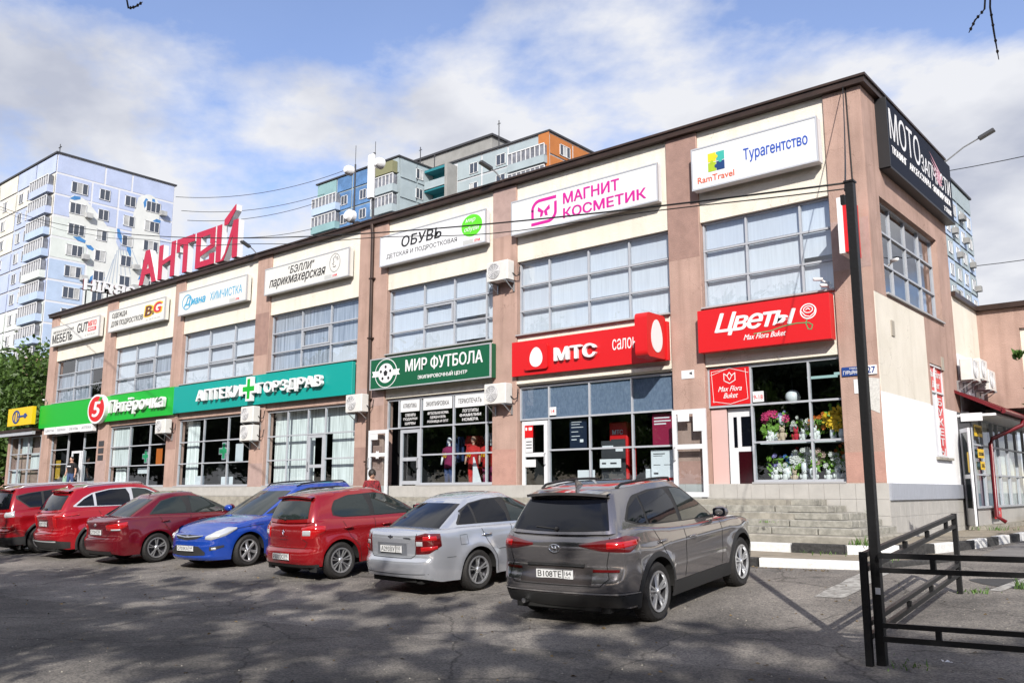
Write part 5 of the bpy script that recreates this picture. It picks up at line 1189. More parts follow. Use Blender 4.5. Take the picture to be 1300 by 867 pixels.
def d_sedan(a):
    c, band, UY, UX, pw, n = a['c'], a['band'], a['UY'], a['UX'], a['pw'], a['n']; P = c.S['paint']
    u0, u1 = UY(.535, True, .8), UX(-.70, .8)
    band('tail_lamp', u0, u1, pw([(0, .63), (.5, .64), (1, .74)]), pw([(0, .90), (.4, .94), (1, .92)]), MT['taildark'], .016, puff=1)
    band('tail_lamp_glow', u0 + (u1 - u0) * .2, u0 + (u1 - u0) * .85, pw([(0, .66), (1, .70)]), pw([(0, .75), (1, .76)]), MT['taillamp'], .022, puff=1)
    band('tail_lamp_glow', u0 + (u1 - u0) * .3, u0 + (u1 - u0) * .85, pw([(0, .82), (1, .82)]), pw([(0, .90), (1, .90)]), MT['taillamp'], .022, puff=1)
    band('reverse_lamp', u0 + (u1 - u0) * .05, u0 + (u1 - u0) * .3, .74, .83, MT['lampclear'], .02, puff=1)
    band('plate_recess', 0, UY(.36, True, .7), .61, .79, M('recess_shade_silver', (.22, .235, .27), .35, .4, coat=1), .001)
    a['rgap']([(0, .575), (.46, .575), (.53, .62), (.545, .75), (.55, .93)]); a['rgap']([(0, .8), (.42, .8)], .02, mat=P, name='boot_grip'); a['rgap']([(0, .34), (.75, .35)], .008); a['gap']([(-.62, .565), (-.45, .56)], .006)
    a['plate'](rearx(c, .70) - .004, .70, 'А293ВУ', '550'); badge(a, rearx(c, .9) - .004, .88, .06, MT['chrome'], 'bow')
    x = rearx(c, .865, .35); MB().obox((x - .006, -.3, .868), (x - .006, -.46, .868), .02, .012).build('badge', MT['chrome'], a['bo'])
    # fuel flap and rub strip
    a['gap']([(-.34, .72), (-.34, .86), (-.20, .86), (-.20, .72), (-.34, .72)], .006, sides=(-1,))
    a['gap']([(.40, .60), (1.0, .605), (1.95, .61)], .035, 'rub_strip', P, off=.012)
S_SIL = dict(paint=paintm('silver_blue_metallic', (.47, .49, .54), .6, .24), wb=2.6, ohr=1.06, ohf=.84, hw=.862, rt=.305, Ra=.355, flare=.03, sh=.045, crown=.035, n=200, rimmat=MT['rim'],
    T=[(-1.07, .935), (-.95, .965), (-.5, .965), (-.2, .965), (.4, .945), (1.2, .915), (2.0, .89), (2.5, .86), (3.0, .80), (3.3, .73), (3.44, .64)],
    B=[(-1.07, .30), (-.7, .22), (-.35, .21), (2.2, .20), (3.0, .2), (3.44, .25)],
    OR=[(.2, .10), (.3, .03), (.42, .0), (.53, .0), (.575, .045), (.7, .06), (.85, .055), (.95, .075)], OF=[(.2, .08), (.4, 0), (.6, .02), (.9, .1)], OS=[(.2, .05), (.4, .012), (.62, .0), (.8, .012), (.97, .05)],
    G=dict(xrb=-.72, xrt=.02, xfb=2.1, xft=1.12, hwb=.80, hwt=.57, zr=[(0, 1.335), (.4, 1.385), (.8, 1.39), (1.15, 1.345)], rc=.05, bulge=.03, rn=.88, fn=.95, crb=.22, crt=.14),
    surround=([(-.28, 1.0), (.2, .985), (1.0, .955), (1.88, .93)], [(-.28, 1.03), (-.12, 1.20), (.1, 1.30), (.4, 1.345), (.75, 1.345), (1.1, 1.29), (1.88, .94)]),
    wins=[([(-.24, 1.01), (.0, 1.0), (.06, 1.0)], [(-.24, 1.03), (-.1, 1.18), (.06, 1.27)], 1), ([(.1, 1.0), (.5, .985), (.72, .975)], [(.1, 1.285), (.35, 1.325), (.60, 1.33), (.72, 1.1)], 1), ([(.80, .97), (1.1, .965), (1.8, .945)], [(.80, 1.33), (.95, 1.325), (1.12, 1.27), (1.8, .955)], 0)],
    rk=.255, rv0=.04, rv1=.92, spokes=('double', 5, .022), clad=None,
    gaps=[[(.70, .24), (.74, .6), (.76, .95)], [(.36, .50), (.2, .72), (.10, .96)], [(1.9, .24), (1.93, .6), (1.9, .9)], [(.37, .5), (.42, .24)]],
    handles=[(.20, .82), (1.0, .81)], handlemat=MT['chrome'], mirror=(1.72, .97), detail=d_sedan)

def d_hatch(a):
    c, band, UY, UX, pw, n = a['c'], a['band'], a['UY'], a['UX'], a['pw'], a['n']; P = c.S['paint']
    u0, u1 = UY(.50, True, .82), UX(-.28, .86)
    band('tail_lamp', u0, u1, pw([(0, .71), (.5, .73), (1, .84)]), pw([(0, .91), (.5, .95), (1, .93)]), MT['taillamp'], .018, puff=1)
    band('reverse_lamp', u0 + (u1 - u0) * .08, u0 + (u1 - u0) * .42, .76, .88, MT['lampclear'], .026, puff=1)
    a['rgap']([(0, .56), (.58, .56), (.64, .66), (.53, .72), (.60, .98)])
    a['plate'](rearx(c, .42) - .004, .42, 'Р332ОС', '190'); badge(a, rearx(c, .83) - .008, .83, .045, MT['chrome'], 'diamond')
    for z, t_ in ((.80, 'RENAULT'), (.745, 'SANDERO')):
        o = text(t_, 0, 1, 0, 1, 0, MT['chrome'], a['bo'], ext=0, bold=.01, plane='R')
        for v in o.data.vertices: y = .13 - .26 * v.co.y; v.co = (rearx(c, z, abs(y)) - .006, y, z - .05 + .018 * v.co.z)
        o.data.flip_normals()
    band('bumper_underside', 0, UX(-.42, .28), .24, .29, MT['cladding'], .006); wiper(a, .16, .12); spoiler(a, .09, P)
    MB().box(-.47, -.45, -.78, -.58, .16, .34).box(-.47, -.45, .58, .78, .16, .34).build('mud_flap', MT['cladding'], a['bo'])
S_RED = dict(paint=paintm('cherry_red_paint', (.30, .008, .012), .25, .22), wb=2.59, ohr=.66, ohf=.83, hw=.866, rt=.312, Ra=.365, flare=.022, sh=.05, crown=.03,
    T=[(-.67, .99), (-.5, 1.03), (-.2, 1.04), (.4, 1.0), (1.2, .965), (2.0, .95), (2.3, .94), (2.8, .89), (3.15, .80), (3.35, .70), (3.42, .62)],
    B=[(-.67, .30), (-.4, .25), (2.2, .22), (3.42, .26)], OR=[(.22, .08), (.32, .0), (.5, .0), (.56, .05), (.75, .055), (.9, .07), (1.03, .12)], OF=[(.2, .08), (.4, 0), (.6, .02), (.9, .1)], OS=[(.2, .05), (.4, .01), (.6, .0), (.78, .014), (.86, .006), (1.03, .06)],
    G=dict(xrb=-.58, xrt=-.36, xfb=2.18, xft=1.22, hwb=.81, hwt=.60, zr=[(-.4, 1.415), (0, 1.455), (.5, 1.475), (1.0, 1.46), (1.3, 1.41)], rc=.055, bulge=.03, rn=.90, fn=.95, crb=.20, crt=.13),
    surround=([(-.08, 1.085), (.1, 1.04), (.6, 1.02), (1.9, .985)], [(-.08, 1.2), (.0, 1.33), (.3, 1.41), (.9, 1.42), (1.15, 1.37), (1.9, .995)]),
    wins=[([(-.05, 1.10), (.1, 1.055), (.68, 1.03)], [(-.05, 1.2), (.02, 1.31), (.3, 1.39), (.62, 1.40), (.68, 1.2)], 0), ([(.78, 1.025), (1.1, 1.02), (1.82, 1.0)], [(.78, 1.395), (.98, 1.395), (1.15, 1.35), (1.82, 1.01)], 0)],
    rk=.245, rv0=.13, rv1=.86, reardark=0, spokes=('double', 7, .018), clad=None,
    gaps=[[(.70, .26), (.73, .6), (.76, 1.0)], [(.38, .52), (.20, .72), (.06, 1.02)], [(1.9, .26), (1.93, .6), (1.92, .95)], [(.38, .52), (.43, .26)]],
    handles=[(.16, .86), (.98, .85)], mirror=(1.78, 1.03), detail=d_hatch)

def d_kia(a):
    c, band, UY, UX, pw, n = a['c'], a['band'], a['UY'], a['UX'], a['pw'], a['n']; P = c.S['paint']
    u0, u1 = UY(.44, True, .8), UX(-.62, .84)
    band('tail_lamp', u0, u1, pw([(0, .76), (.5, .73), (1, .82)]), pw([(0, .86), (.5, .89), (1, .92)]), MT['taillamp'], .018, puff=1)
    band('reverse_lamp', u0 + (u1 - u0) * .3, u0 + (u1 - u0) * .72, .745, .785, MT['lampclear'], .026, puff=1)
    a['rgap']([(0, .58), (.42, .58), (.52, .68), (.60, .74)]); a['rgap']([(.44, .87), (.56, .93)])
    band('bumper_underside', 0, UY(.62, True, .28), .24, .32, MT['cladding'], .008); a['plate'](rearx(c, .71) - .004, .71, 'С772НС', '50'); badge(a, rearx(c, .85) - .004, .86, .045, MT['chrome'])
    p = c.gh(.05, 1); MB().tube([(.25, 0, 1.44), (.13, 0, 1.53)], .008, 6).ball((.27, 0, 1.44), .025, 8, 5).build('roof_aerial', MT['cladding'], a['bo'])
S_KIA = dict(paint=paintm('dark_red_metallic', (.17, .006, .014), .35, .25), wb=2.65, ohr=.98, ohf=.90, hw=.875, rt=.312, Ra=.36, flare=.022, sh=.045, crown=.035, rimmat=MT['rim'],
    T=[(-.99, .955), (-.9, .985), (-.5, 1.0), (0, .99), (.6, .96), (1.3, .925), (2.0, .895), (2.5, .87), (3.0, .80), (3.4, .70), (3.55, .62)],
    B=[(-.99, .28), (-.7, .22), (2.2, .2), (3.55, .24)], OR=[(.2, .10), (.32, .02), (.45, .0), (.56, .0), (.60, .04), (.75, .05), (.9, .03), (.98, .06)], OF=[(.2, .08), (.4, 0), (.6, .02), (.9, .1)], OS=[(.2, .05), (.4, .012), (.62, .0), (.8, .015), (1.0, .05)],
    G=dict(xrb=-.66, xrt=.12, xfb=2.22, xft=1.20, hwb=.81, hwt=.57, zr=[(.05, 1.36), (.4, 1.41), (.9, 1.415), (1.25, 1.365)], rc=.05, bulge=.03, rn=.88, fn=.95, crb=.22, crt=.14),
    surround=([(-.10, 1.02), (.4, 1.0), (1.0, .97), (1.95, .93)], [(-.10, 1.04), (.02, 1.15), (.2, 1.29), (.5, 1.36), (.85, 1.365), (1.15, 1.315), (1.95, .94)]),
    wins=[([(-.06, 1.03), (.4, 1.01), (.72, .995)], [(-.06, 1.045), (.05, 1.15), (.22, 1.28), (.5, 1.34), (.64, 1.345), (.72, 1.15)], 0), ([(.84, .99), (1.1, .98), (1.85, .945)], [(.84, 1.345), (1.0, 1.34), (1.17, 1.295), (1.85, .955)], 0)],
    rk=.255, rv0=.04, rv1=.92, reardark=0, spokes=('double', 5, .024), clad=None,
    gaps=[[(.73, .24), (.76, .6), (.80, .97)], [(.37, .5), (.22, .75), (.05, 1.0)], [(1.95, .24), (1.98, .6), (1.95, .9)]], handles=[(.2, .86), (1.05, .84)], mirror=(1.80, .98), detail=d_kia)

def d_haval(a):
    c, band, UY, UX, pw, n = a['c'], a['band'], a['UY'], a['UX'], a['pw'], a['n']; P = c.S['paint']
    u0, u1 = UY(.54, True, .95), UX(-.35, 1.0)
    band('tail_lamp', u0, UY(.66, True, .9), .74, 1.04, MT['taillamp'], .018, puff=1); band('tail_lamp', UY(.60, True, 1.0), u1, pw([(0, .96), (1, 1.01)]), pw([(0, 1.04), (1, 1.04)]), MT['taillamp'], .02, puff=1)
    band('bumper_trim', 0, UX(-.55, .35), pw([(0, .26), (1, .28)]), pw([(0, .46), (.6, .48), (1, .42)]), MT['cladding'], .012); band('bumper_lip', 0, UY(.72, True, .44), .425, .455, MT['alu'], .02)
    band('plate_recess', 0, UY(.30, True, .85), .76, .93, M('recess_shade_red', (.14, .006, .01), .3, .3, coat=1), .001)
    a['rgap']([(0, .62), (.50, .62), (.53, .76)]); a['plate'](rearx(c, .84) - .004, .83, 'В039ТУ', '50', w=.46)
    o = text('H A V A L', 0, 1, 0, 1, 0, MT['chrome'], a['bo'], ext=0, bold=.02, plane='R')
    for v in o.data.vertices: y = .26 - .52 * v.co.y; v.co = (rearx(c, .99, abs(y)) - .006, y, .975 + .03 * v.co.z)
    o.data.flip_normals(); wiper(a, .15, .12); spoiler(a, .16, P)
    q = c.zr(-.2) + .05; MB().prism([(-.30, q - .02), (-.12, q - .02), (-.26, q + .07), (-.30, q + .07)], .03, lambda u, v, w: (u, w - .015, v)).build('roof_aerial', P, a['bo'])
S_HAV = dict(paint=paintm('bright_red_metallic', (.42, .006, .014), .3, .22), wb=2.7, ohr=.89, ohf=.95, hw=.93, rt=.35, Ra=.41, flare=.025, sh=.05, crown=.04,
    T=[(-.9, 1.09), (-.7, 1.13), (-.3, 1.15), (.3, 1.12), (1.2, 1.07), (2.1, 1.04), (2.6, 1.02), (3.1, .96), (3.5, .85), (3.65, .74)], B=[(-.9, .30), (-.6, .25), (2.25, .26), (3.1, .22), (3.65, .28)],
    OR=[(.2, .16), (.34, .05), (.46, .0), (.60, .0), (.66, .05), (.8, .06), (1.0, .04), (1.05, .07), (1.14, .13)], OF=[(.2, .10), (.4, .0), (.55, .01), (.75, .03), (.95, .2)], OS=[(.2, .06), (.35, .03), (.5, .01), (.62, .0), (.80, .016), (.93, .0), (1.0, .02), (1.15, .075)],
    G=dict(xrb=-.80, xrt=-.44, xfb=2.45, xft=1.45, hwb=.87, hwt=.63, zr=[(-.5, 1.555), (-.1, 1.61), (.5, 1.635), (1.1, 1.62), (1.5, 1.57)], rc=.05, bulge=.03, rn=.90, fn=.95, crb=.20, crt=.12),
    surround=([(-.45, 1.20), (-.3, 1.18), (.3, 1.155), (1.2, 1.12), (2.02, 1.09)], [(-.45, 1.22), (-.2, 1.40), (.0, 1.49), (.4, 1.555), (.9, 1.56), (1.3, 1.51), (2.02, 1.10)]), surmat=MT['alu'],
    wins=[([(-.38, 1.21), (-.2, 1.20), (-.0, 1.19)], [(-.38, 1.225), (-.2, 1.36), (-.0, 1.46)], 1), ([(.06, 1.185), (.5, 1.165), (.84, 1.15)], [(.06, 1.475), (.4, 1.535), (.78, 1.535), (.84, 1.4)], 1), ([(.92, 1.145), (1.2, 1.135), (1.95, 1.105)], [(.92, 1.535), (1.1, 1.525), (1.28, 1.49), (1.95, 1.115)], 0)],
    rk=.25, rv0=.1, rv1=.80, clad=(.36, .05), spokes=('double', 5, .03), gaps=[[(.80, .4), (.84, .8), (.87, 1.07)], [(.38, .62), (.18, .86), (.06, 1.12)], [(1.98, .42), (2.0, .7), (2.02, 1.03)]], handles=[(.18, .95), (1.02, .93)], mirror=(1.95, 1.12), rails=(-.15, 1.3, MT['alu']), detail=d_haval)

def d_outl(a):
    c, band, UY, UX, pw, n = a['c'], a['band'], a['UY'], a['UX'], a['pw'], a['n']; P = c.S['paint']
    band('tail_lamp', UY(.60, True, 1.1), UX(-.62, 1.1), pw([(0, .93), (1, .95)]), pw([(0, 1.1), (1, 1.1)]), MT['lampclear'], .02, puff=1)
    band('bumper_trim', 0, UX(-.45, .35), .26, .46, MT['cladding'], .012); band('reflector', UY(.30, True, .62), UY(.80, True, .62), .60, .66, MT['taillamp'], .012)
    a['rgap']([(0, .58), (.62, .58), (.66, .9)]); a['plate'](rearx(c, .8) - .004, .80, 'О415КР', '64'); wiper(a, .15, .12); spoiler(a, .12, P)
    MB().box(-.52, -.50, -.86, -.64, .14, .4).box(-.52, -.50, .64, .86, .14, .4).build('mud_flap', MT['cladding'], a['bo'])
S_OUT = dict(S_HAV, paint=paintm('deep_red_paint', (.33, .006, .012), .25, .22), wb=2.67, detail=d_outl, surmat=MT['cladding'],
    T=[(-.9, 1.08), (-.7, 1.10), (-.3, 1.10), (.3, 1.09), (1.2, 1.07), (2.1, 1.04), (2.6, 1.02), (3.1, .96), (3.5, .85), (3.62, .74)],
    G=dict(xrb=-.82, xrt=-.62, xfb=2.42, xft=1.42, hwb=.87, hwt=.65, zr=[(-.7, 1.60), (-.2, 1.645), (.5, 1.655), (1.1, 1.64), (1.5, 1.58)], rc=.045, bulge=.03, rn=.93, fn=.95, crb=.16, crt=.12),
    surround=([(-.56, 1.38), (-.30, 1.15), (.3, 1.14), (1.2, 1.12), (2.0, 1.09)], [(-.56, 1.46), (-.3, 1.51), (.3, 1.56), (.9, 1.575), (1.3, 1.52), (2.0, 1.10)]),
    wins=[([(-.52, 1.38), (-.28, 1.17), (-.0, 1.165)], [(-.52, 1.44), (-.28, 1.49), (-.0, 1.52)], 1), ([(.06, 1.165), (.5, 1.155), (.84, 1.145)], [(.06, 1.525), (.4, 1.545), (.78, 1.55), (.84, 1.4)], 1), ([(.92, 1.145), (1.2, 1.135), (1.92, 1.105)], [(.92, 1.55), (1.1, 1.54), (1.26, 1.50), (1.92, 1.115)], 0)],
    rk=.25, rv0=.12, rv1=.86, rails=(-.45, 1.3, MT['alu']), clad=(.34, .05))

def d_blue(a):
    c, band, UY, UX, pw, n = a['c'], a['band'], a['UY'], a['UX'], a['pw'], a['n']; P = c.S['paint']; xf = lambda z, y=0: c.tub(c.u_at_y(y, False, z) if y else n, z).x
    u0, u1 = UX(2.95, .74), UY(.50, False, .66)
    band('headlamp', u0, u1, pw([(0, .765), (.35, .66), (.8, .585), (1, .60)]), pw([(0, .80), (.3, .815), (.75, .745), (1, .66)]), MT['lampclear'], .02, puff=1)
    band('headlamp_reflector', u0 + (u1 - u0) * .55, u0 + (u1 - u0) * .82, .64, .70, MT['white'], .028, puff=1)
    band('grille', UY(.42, False, .64), n, pw([(0, .66), (.3, .61), (1, .585)]), pw([(0, .675), (.3, .68), (1, .685)]), MT['cladding'], .008)
    band('grille_bar', UY(.44, False, .64), n, pw([(0, .668), (1, .635)]), pw([(0, .682), (1, .655)]), MT['chrome'], .018, nz=2)
    band('lower_grille', UY(.52, False, .4), n, pw([(0, .30), (1, .28)]), pw([(0, .36), (.3, .47), (1, .49)]), MT['cladding'], .006)
    band('fog_lamp_bay', UY(.78, False, .42), UY(.60, False, .42), pw([(0, .44), (1, .38)]), pw([(0, .48), (1, .46)]), MT['cladding'], .007); band('fog_lamp', UY(.70, False, .42), UY(.63, False, .42), .395, .445, MT['lampclear'], .014, puff=1)
    badge(a, xf(.66) + .01, .645, .055, MT['chrome'], rear=False); a['plate'](xf(.45) + .008, .43, 'О703КА', '164', back=False, w=.52)
    for sg in (1, -1): b = MB(); p = c.tub(UX(2.15, .76), .76); b.ball((2.15, (p.y + .002) * sg, .76), (.04, .01, .016), 10, 6); b.build('side_repeater', MT['lampclear'], a['bo'], smooth=True)
    MB().tube([(2.05, .5, .95), (2.12, .0, .955), (2.05, -.45, .96)], .009, 6).build('wiper', MT['cladding'], a['bo'])
    MB().box(2.2, 2.215, .62, .82, .14, .32).box(2.2, 2.215, -.82, -.62, .14, .32).build('mud_flap', MT['cladding'], a['bo'])
    rows = [(2.5, .0), (3.0, 0)]
S_BLU = dict(paint=paintm('royal_blue_metallic', (.012, .065, .42), .3, .22), wb=2.7, ohr=.78, ohf=.84, hw=.885, rt=.317, Ra=.37, flare=.025, sh=.06, crown=.06, n=200,
    T=[(-.79, 1.0), (-.6, 1.05), (0, 1.03), (1.0, .99), (1.8, .955), (2.2, .925), (2.6, .895), (2.95, .84), (3.2, .775), (3.4, .71), (3.57, .685)],
    B=[(-.79, .30), (2.2, .21), (3.0, .19), (3.57, .2)], OR=[(.2, .1), (.35, 0), (.6, .0), (.66, .04), (1.05, .1)], OF=[(.18, .06), (.26, -.01), (.30, .0), (.45, .0), (.56, .02), (.66, .04), (.75, .12)], OS=[(.2, .04), (.4, .012), (.6, .0), (.8, .014), (1.0, .05)],
    G=dict(xrb=-.70, xrt=-.48, xfb=2.42, xft=1.28, hwb=.82, hwt=.60, zr=[(-.65, 1.42), (-.2, 1.475), (.5, 1.495), (1.0, 1.475), (1.35, 1.42)], rc=.05, bulge=.03, rn=.90, fn=.95, crb=.18, crt=.13, cfb=.34),
    surround=([(-.42, 1.10), (0, 1.06), (1.0, 1.02), (2.05, .975)], [(-.42, 1.2), (-.32, 1.35), (0, 1.42), (.9, 1.435), (1.2, 1.38), (2.05, .985)]),
    wins=[([(-.38, 1.11), (-.1, 1.09)], [(-.38, 1.2), (-.1, 1.40)], 1), ([(-.04, 1.085), (.74, 1.045)], [(-.04, 1.40), (.5, 1.415), (.74, 1.41)], 1), ([(.82, 1.04), (1.1, 1.03), (1.95, .99)], [(.82, 1.415), (1.0, 1.405), (1.2, 1.36), (1.95, 1.0)], 0)],
    rk=.24, rv0=.1, rv1=.86, spokes=('single', 6, .062), clad=None, gaps=[[(.76, .26), (.78, .6), (.80, 1.0)], [(1.98, .26), (2.0, .6), (2.05, .93)], [(2.32, .80), (2.7, .79), (2.98, .77)]],
    handles=[(.16, .90), (1.02, .88)], mirror=(1.85, 1.02), rails=(-.35, 1.1, MT['blackmetal']), detail=d_blue)

def park(name, S, x, y, yaw, label):
    """x,y: ground point under the middle of the rear axle; yaw from +Y towards +X"""
    cy = math.cos(yaw); za, zf = G(y), G(y + cy * S['wb']); pitch = math.atan2(zf - za, S['wb'])
    r = empty(name, (x, y, za), label=label, cat='car', group='cars parked in front of the shops')
    build_car(S, r); r.rotation_euler = (0, -pitch, math.pi / 2 - yaw); return r
park('parked_suv', S_SUV, -.86, -9.22, -.069, 'bronze grey metallic SUV with black wheel-arch trim, nearest the camera')
park('parked_sedan', S_SIL, -4.36, -8.37, .09, 'silver sedan with chrome door handles parked left of the grey SUV')
park('parked_hatchback', S_RED, -7.47, -8.51, .083, 'cherry red hatchback between the silver sedan and the blue car')
park('parked_estate_car', S_BLU, -11.0, -5.65, 3.06, 'royal blue estate car with roof rails, parked nose towards the camera')
park('parked_sedan', S_KIA, -13.49, -8.71, .035, 'dark red sedan with a roof aerial beside the blue car')
park('parked_suv', S_HAV, -16.02, -8.86, .062, 'bright red SUV with silver window trim and black lower bumper')
park('parked_suv', S_OUT, -18.7, -8.95, .05, 'deep red SUV with silver roof rails at the far left, partly out of frame')
# ------------------------------------------------------------------ left annex, right wing and kiosk
an = empty('corner_annex', (-43, 0, 0), label='low glazed annex with a brown roof edge at the left end of the shopping centre', cat='annex')
MB().box(-2.2, 1.9, .35, 6, 0, 4.85).build('wall', MT['pink'], an)
MB().box(-2.5, 1.95, -.5, 6.1, 4.6, 4.74).build('roof', MT['brown'], an); MB().box(-2.45, 1.93, -.45, -.3, 4.42, 4.6).build('gutter', MT['frame'], an)
MB().box(-2.2, 1.9, .1, .34, 0, 1.9).build('plinth', MT['tile'], an); MB().box(-2.2, -1.95, .0, .34, 1.9, 4.6).build('pillar', MT['pink'], an)
glazing(an, [-1.95, -.9, .3, 1.85], [1.95, 2.7, 3.5, 4.4], base=.05, back=lambda i, j: MT['curtain'] if (i + j) % 3 == 0 else None, backd=.2)
s = sign(-44.2, -41.18, 4.93, 5.84, MT['yellow'], 'yellow sign with a dark blue key emblem beside the green fascia', depth=.2, framed=False, Y=-.3)
S_(s, circ(-43.1, 5.38, .42, .3) + circ(-43.1, 5.38, .42, .3)[:1], .09, MT['plateblue'], Y=-.502, d=.02); S_(s, [(-43.25, 5.2), (-43.25, 5.56)], .08, MT['plateblue'], Y=-.502, d=.02); S_(s, [(-42.95, 5.2), (-42.95, 5.56)], .08, MT['plateblue'], Y=-.502, d=.02)
S_(s, [(-42.8, 5.38), (-41.75, 5.4)], .09, MT['plateblue'], Y=-.503, d=.02); E_(s, [(-42.1, 5.28), (-41.85, 5.28), (-41.85, 5.52), (-42.1, 5.52)], MT['plateblue'], Y=-.504, d=.02)
bn = empty('roadside_banner', (-46.2, -.6, 0), label='tall narrow blue and white banner sign standing left of the annex', cat='sign')
MB().box(-.45, .45, -.04, .04, .9, 3.3).build('panel', M('banner_blue', (.03, .15, .55), .5), bn); MB().tube([(-.4, .06, 0), (-.4, .06, 5.0)], .05).tube([(.4, .06, 0), (.4, .06, 3.2)], .05).build('post', M('blue_post', (.05, .2, .5), .5), bn)
for k in range(4): MB().box(-.38, .38, -.052, -.041, 1.15 + k * .55, 1.42 + k * .55).build('white_stripe', MT['white'], bn)
# boxes of small signs under the fascia at the entrance
es = empty('entrance_sign_row', (-37.6, -.05, 4.36), label='row of small white sign boxes above the grocery entrance', cat='sign')
for k in range(4): MB().box(-2.6 + k * 1.32, -1.34 + k * 1.32, -.18, 0, 0 - .02 * (k % 2), .33).build('sign_panel', MT['signwhite'], es); text(('ЦВЕТЫ', 'ОДЕЖДА', 'ОБУВЬ', 'АПТЕКА')[k], -2.45 + k * 1.32, -1.5 + k * 1.32, .1, .22, -.182, MT['darkgrey'], es, ext=0)
for z, lab in ((3.62, 'upper'), (3.3, 'middle'), (2.98, 'lower')):
    q = MB().box(-34.7, -34.2, -.02, -.001, z, z + .24).build('notice_plate', MT['darkgrey']); tag(q, f'{lab} one of three small dark plates under the round red 5', 'plate', 'dark plates on the pillar')

wing = empty('rear_wing', (0, 0, 0), label='lower pink and cream wing of the centre rising behind the kiosk', cat='building')
MB().box(-.3, 0, 6.46, 9.18, 0, 6.75).build('wall', MT['cream'], wing); MB().box(-.02, .012, 6.46, 9.17, 3.6, 5.2).build('white_patch', MT['whitewall'], wing)
MB().box(-.35, .10, 6.46, 9.1, 6.75, 6.88).build('coping', MT['brown'], wing); MB().box(-.35, 14, 9.05, 9.5, 6.75, 6.9).build('coping', MT['brown'], wing)
MB().box(-.3, 1.05, 9.2, 9.5, 3.9, 6.75).build('wall', MT['pink'], wing); MB().box(1.05, 14, 9.2, 9.5, 6.15, 6.74).build('wall', MT['pink'], wing); MB().box(1.05, 14, 9.3, 9.5, 3.9, 6.15).build('wall', MT['cream'], wing)
MB().box(-8, 14, 9.5, 20, 3.9, 6.6).build('wall', MT['cream'], wing)
MB().box(-.01, .02, 8.1, 8.55, 4.55, 5.25).build('window', MT['hole'], wing)

ki = empty('kiosk', (.1, 5.95, 0), label='glazed kiosk with a dark red roof against the side of the shops', cat='kiosk')
KX = .2
MB().box(-.4, KX - .06, .05, 8, .5, 1.16).build('base', MT['tile'], ki); MB().box(-.4, KX + .25, 0, 9, .45, .74).build('floor', MT['concrete'], ki)
glazing(ki, [.1, 1.0, 2.35, 3.7, 4.35, 5.5, 6.8, 7.9], [1.17, 1.95, 2.72, 3.55], plane='R', base=KX, back=lambda i, j: M_kb if i in (1, 2) and j < 2 else (MT['curtain'] if i > 3 else None), backd=.15) if False else None
M_kb = M('kiosk_blue_blind', (.12, .22, .28), .6, var=.1, scale=2)
glazing(ki, [.15, 1.25, 2.45, 3.1, 4.3, 5.5, 6.7], [1.17, 2.02, 2.78, 3.5], plane='R', base=KX, back=lambda i, j: M_kb if i in (0, 1) and j < 2 else (MT['curtain'] if i > 1 and j < 2 else None), backd=.12, frame=MT['frame'])
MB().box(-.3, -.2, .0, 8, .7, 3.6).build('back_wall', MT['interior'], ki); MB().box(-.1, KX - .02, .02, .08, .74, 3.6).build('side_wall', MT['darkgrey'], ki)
m = MB(); m.add([(-.1, -.05, 4.15), (-.1, 9, 4.15), (KX + .75, 9, 3.62), (KX + .75, -.05, 3.62), (-.1, -.05, 4.1), (-.1, 9, 4.1), (KX + .75, 9, 3.55), (KX + .75, -.05, 3.55)], [(0, 1, 2, 3), (7, 6, 5, 4), (0, 3, 7, 4), (3, 2, 6, 7), (1, 5, 6, 2), (0, 4, 5, 1)])
for k in range(46): y = -.02 + k * .196; m.obox((-.1, y, 4.165), (KX + .74, y, 3.64), .07, .03)
m.build('roof', MT['darkred'], ki); MB().tube([(KX + .78, -.05, 3.57), (KX + .78, 9, 3.57)], .06, 8).build('gutter', MT['darkred'], ki); MB().box(-.09, KX + .6, .0, 8.9, 3.48, 3.54).build('soffit', MT['white'], ki)
MB().box(.0, KX + .30, -.05, -.03, 3.36, 3.56).build('end_board', MT['white'], ki)
MB().tube([(KX + .78, 2.4, 3.52), (KX + .74, 2.35, 3.35), (KX + .15, 1.6, 2.98), (KX + .10, 1.55, 2.85), (KX + .10, 1.55, .95), (KX + .3, 1.6, .80)], .055, 10).build('downpipe', MT['darkred'], ki, smooth=True)
dl = MB(); 
for q in ((0, .08, 0, 2.4), (.62, .7, 0, 2.4), (.08, .62, 0, .42), (.08, .62, 1.15, 1.25), (.08, .62, 2.3, 2.4)): dl.box(q[0], q[1], -.025, .025, q[2], q[3])
dd = dl.build('door', MT['wframe'], ki); dd.location = (-.05, .02, .76); dd.rotation_euler = (0, 0, R(-62))
MB().box(.08, .62, -.004, .004, .42, 2.3).build('door_pane', MT['carglass2'], dd); MB().box(.5, .62, -.03, -.026, 1.3, 1.8).build('notice', MT['yellow'], dd)
for (y0, y1, z0, z1, t_) in ((.3, 1.15, 3.0, 3.3, 'ПРОДУКТЫ'), (.5, 1.15, 2.45, 2.68, 'СВЕЖИЙ'), (.7, 1.15, 2.15, 2.36, 'ХЛЕБ')):
    q = MB().box(KX + .005, KX + .012, y0, y1, z0, z1).build('sticker', MT['yellow'], ki); text(t_, y0 + .06, y1 - .06, z0 + .06, z1 - .06, KX + .013, MT['darkgrey'], q, ext=0, bold=.02, plane='R')
q = MB().box(KX + .0, KX + .03, 1.75, 2.5, .88, 1.16).build('red_panel', MT['red'], ki); text('ЦВЕТЫ', 1.85, 2.3, .98, 1.08, KX + .032, MT['white'], q, ext=0, bold=.02, plane='R')
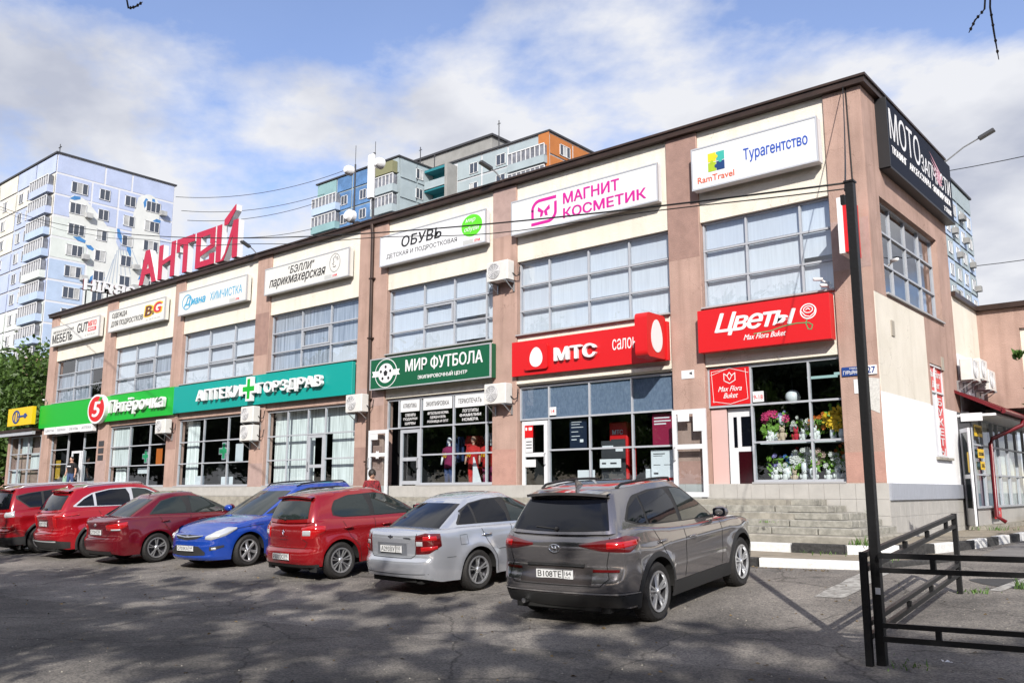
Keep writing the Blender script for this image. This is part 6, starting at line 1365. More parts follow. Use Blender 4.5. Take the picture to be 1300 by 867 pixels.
# steps of the kiosk
for k in range(2): tag(MB().cbox(.5 + k * .0, 1.25 - k * .35, 10.6, 13.2, .6, .76 + k * .14, .015).build('kiosk_step', MT['concrete']), kind='structure')

# ------------------------------------------------------------------ air conditioners
def make_ac():
    t = empty('air_conditioner', (0, 0, 0))
    MB().cbox(-.4, .4, -.42, -.12, 0, .56, .02).build('casing', MT['ac'], t)
    b = MB(); b.lathe([(.0, 0), (.215, 0), (.225, -.012), (.235, 0)], 24, 'y', (-.12, -.422, .28)); g = b.build('fan_recess', MT['sill'], t)
    b = MB()
    for r_ in (.06, .11, .16, .21): b.tube([(-.12 + r_ * math.cos(a), -.44, .28 + r_ * math.sin(a)) for a in [2 * math.pi * i / 20 for i in range(21)]], .006, 4)
    for k in range(8): a = math.pi * k / 4; b.obox((-.12, -.44, .28), (-.12 + .22 * math.cos(a), -.44, .28 + .22 * math.sin(a)), .008, .008)
    b.build('grille', MT['white'], t)
    for sx in (-.3, .3):
        b = MB(); b.box(sx - .02, sx + .02, -.45, .0, -.04, -.002); b.box(sx - .02, sx + .02, -.04, 0, -.3, -.04); b.obox((sx, -.4, -.03), (sx, -.03, -.28), .02, .02); b.build('bracket', MT['steel'], t)
    MB().tube([(.4, -.2, .2), (.48, -.15, .1), (.5, -.04, .15), (.5, 0, .4)], .018, 6).build('hose', MT['cable'], t)
    return t
ACs = [((-10.18, 0, 7.5), 'white air conditioner high on the pillar between the shoe and cosmetics signs'), ((-16.3, 0, 4.12), 'white air conditioner on the pillar at the right end of the teal fascia'),
       ((-10.25, 0, 4.0), 'white air conditioner on the pillar under the dark green football sign'), ((-28.5, 0, 3.95), 'air conditioner on the pillar where green meets teal fascia'),
       ((-22.3, 0, 4.1), 'upper of two stacked air conditioners under the teal fascia'), ((-22.3, 0, 3.42), 'lower of two stacked air conditioners under the teal fascia')]
ac0 = None
for i, (p, lab) in enumerate(ACs):
    o = make_ac() if i == 0 else copy_tree(ac0)
    ac0 = ac0 or o; o.location = p; tag(o, lab, 'air conditioner', 'air conditioners on the shop front')
for i, (y, z, lab) in enumerate(((6.55, 4.45, 'nearest air conditioner on the side wall above the kiosk roof'), (7.5, 4.55, 'middle air conditioner on the side wall above the kiosk roof'), (8.4, 4.35, 'farthest air conditioner on the side wall above the kiosk roof'))):
    o = copy_tree(ac0); o.location = (.0, y, z); o.rotation_euler = (0, 0, R(90)); tag(o, lab, 'air conditioner', 'air conditioners above the kiosk')

# downpipe, cameras, floodlights, mast
dp = MB(); dp.tube([(-16.0, -.10, 10.4), (-15.98, -.08, 10.0), (-15.95, -.07, 1.5), (-15.95, -.2, 1.42)], .06, 10)
for z in (2.5, 4.5, 6.5, 8.5): dp.box(-16.05, -15.86, -.14, 0, z, z + .05)
tag(dp.build('drainpipe', MT['brown'], smooth=False), 'brown drainpipe running down the wide pink pillar from the roof', 'drainpipe')
def flood(name, p, rz, lab, L_=.9, up=.5):
    t = empty(name, p, rz, lab, 'floodlight'); MB().tube([(0, 0, 0), (0, -L_ * .6, up * .7), (0, -L_, up)], .022, 8).build('arm', MT['steel'], t)
    o = MB().cbox(-.09, .09, -.42, 0, -.05, .03, .02).build('lamp_head', MT['darkgrey'], t); o.location = (0, -L_, up); o.rotation_euler = (R(-22), 0, 0)
flood('floodlight', (-22.6, -.1, 10.5), 0, 'small floodlight on the roof edge right of the big red letters', .35, .25)
flood('floodlight', (-10.2, -.1, 10.5), R(-20), 'small floodlight on the roof edge above the cosmetics shop sign', .4, .35)
flood('floodlight', (.1, 6.2, 10.35), R(90), 'long-armed floodlight reaching out above the dark motorcycle parts sign', .95, .5)
def cctv(p, lab, rz=0):
    t = empty('security_camera', p, rz, lab, 'camera'); MB().lathe([(.0, 0), (.035, 0), (.04, .05), (.04, .2), (.0, .2)], 12, 'y', (0, -.3, .02)).build('camera_body', MT['white'], t, smooth=True); MB().obox((0, -.12, .0), (0, 0, -.06), .03, .03).build('bracket', MT['white'], t)
cctv((-1.0, .05, 6.15), 'upper white camera at the lower right corner of the travel agency window', R(-50)); cctv((-.9, .05, 5.98), 'lower white camera at the corner of the travel agency window', R(-30)); cctv((-40.6, -.02, 6.1), 'white camera on the pink pillar at the far left of the centre', R(20)); cctv((.02, 1.0, 6.55), 'white camera beside the side window under the dark sign', R(60))
mast = empty('antenna_mast', (-19.2, 3, 10.3), label='roof mast with a tall white panel antenna and two round dishes', cat='antenna')
b = MB(); b.tube([(-.4, 0, 0), (-.4, 0, 4.5)], .05); b.tube([(-1.55, 0, 0), (-1.55, 0, 4.3)], .035); b.tube([(-.4, .3, 0), (-.4, 0, 2.2)], .03); b.tube([(.5, .2, 0), (-.4, 0, 1.9)], .03); b.tube([(-1.2, .3, 0), (-.4, 0, 1.8)], .03); b.tube([(-2.2, .3, 0), (-1.5, 0, 1.5)], .03); b.tube([(-1.6, 0, 1.2), (-.4, 0, 1.2)], .03)
for k in range(22): r2 = random.Random(k); b.box(-1.7 + r2.random() * 1.5, -1.5 + r2.random() * 1.6, -.1, .1, .3 + r2.random() * 1.3, .55 + r2.random() * 1.3) if False else b.box(*(lambda x, z: (x, x + .16, -.1, .08, z, z + .3))(-1.75 + r2.random() * 1.6, .2 + r2.random() * 1.4))
b.build('pole', MT['darkgrey'], mast); MB().cbox(-.60, -.26, -.2, -.02, 2.6, 4.4, .05).build('panel_antenna', MT['white'], mast)
for (x, z, r_) in ((-1.75, 4.05, .2), (.08, 3.9, .22), (-1.6, 2.1, .26)): MB().lathe([(0, -.22), (r_ * .6, -.2), (r_, -.08), (r_, .12), (0, .16)], 20, 'y', (x, -.15, z)).build('dish', MT['white'], mast, smooth=True, angle=R(40))
MB().tube([(-.35, 0, 4.4), (-.35, 0, 4.95)], .012, 5).build('whip', MT['darkgrey'], mast); MB().tube([(-1.55, 0, 4.2), (-1.55, 0, 5.1)], .012, 5).build('whip', MT['darkgrey'], mast)

# ------------------------------------------------------------------ pole, railings, cables
pole = empty('lamp_post', (2.90, -10.02, 0), label='tall black square steel post at the corner of the railings', cat='post')
MB().cbox(-.042, .042, -.042, .042, 0, 4.66, .005).build('shaft', MT['blackmetal'], pole); MB().box(-.05, .05, -.05, .05, 4.66, 4.68).box(-.10, -.06, -.02, .02, 4.45, 4.55).build('cap', MT['blackmetal'], pole); MB().box(-.0, .045, -.066, -.061, .66, .72).build('sticker', MT['white'], pole)
def rail_fence(name, a, c, lab, post_a=True, posts=()):
    f = empty(name, (a[0], a[1], 0), label=lab, cat='railing'); A = Vector((0, 0)); Cc = Vector((c[0] - a[0], c[1] - a[1])); g = lambda t: G(a[1] + Cc.y * t)
    P = lambda t, z: Vector((Cc.x * t, Cc.y * t, g(t) * (1) + z))
    for t in posts: MB().box(P(t, 0).x - .03, P(t, 0).x + .03, P(t, 0).y - .03, P(t, 0).y + .03, g(t) - .1, g(t) + 1.02).build('post', MT['blackmetal'], f)
    za, zb = G(a[1]), G(c[1])
    for z in (.99, .86, .37, .25): MB().obox(P(0, z), P(1, z), .045, .05 if z in (.99, .25) else .045).build('rail', MT['blackmetal'], f)
    n = max(2, int(Cc.length / .9))
    for k in range(n):
        t = (k + .5) / n
        MB().obox(P(t, .88), P(t, .97), .045, .045).build('spacer', MT['blackmetal'], f); MB().obox(P(t, .27), P(t, .35), .045, .045).build('spacer', MT['blackmetal'], f)
    return f
rail_fence('metal_railing', (2.82, -10.12), (2.62, -5.95), 'black steel railing running away towards the kerb from the tall post', posts=(0, 1))
rail_fence('metal_railing', (2.95, -10.10), (6.6, -9.55), 'black steel railing crossing the lower right corner in front of the camera', posts=(.75, 1))
def cable(name, p, q, sag, r_, lab, seg=40, wig=0, cat='cable'):
    p, q = Vector(p), Vector(q); pts = []; rr = random.Random(5)
    for i in range(seg + 1):
        t = i / seg; v = p.lerp(q, t); v.z -= sag * 4 * t * (1 - t); v.z += wig * math.sin(t * 37) * math.sin(t * 11) ; pts.append(v)
    o = MB().tube(pts, r_, 6).build(name, MT['cable'], smooth=True); return tag(o, lab, cat)
cable('overhead_cable', (2.87, -10.05, 4.66), (-38.0, -5.3, 15.1), 1.25, .011, 'thick black cable sagging from the post top across the whole frame', 70)
cable('overhead_cable', (2.87, -10.05, 4.60), (-38.0, -5.2, 15.0), 1.32, .007, 'thinner loose cable hanging along the thick black one', 70, wig=.05)
cable('facade_cable', (-.35, -.05, 10.45), (2.84, -10.0, 4.6), .35, .010, 'thin wire dropping from the roof corner towards the black post', 24)
cable('facade_cable', (-.3, -.03, 10.4), (-.25, -.03, 4.4), 0, .012, 'thin vertical wire down the corner pillar', 8)
for i, (za, zb) in enumerate(((38, 41), (36.2, 38.4), (35.0, 37.6), (33.2, 33.4))):
    o = cable('sky_wire', (-108, 42 + i, za + 5), (-92, 60, zb + 7.5), 1.5, .04, ('highest', 'second highest', 'third', 'lowest')[3 - i] + ' of the thin wires strung between the two tower blocks', 16); o['group'] = 'wires between the tower blocks'
cable('sky_wire', (-20, 96, 41), (40, 60, 34), 2, .05, 'uppermost thin wire in the sky at the right edge', 16); cable('sky_wire', (-20, 107, 31), (40, 70, 28), 2, .05, 'lower thin wire in the sky at the right edge', 16)

# ------------------------------------------------------------------ far tower blocks
PB = dict(blue=M('panel_blue', (.46, .53, .72), .9, var=.06, scale=.6), mint=M('panel_mint', (.66, .71, .68), .9, var=.06, scale=.6), sky=M('panel_sky_blue', (.44, .55, .72), .9, var=.07, scale=.6), cream=M('panel_cream', (.72, .70, .62), .9, var=.08, scale=.6),
          seam=M('panel_seam_white', (.70, .71, .74), .9), grey=M('panel_grey', (.30, .30, .29), .9, var=.12, scale=.5), pale=M('panel_pale_blue', (.36, .43, .46), .9, var=.08, scale=.5), deep=M('panel_deep_blue', (.09, .20, .40), .9, var=.3, scale=.5, ), orange=M('panel_orange', (.48, .17, .045), .9, var=.08, scale=.6), cyan=M('panel_cyan', (.24, .40, .42), .9, var=.1, scale=.5), tealdark=M('loggia_teal', (.02, .20, .24), .9),
          win=M('far_window_glass', (.06, .07, .09), .12, spec=.8), wfr=M('far_window_frame', (.72, .73, .74), .6), rail=M('balcony_glazing', (.20, .21, .24), .3, var=.4, scale=1.4), olive=M('balcony_olive', (.22, .22, .12), .8), pinkb=M('salmon_brick', (.40, .24, .18), .9), curt=M('far_curtain', (.45, .46, .46), .9, var=.2, scale=1))
def face(parent, base, ax, H, cols, floors, fh, top, colour, win, gapw=.13, th=.03, seams=True):
    """panels (floor by floor) and windows on one face. base=(x,y), ax='x' face looks to -Y, ax='y' face looks to +X; cols = list of panel edges along the face"""
    def bx(m, u0, u1, d0, d1, z0, z1):
        if ax == 'x': m.box(base[0] + u0, base[0] + u1, base[1] - d1, base[1] - d0, z0, z1)
        else: m.box(base[0] + d0, base[0] + d1, base[1] + u0, base[1] + u1, z0, z1)
    for j in range(floors):
        z1 = top - j * fh; z0 = z1 - fh
        for i in range(len(cols) - 1):
            u0, u1 = cols[i] + gapw, cols[i + 1] - gapw; m = MB(); bx(m, u0, u1, -.02, th, z0 + gapw, z1 - gapw); m.build('wall_panel', PB[colour(i, j)], parent)
        for (c, w, h, dz) in win(j):
            zc = (z0 + z1) / 2 + dz; m = MB(); t = .07
            for q in ((c - w / 2, c + w / 2, zc - h / 2, zc - h / 2 + t), (c - w / 2, c + w / 2, zc + h / 2 - t, zc + h / 2), (c - w / 2, c - w / 2 + t, zc - h / 2, zc + h / 2), (c + w / 2 - t, c + w / 2, zc - h / 2, zc + h / 2)): bx(m, q[0], q[1], th - .01, th + .10, q[2], q[3])
            k = 3 if w > 1.8 else 2
            for i in range(1, k): u = c - w / 2 + w * i / k; bx(m, u - t / 2, u + t / 2, th - .01, th + .098, zc - h / 2 + t, zc + h / 2 - t)
            wo2 = m.build('window', PB['wfr'], parent)
            for i in range(k):
                m = MB(); bx(m, c - w / 2 + w * i / k + .02, c - w / 2 + w * (i + 1) / k - .02, th - .005, th + .05, zc - h / 2 + .04, zc + h / 2 - .04); m.build('pane', PB['win'] if (i + j * 3 + int(c)) % 4 else PB['curt'], wo2)
def balcony(parent, base, ax, u0, u1, zf, mat, open_=False, d=1.1, h=1.05, glz=1.35):
    def bx(m, a, b_, d0, d1, z0, z1):
        if ax == 'x': m.box(base[0] + a, base[0] + b_, base[1] - d1, base[1] - d0, z0, z1)
        else: m.box(base[0] + d0, base[0] + d1, base[1] + a, base[1] + b_, z0, z1)
    m = MB(); bx(m, u0, u1, .0, d, zf, zf + h); o = m.build('balcony', mat, parent)
    if not open_:
        m = MB(); bx(m, u0 + .05, u1 - .05, .05, d - .08, zf + h, zf + h + glz); g = m.build('balcony_glazing', PB['rail'], o)
        m = MB(); n = max(4, int((u1 - u0) / .7))
        for i in range(n + 1): u = u0 + (u1 - u0) * i / n; bx(m, u - .05, u + .05, d - .1, d - .0, zf + h, zf + h + glz)
        bx(m, u0, u1, d - .09, d + .02, zf + h + glz, zf + h + glz + .12); m.build('glazing_bar', PB['wfr'], o)
    return o
# left tower with the painted end wall
tw = empty('tower_block', (-118, 34, 0), label='tall blue and mint panel tower with a bird mural behind the left end', cat='apartment block')
tp = lambda o: None
class _P:  # parts are written in world coordinates, so parent them without moving
    pass
def wparent(objs_before, root):
    for o in COL.objects:
        if o.name not in objs_before and o.parent == root: o.matrix_parent_inverse = Matrix.Translation(root.location).inverted()
before = set(o.name for o in COL.objects)
MB().box(-150, -108.0, 25.7, 41.8, 0, 44.6).build('core', PB['seam'], tw)
fl, ftop, FH = 13, 41.95, 2.8
face(tw, (-108, 25.6), 'y', 44, [0, 6.3, 10.0, 16.2], 1, 2.6, 44.55, lambda i, j: 'blue', lambda j: [])
face(tw, (-108, 25.6), 'y', 44, [0, 4.7, 8.3, 11.4, 16.2], fl, FH, ftop, lambda i, j: 'blue' if j < 2 + (i > 1) else 'mint' if j < 6 - (i == 0) * 2 else 'sky', lambda j: [(3.1, 2.1, 1.5, .05), (6.4, 1.4, 1.5, .05), (9.9, 1.5, 1.5, .05), (13.2, 2.1, 1.5, .05)])
face(tw, (-108, 25.6), 'x', 44, [-42, -36, -30, -24, -18.5, -12.2, -6.2, 0], 1, 2.6, 44.55, lambda i, j: 'cream' if i < 5 else 'blue', lambda j: [])
face(tw, (-108, 25.6), 'x', 44, [-42, -36, -30, -24, -18.5, -12.2, -6.2, 0], fl, FH, ftop, lambda i, j: ('cream' if j < 3 + (i < 4) * 2 - (i == 5) * 2 else 'blue' if j < 6 else 'mint' if j < 8 else 'sky'), lambda j: [(-10.4, 1.4, 1.4, .1), (-7.7, 1.4, 1.4, .1), (-16, 1.4, 1.4, .1), (-21.5, 1.6, 1.4, .1), (-27, 1.6, 1.4, .1), (-33, 1.6, 1.4, .1)])
for j in range(fl): balcony(tw, (-108, 25.55), 'x', -6.0, -.3, ftop - (j + 1) * FH + .15, PB['blue'] if j < 2 else PB['mint'] if j == 4 else PB['sky'], d=.75, h=.95, glz=1.3)
MB().box(-150.1, -107.8, 25.4, 42, 44.55, 44.75).build('roof_edge', MT['darkgrey'], tw)
MB().tube([(-111, 27, 44.7), (-111, 27, 47)], .06, 5).box(-111.4, -110.6, 26.95, 27.05, 46.5, 46.6).build('aerial', MT['darkgrey'], tw); MB().box(-122, -119, 28, 30, 44.7, 46.2).build('roof_vent', PB['pinkb'], tw)
# mural: pale bird shapes and blue feathers painted on the end wall (generic shapes)
MW = M('mural_white', (.70, .72, .70), .9, var=.06, scale=.5); MBl = M('mural_blue', (.06, .22, .50), .9, var=.2, scale=1); MGr = M('mural_grey_line', (.42, .48, .56), .9)
mu = empty('m', (0, 0, 0))
def paint_(poly, mat, lift=.006, nm='mural'): MB().prism(poly, .004, lambda u, v, w: (-107.96 + lift + w, 25.6 + u, v)).build(nm, mat, tw)
bpy.data.objects.remove(mu)
blob = lambda pts: [(crom([(i, p[0]) for i, p in enumerate(pts + pts[:1])], k * len(pts) / 40), crom([(i, p[1]) for i, p in enumerate(pts + pts[:1])], k * len(pts) / 40)) for k in range(40)]
paint_(blob([(1.9, 38.0), (2.2, 39.4), (3.6, 39.4), (5.2, 38.2), (7.8, 35.5), (9.3, 32.6), (10.2, 30.2), (9.0, 27.6), (7.6, 26.6), (6.0, 29), (5.2, 32.5), (3.4, 34.5), (2.2, 36.2)]), MW)
paint_(blob([(11.0, 41.5), (12.6, 42.3), (14.0, 41.2), (14.2, 38), (14.6, 35), (14.2, 31.5), (12.8, 28.2), (10.8, 27.5), (9.8, 30.5), (10.4, 34.5), (10.4, 38.5)]), MW, .008)
for (x, z, a, l_) in ((2.6, 39.2, .3, 1.5), (3.6, 33.9, -.2, 1.7), (5.0, 33.1, -.4, 1.2), (6.4, 32.2, -.5, 1.3), (5.6, 29.0, 1.0, 1.6), (6.7, 28.8, 1.1, 1.7), (8.8, 35.4, 1.9, 2.2), (10.2, 33.8, 1.8, 2.2), (12.0, 40.9, 1.4, 1.5), (13.2, 41.2, 1.8, 1.3), (13.8, 38.8, .2, 1.2), (13.6, 35.4, .1, 1.4), (13.4, 33.0, -.2, 1.3), (12.2, 30.5, .8, 1.5)):
    ca, sa = math.cos(a), math.sin(a); paint_([(x + ca * u * l_ - sa * v, z + sa * u * l_ + ca * v) for u, v in ((-.5, -.05), (-.1, -.3), (.45, -.25), (.5, .1), (.0, .28))], MBl, .012)
for k in range(9): a = 1.2 + k * .13; x0, z0 = 7 + k * .6, 27.5 + k * .5; paint_([(x0, z0), (x0 + .12, z0), (x0 + .12 + 3.2 * math.cos(a), z0 + 5 * math.sin(a)), (x0 + 3.2 * math.cos(a), z0 + 5 * math.sin(a))], MGr, .010)
rr_ = random.Random(12)
for j in range(12):
    for (u, w_) in ((3.1, 0), (6.4, 0), (9.9, 0), (13.2, 0)):
        if rr_.random() < .22: MB().box(-107.9, -107.3, 25.6 + u + .9, 25.6 + u + 1.75, 41.95 - j * 2.8 - 2.3, 41.95 - j * 2.8 - 1.65).build('air_conditioner_box', PB['curt'], tw)
wparent(before, tw)
# middle block
before = set(o.name for o in COL.objects)
mb = empty('tower_block', (-78, 66, 0), label='blue tower block with an orange corner and open teal loggias above the roof', cat='apartment block')
MB().box(-96.0, -78.3, 57.7, 72, 0, 46.2).build('core', PB['pale'], mb); MB().box(-80, -57.7, 64.1, 74, 0, 46.2).build('core', PB['seam'], mb)
face(mb, (-96, 57.6), 'x', 44, [0, 4.6, 8.0, 12.6, 17.8], 4, 2.8, 43.9, lambda i, j: ('cyan', 'deep', 'deep', 'pale')[i], lambda j: [(6.4, 1.4, 1.4, 0), (10.5, 1.4, 1.4, 0)])
face(mb, (-96, 57.6), 'x', 44, [0, 4.6, 8.0, 12.6, 17.8], 1, 2.3, 46.2, lambda i, j: ('cyan', 'deep', 'deep', 'olive' if False else 'pale')[i], lambda j: [])
for j in range(4):
    balcony(mb, (-96, 57.5), 'x', .1, 5.6, 41.2 - j * 2.8, PB['cyan'] if j % 2 else PB['sky'], d=.9); balcony(mb, (-96, 57.5), 'x', 13.2, 17.6, 41.2 - j * 2.8 + (2.8 if j == 0 else 0) * 0, PB['pale'] if j else PB['pale'], d=.9)
MB().box(-82.9, -78.5, 56.6, 57.5, 43.9, 45.5).build('boarded_balcony', PB['olive'], mb)
face(mb, (-78.2, 57.7), 'y', 44, [0, 3.2, 6.3], 5, 2.8, 46.1, lambda i, j: 'pale', lambda j: [(3.6, 1.3, 1.5, 0)])
face(mb, (-80, 64), 'x', 44, [6.4, 11.0, 15.6, 22.3], 5, 2.8, 46.1, lambda i, j: 'pale', lambda j: [(9.6, 1.5, 1.5, -.2), (14.4, 1.6, 1.5, -.2)] )
for j in range(4):
    z = 45.2 - j * 2.8; MB().box(-78.1, -74.0, 62.2, 64.0, z - 2.7, z - 1.45).build('balcony', PB['pale'], mb); MB().box(-78.1, -73.9, 62.2, 64.0, z - .1, z + .25).build('loggia_slab', PB['tealdark'], mb); MB().box(-78.1, -74.1, 63.9, 64.0, z - 1.5, z - .1).build('loggia_back', PB['tealdark'], mb)
MB().box(-74.1, -73.6, 62.1, 64, 30, 45.6).build('loggia_side', PB['grey'], mb)
for j in range(4): balcony(mb, (-80, 63.95), 'x', 16.2, 22.2, 42.0 - j * 2.8, PB['pale'], d=.8, h=1.0, glz=1.4)
face(mb, (-57.6, 64.0), 'y', 44, [0, 5.0, 10.2], 5, 2.8, 46.1, lambda i, j: 'orange', lambda j: [(3.2, 2.2, 1.5, -.2), (8.0, 1.5, 1.5, -.2)])
MB().box(-63.5, -57.55, 63.78, 63.88, 43.4, 46.1).build('wall_panel', PB['orange'], mb) if False else MB().box(-59.2, -57.5, 63.8, 63.88, 32, 46.1).build('wall_panel', PB['orange'], mb)
MB().box(-96.2, -78.1, 57.4, 72, 46.2, 46.4).build('roof_edge', MT['darkgrey'], mb); MB().box(-80.2, -57.4, 63.8, 74.2, 46.2, 46.42).build('roof_edge', MT['darkgrey'], mb)
MB().box(-86, -69.4, 66.5, 72, 46.3, 49.6).build('roof_house', PB['grey'], mb); MB().box(-86.3, -69.1, 66.2, 72.3, 49.6, 49.9).build('roof_edge', MT['darkgrey'], mb); MB().box(-79, -76, 68, 70, 49.8, 50.9).build('roof_vent', MT['darkgrey'], mb)
for ax_, ht_ in ((-81.5, 50.6), (-78.6, 48.8), (-66.5, 50.4)): MB().tube([(ax_, 64.6, 46.4), (ax_, 64.6, ht_)], .07, 5).box(ax_ - .3, ax_ + .3, 64.57, 64.63, ht_ - .5, ht_ - .42).build('aerial', MT['darkgrey'], mb)
wparent(before, mb)
before = set(o.name for o in COL.objects)
rb = empty('tower_block', (-25, 100, 0), label='pale blue tower block dotted with air conditioners behind the dark sign', cat='apartment block')
MB().box(-40, -20.1, 94, 109, 0, 40.7).build('core', PB['pale'], rb)
def rcol(i, j): return ('pale', 'sky', 'pale', 'sky')[(i + j) % 4] if j < 7 else ('blue', 'sky')[(i + j) % 2]
face(rb, (-20, 94.1), 'y', 40, [0, 3.6, 7.4, 11.2, 14.8], 12, 2.8, 38.2, rcol, lambda j: [(1.8, 1.5, 1.5, 0), (5.4, 1.3, 1.5, 0), (9.0, 1.5, 1.5, 0), (12.8, 1.5, 1.5, 0)]); face(rb, (-20, 94.1), 'y', 40, [0, 3.6, 7.4, 11.2, 14.8], 1, 2.3, 40.6, lambda i, j: 'pale', lambda j: [])
rr_ = random.Random(11)
for j in range(11):
    for k in range(3):
        if rr_.random() < .6: y = 94.8 + rr_.random() * 13; MB().box(-19.9, -19.3, y, y + .9, 36.1 - j * 2.8, 36.8 - j * 2.8).build('air_conditioner_box', PB['grey'], rb)
MB().box(-40.2, -19.8, 93.9, 109.2, 40.7, 40.95).build('roof_edge', MT['darkgrey'], rb)
wparent(before, rb)
# low salmon house between the left tower and the trees
before = set(o.name for o in COL.objects)
lh = empty('brick_building', (-98, 22, 0), label='low salmon brick block at the foot of the left tower', cat='building'); MB().box(-106, -90, 18, 25, 0, 15.4).build('wall', PB['pinkb'], lh); wparent(before, lh)

# ------------------------------------------------------------------ trees
def crown_mesh(blobs, n, size, seed, mat, name='crown', droop=.3, inner=.35, tight=.6):
    rg = random.Random(seed); vs = []; fs = []; cl = []
    tot = sum(r[0] * r[1] * r[2] for _, r in blobs)
    for c, r in blobs:
        k = int(n * (r[0] * r[1] * r[2]) / tot); nc = max(5, k // 24)
        for _ in range(nc):
            while True:
                p = Vector((rg.uniform(-1, 1), rg.uniform(-1, 1), rg.uniform(-1, 1)))
                if inner < p.length < 1: break
            cc = Vector((c[0] + p.x * r[0], c[1] + p.y * r[1], c[2] + p.z * r[2])); cr_2 = rg.uniform(.18, .5) * min(r) * .55
            for _ in range(24):
                q = Vector((rg.gauss(0, 1), rg.gauss(0, 1), rg.gauss(0, .7))) * cr_2 * tight; o = cc + q; s_ = size * rg.uniform(.6, 1.3)
                a = Vector((rg.gauss(0, 1), rg.gauss(0, 1), rg.gauss(0, 1))).normalized(); b = a.orthogonal().normalized(); b = (Matrix.Rotation(rg.uniform(0, 6.28), 3, a) @ b); d = a.cross(b)
                i = len(vs); vs += [o - b * s_, o + d * s_ * .45, o + b * s_, o - d * s_ * .45]; fs.append((i, i + 1, i + 2, i + 3))
    me = bpy.data.meshes.new(name); me.from_pydata([tuple(v) for v in vs], [], fs); me.materials.append(mat); return me
def limbs(base, h, blobs, seed, r0=.2):
    b = MB(); rg = random.Random(seed); top = Vector((base[0] + rg.uniform(-.3, .3), base[1] + rg.uniform(-.3, .3), h)); B0 = Vector(base)
    pts = [B0.lerp(top, t) + Vector((rg.uniform(-.08, .08), rg.uniform(-.08, .08), 0)) * (t > 0) for t in (0, .25, .5, .75, 1)]; b.tube(pts, [r0 * 1.25, r0, r0 * .85, r0 * .7, r0 * .45], 9)
    for c, r in blobs:
        for k in range(5):
            s0 = pts[2].lerp(pts[4], rg.random()); e_ = Vector((c[0] + rg.uniform(-.75, .75) * r[0], c[1] + rg.uniform(-.75, .75) * r[1], c[2] + rg.uniform(-.3, .8) * r[2])); m_ = s0.lerp(e_, .5) + Vector((rg.uniform(-.3, .3), rg.uniform(-.3, .3), rg.uniform(0, .5)))
            b.tube([s0, m_, e_], [r0 * .4, r0 * .22, r0 * .06], 6)
            for q in range(5):
                s2 = m_.lerp(e_, rg.random()); e2 = s2 + Vector((rg.gauss(0, .5) * r[0] * .6, rg.gauss(0, .5) * r[1] * .6, rg.gauss(.1, .4) * r[2] * .6)); b.tube([s2, s2.lerp(e2, .5) + Vector((0, 0, .1)), e2], [r0 * .12, r0 * .08, r0 * .03], 5)
    return b
def tree(name, base, h, blobs, n, size, seed, lab, mat=None, r0=.2, group=None, inner=.35, tight=.6):
    t = empty(name, (0, 0, 0), label=lab, cat='tree', group=group)
    limbs(base, h, blobs, seed, r0).build('trunk', MT['bark'], t, smooth=True)
    me = crown_mesh(blobs, n, size, seed, mat or MT['leaf'], inner=inner, tight=tight); o = bpy.data.objects.new('crown', me); COL.objects.link(o); o.parent = t; return t
# trees behind the camera: they throw the dappled shade over the car park and mirror in the windows
GS = 'street trees behind the camera'
tree('street_tree', (2.2, -24.5, 0), 7, [((1.2, -24.0, 8.6), (3.4, 2.9, 1.5)), ((4.2, -23.8, 9.0), (2.8, 2.6, 1.4))], 4400, .17, 1, 'leafy street tree behind the camera shading the middle of the car park', group=GS, tight=.38)
tree('street_tree', (7.6, -23.6, 0), 7, [((7.6, -23.4, 8.6), (3.2, 2.7, 1.4)), ((11.0, -23.6, 8.8), (3.0, 2.6, 1.4))], 4400, .17, 2, 'leafy street tree behind the camera shading the railings', group=GS, tight=.38)
tree('street_tree', (-2.5, -27.0, 0), 7, [((-2.2, -24.4, 8.6), (3.2, 2.8, 1.5)), ((-5.6, -26.0, 8.3), (3.0, 2.8, 1.5))], 4600, .17, 3, 'leafy street tree behind the camera shading the left of the car park', group=GS, tight=.38)
tree('street_tree', (13.5, -24.0, 0), 7, [((13.5, -23.6, 8.6), (3.2, 2.8, 2.2))], 6000, .15, 4, 'leafy street tree beyond the right edge of the frame', group=GS)
bt0 = tree('park_tree', (0, 0, 0), 9, [((0, 0, 8), (4.5, 4, 5.5)), ((2, 1, 5.5), (3.5, 3, 3)), ((-2.5, -1, 6), (3.5, 3, 3))], 9000, .30, 9, 'tall dense tree in the row across the road behind the camera', MT['hill'], .3, 'trees across the road behind the camera', inner=.5)
bt0.location = (-4, -42, 0)  # unseen row added so windows and cars mirror dark foliage, not sky
mt0 = tree('street_tree', (0, 0, 0), 3.5, [((0, 0, 4.6), (3.4, 2.6, 2.3)), ((1.6, .6, 3.6), (2.2, 2.0, 1.6)), ((-1.8, -.4, 3.8), (2.2, 2.0, 1.7))], 11000, .15, 41, 'low leafy street tree just outside the left of the frame', MT['leaf'], .16, GS, inner=.3)
mt0.location = (-6.0, -20.4, 0)  # low unseen trees added to cut sky light and deepen the shade
for i, (x, y, s_, lb) in enumerate(((-13.5, -20.0, 1.05, 'second low street tree outside the left of the frame'), (-21.5, -19.0, 1.1, 'third low street tree outside the left of the frame'), (-30, -18.5, 1.15, 'fourth low street tree outside the left of the frame'), (-1.5, -22.5, 1.0, 'low street tree right behind the camera'), (12.5, -17.0, 1.1, 'low street tree outside the right of the frame'), (15.5, -10.0, 1.2, 'farther low street tree outside the right of the frame'))):
    c = copy_tree(mt0); c.location = (x, y, 0); c.scale = (s_, s_, s_); c.rotation_euler = (0, 0, i * 1.7 + 1); c['label'] = lb
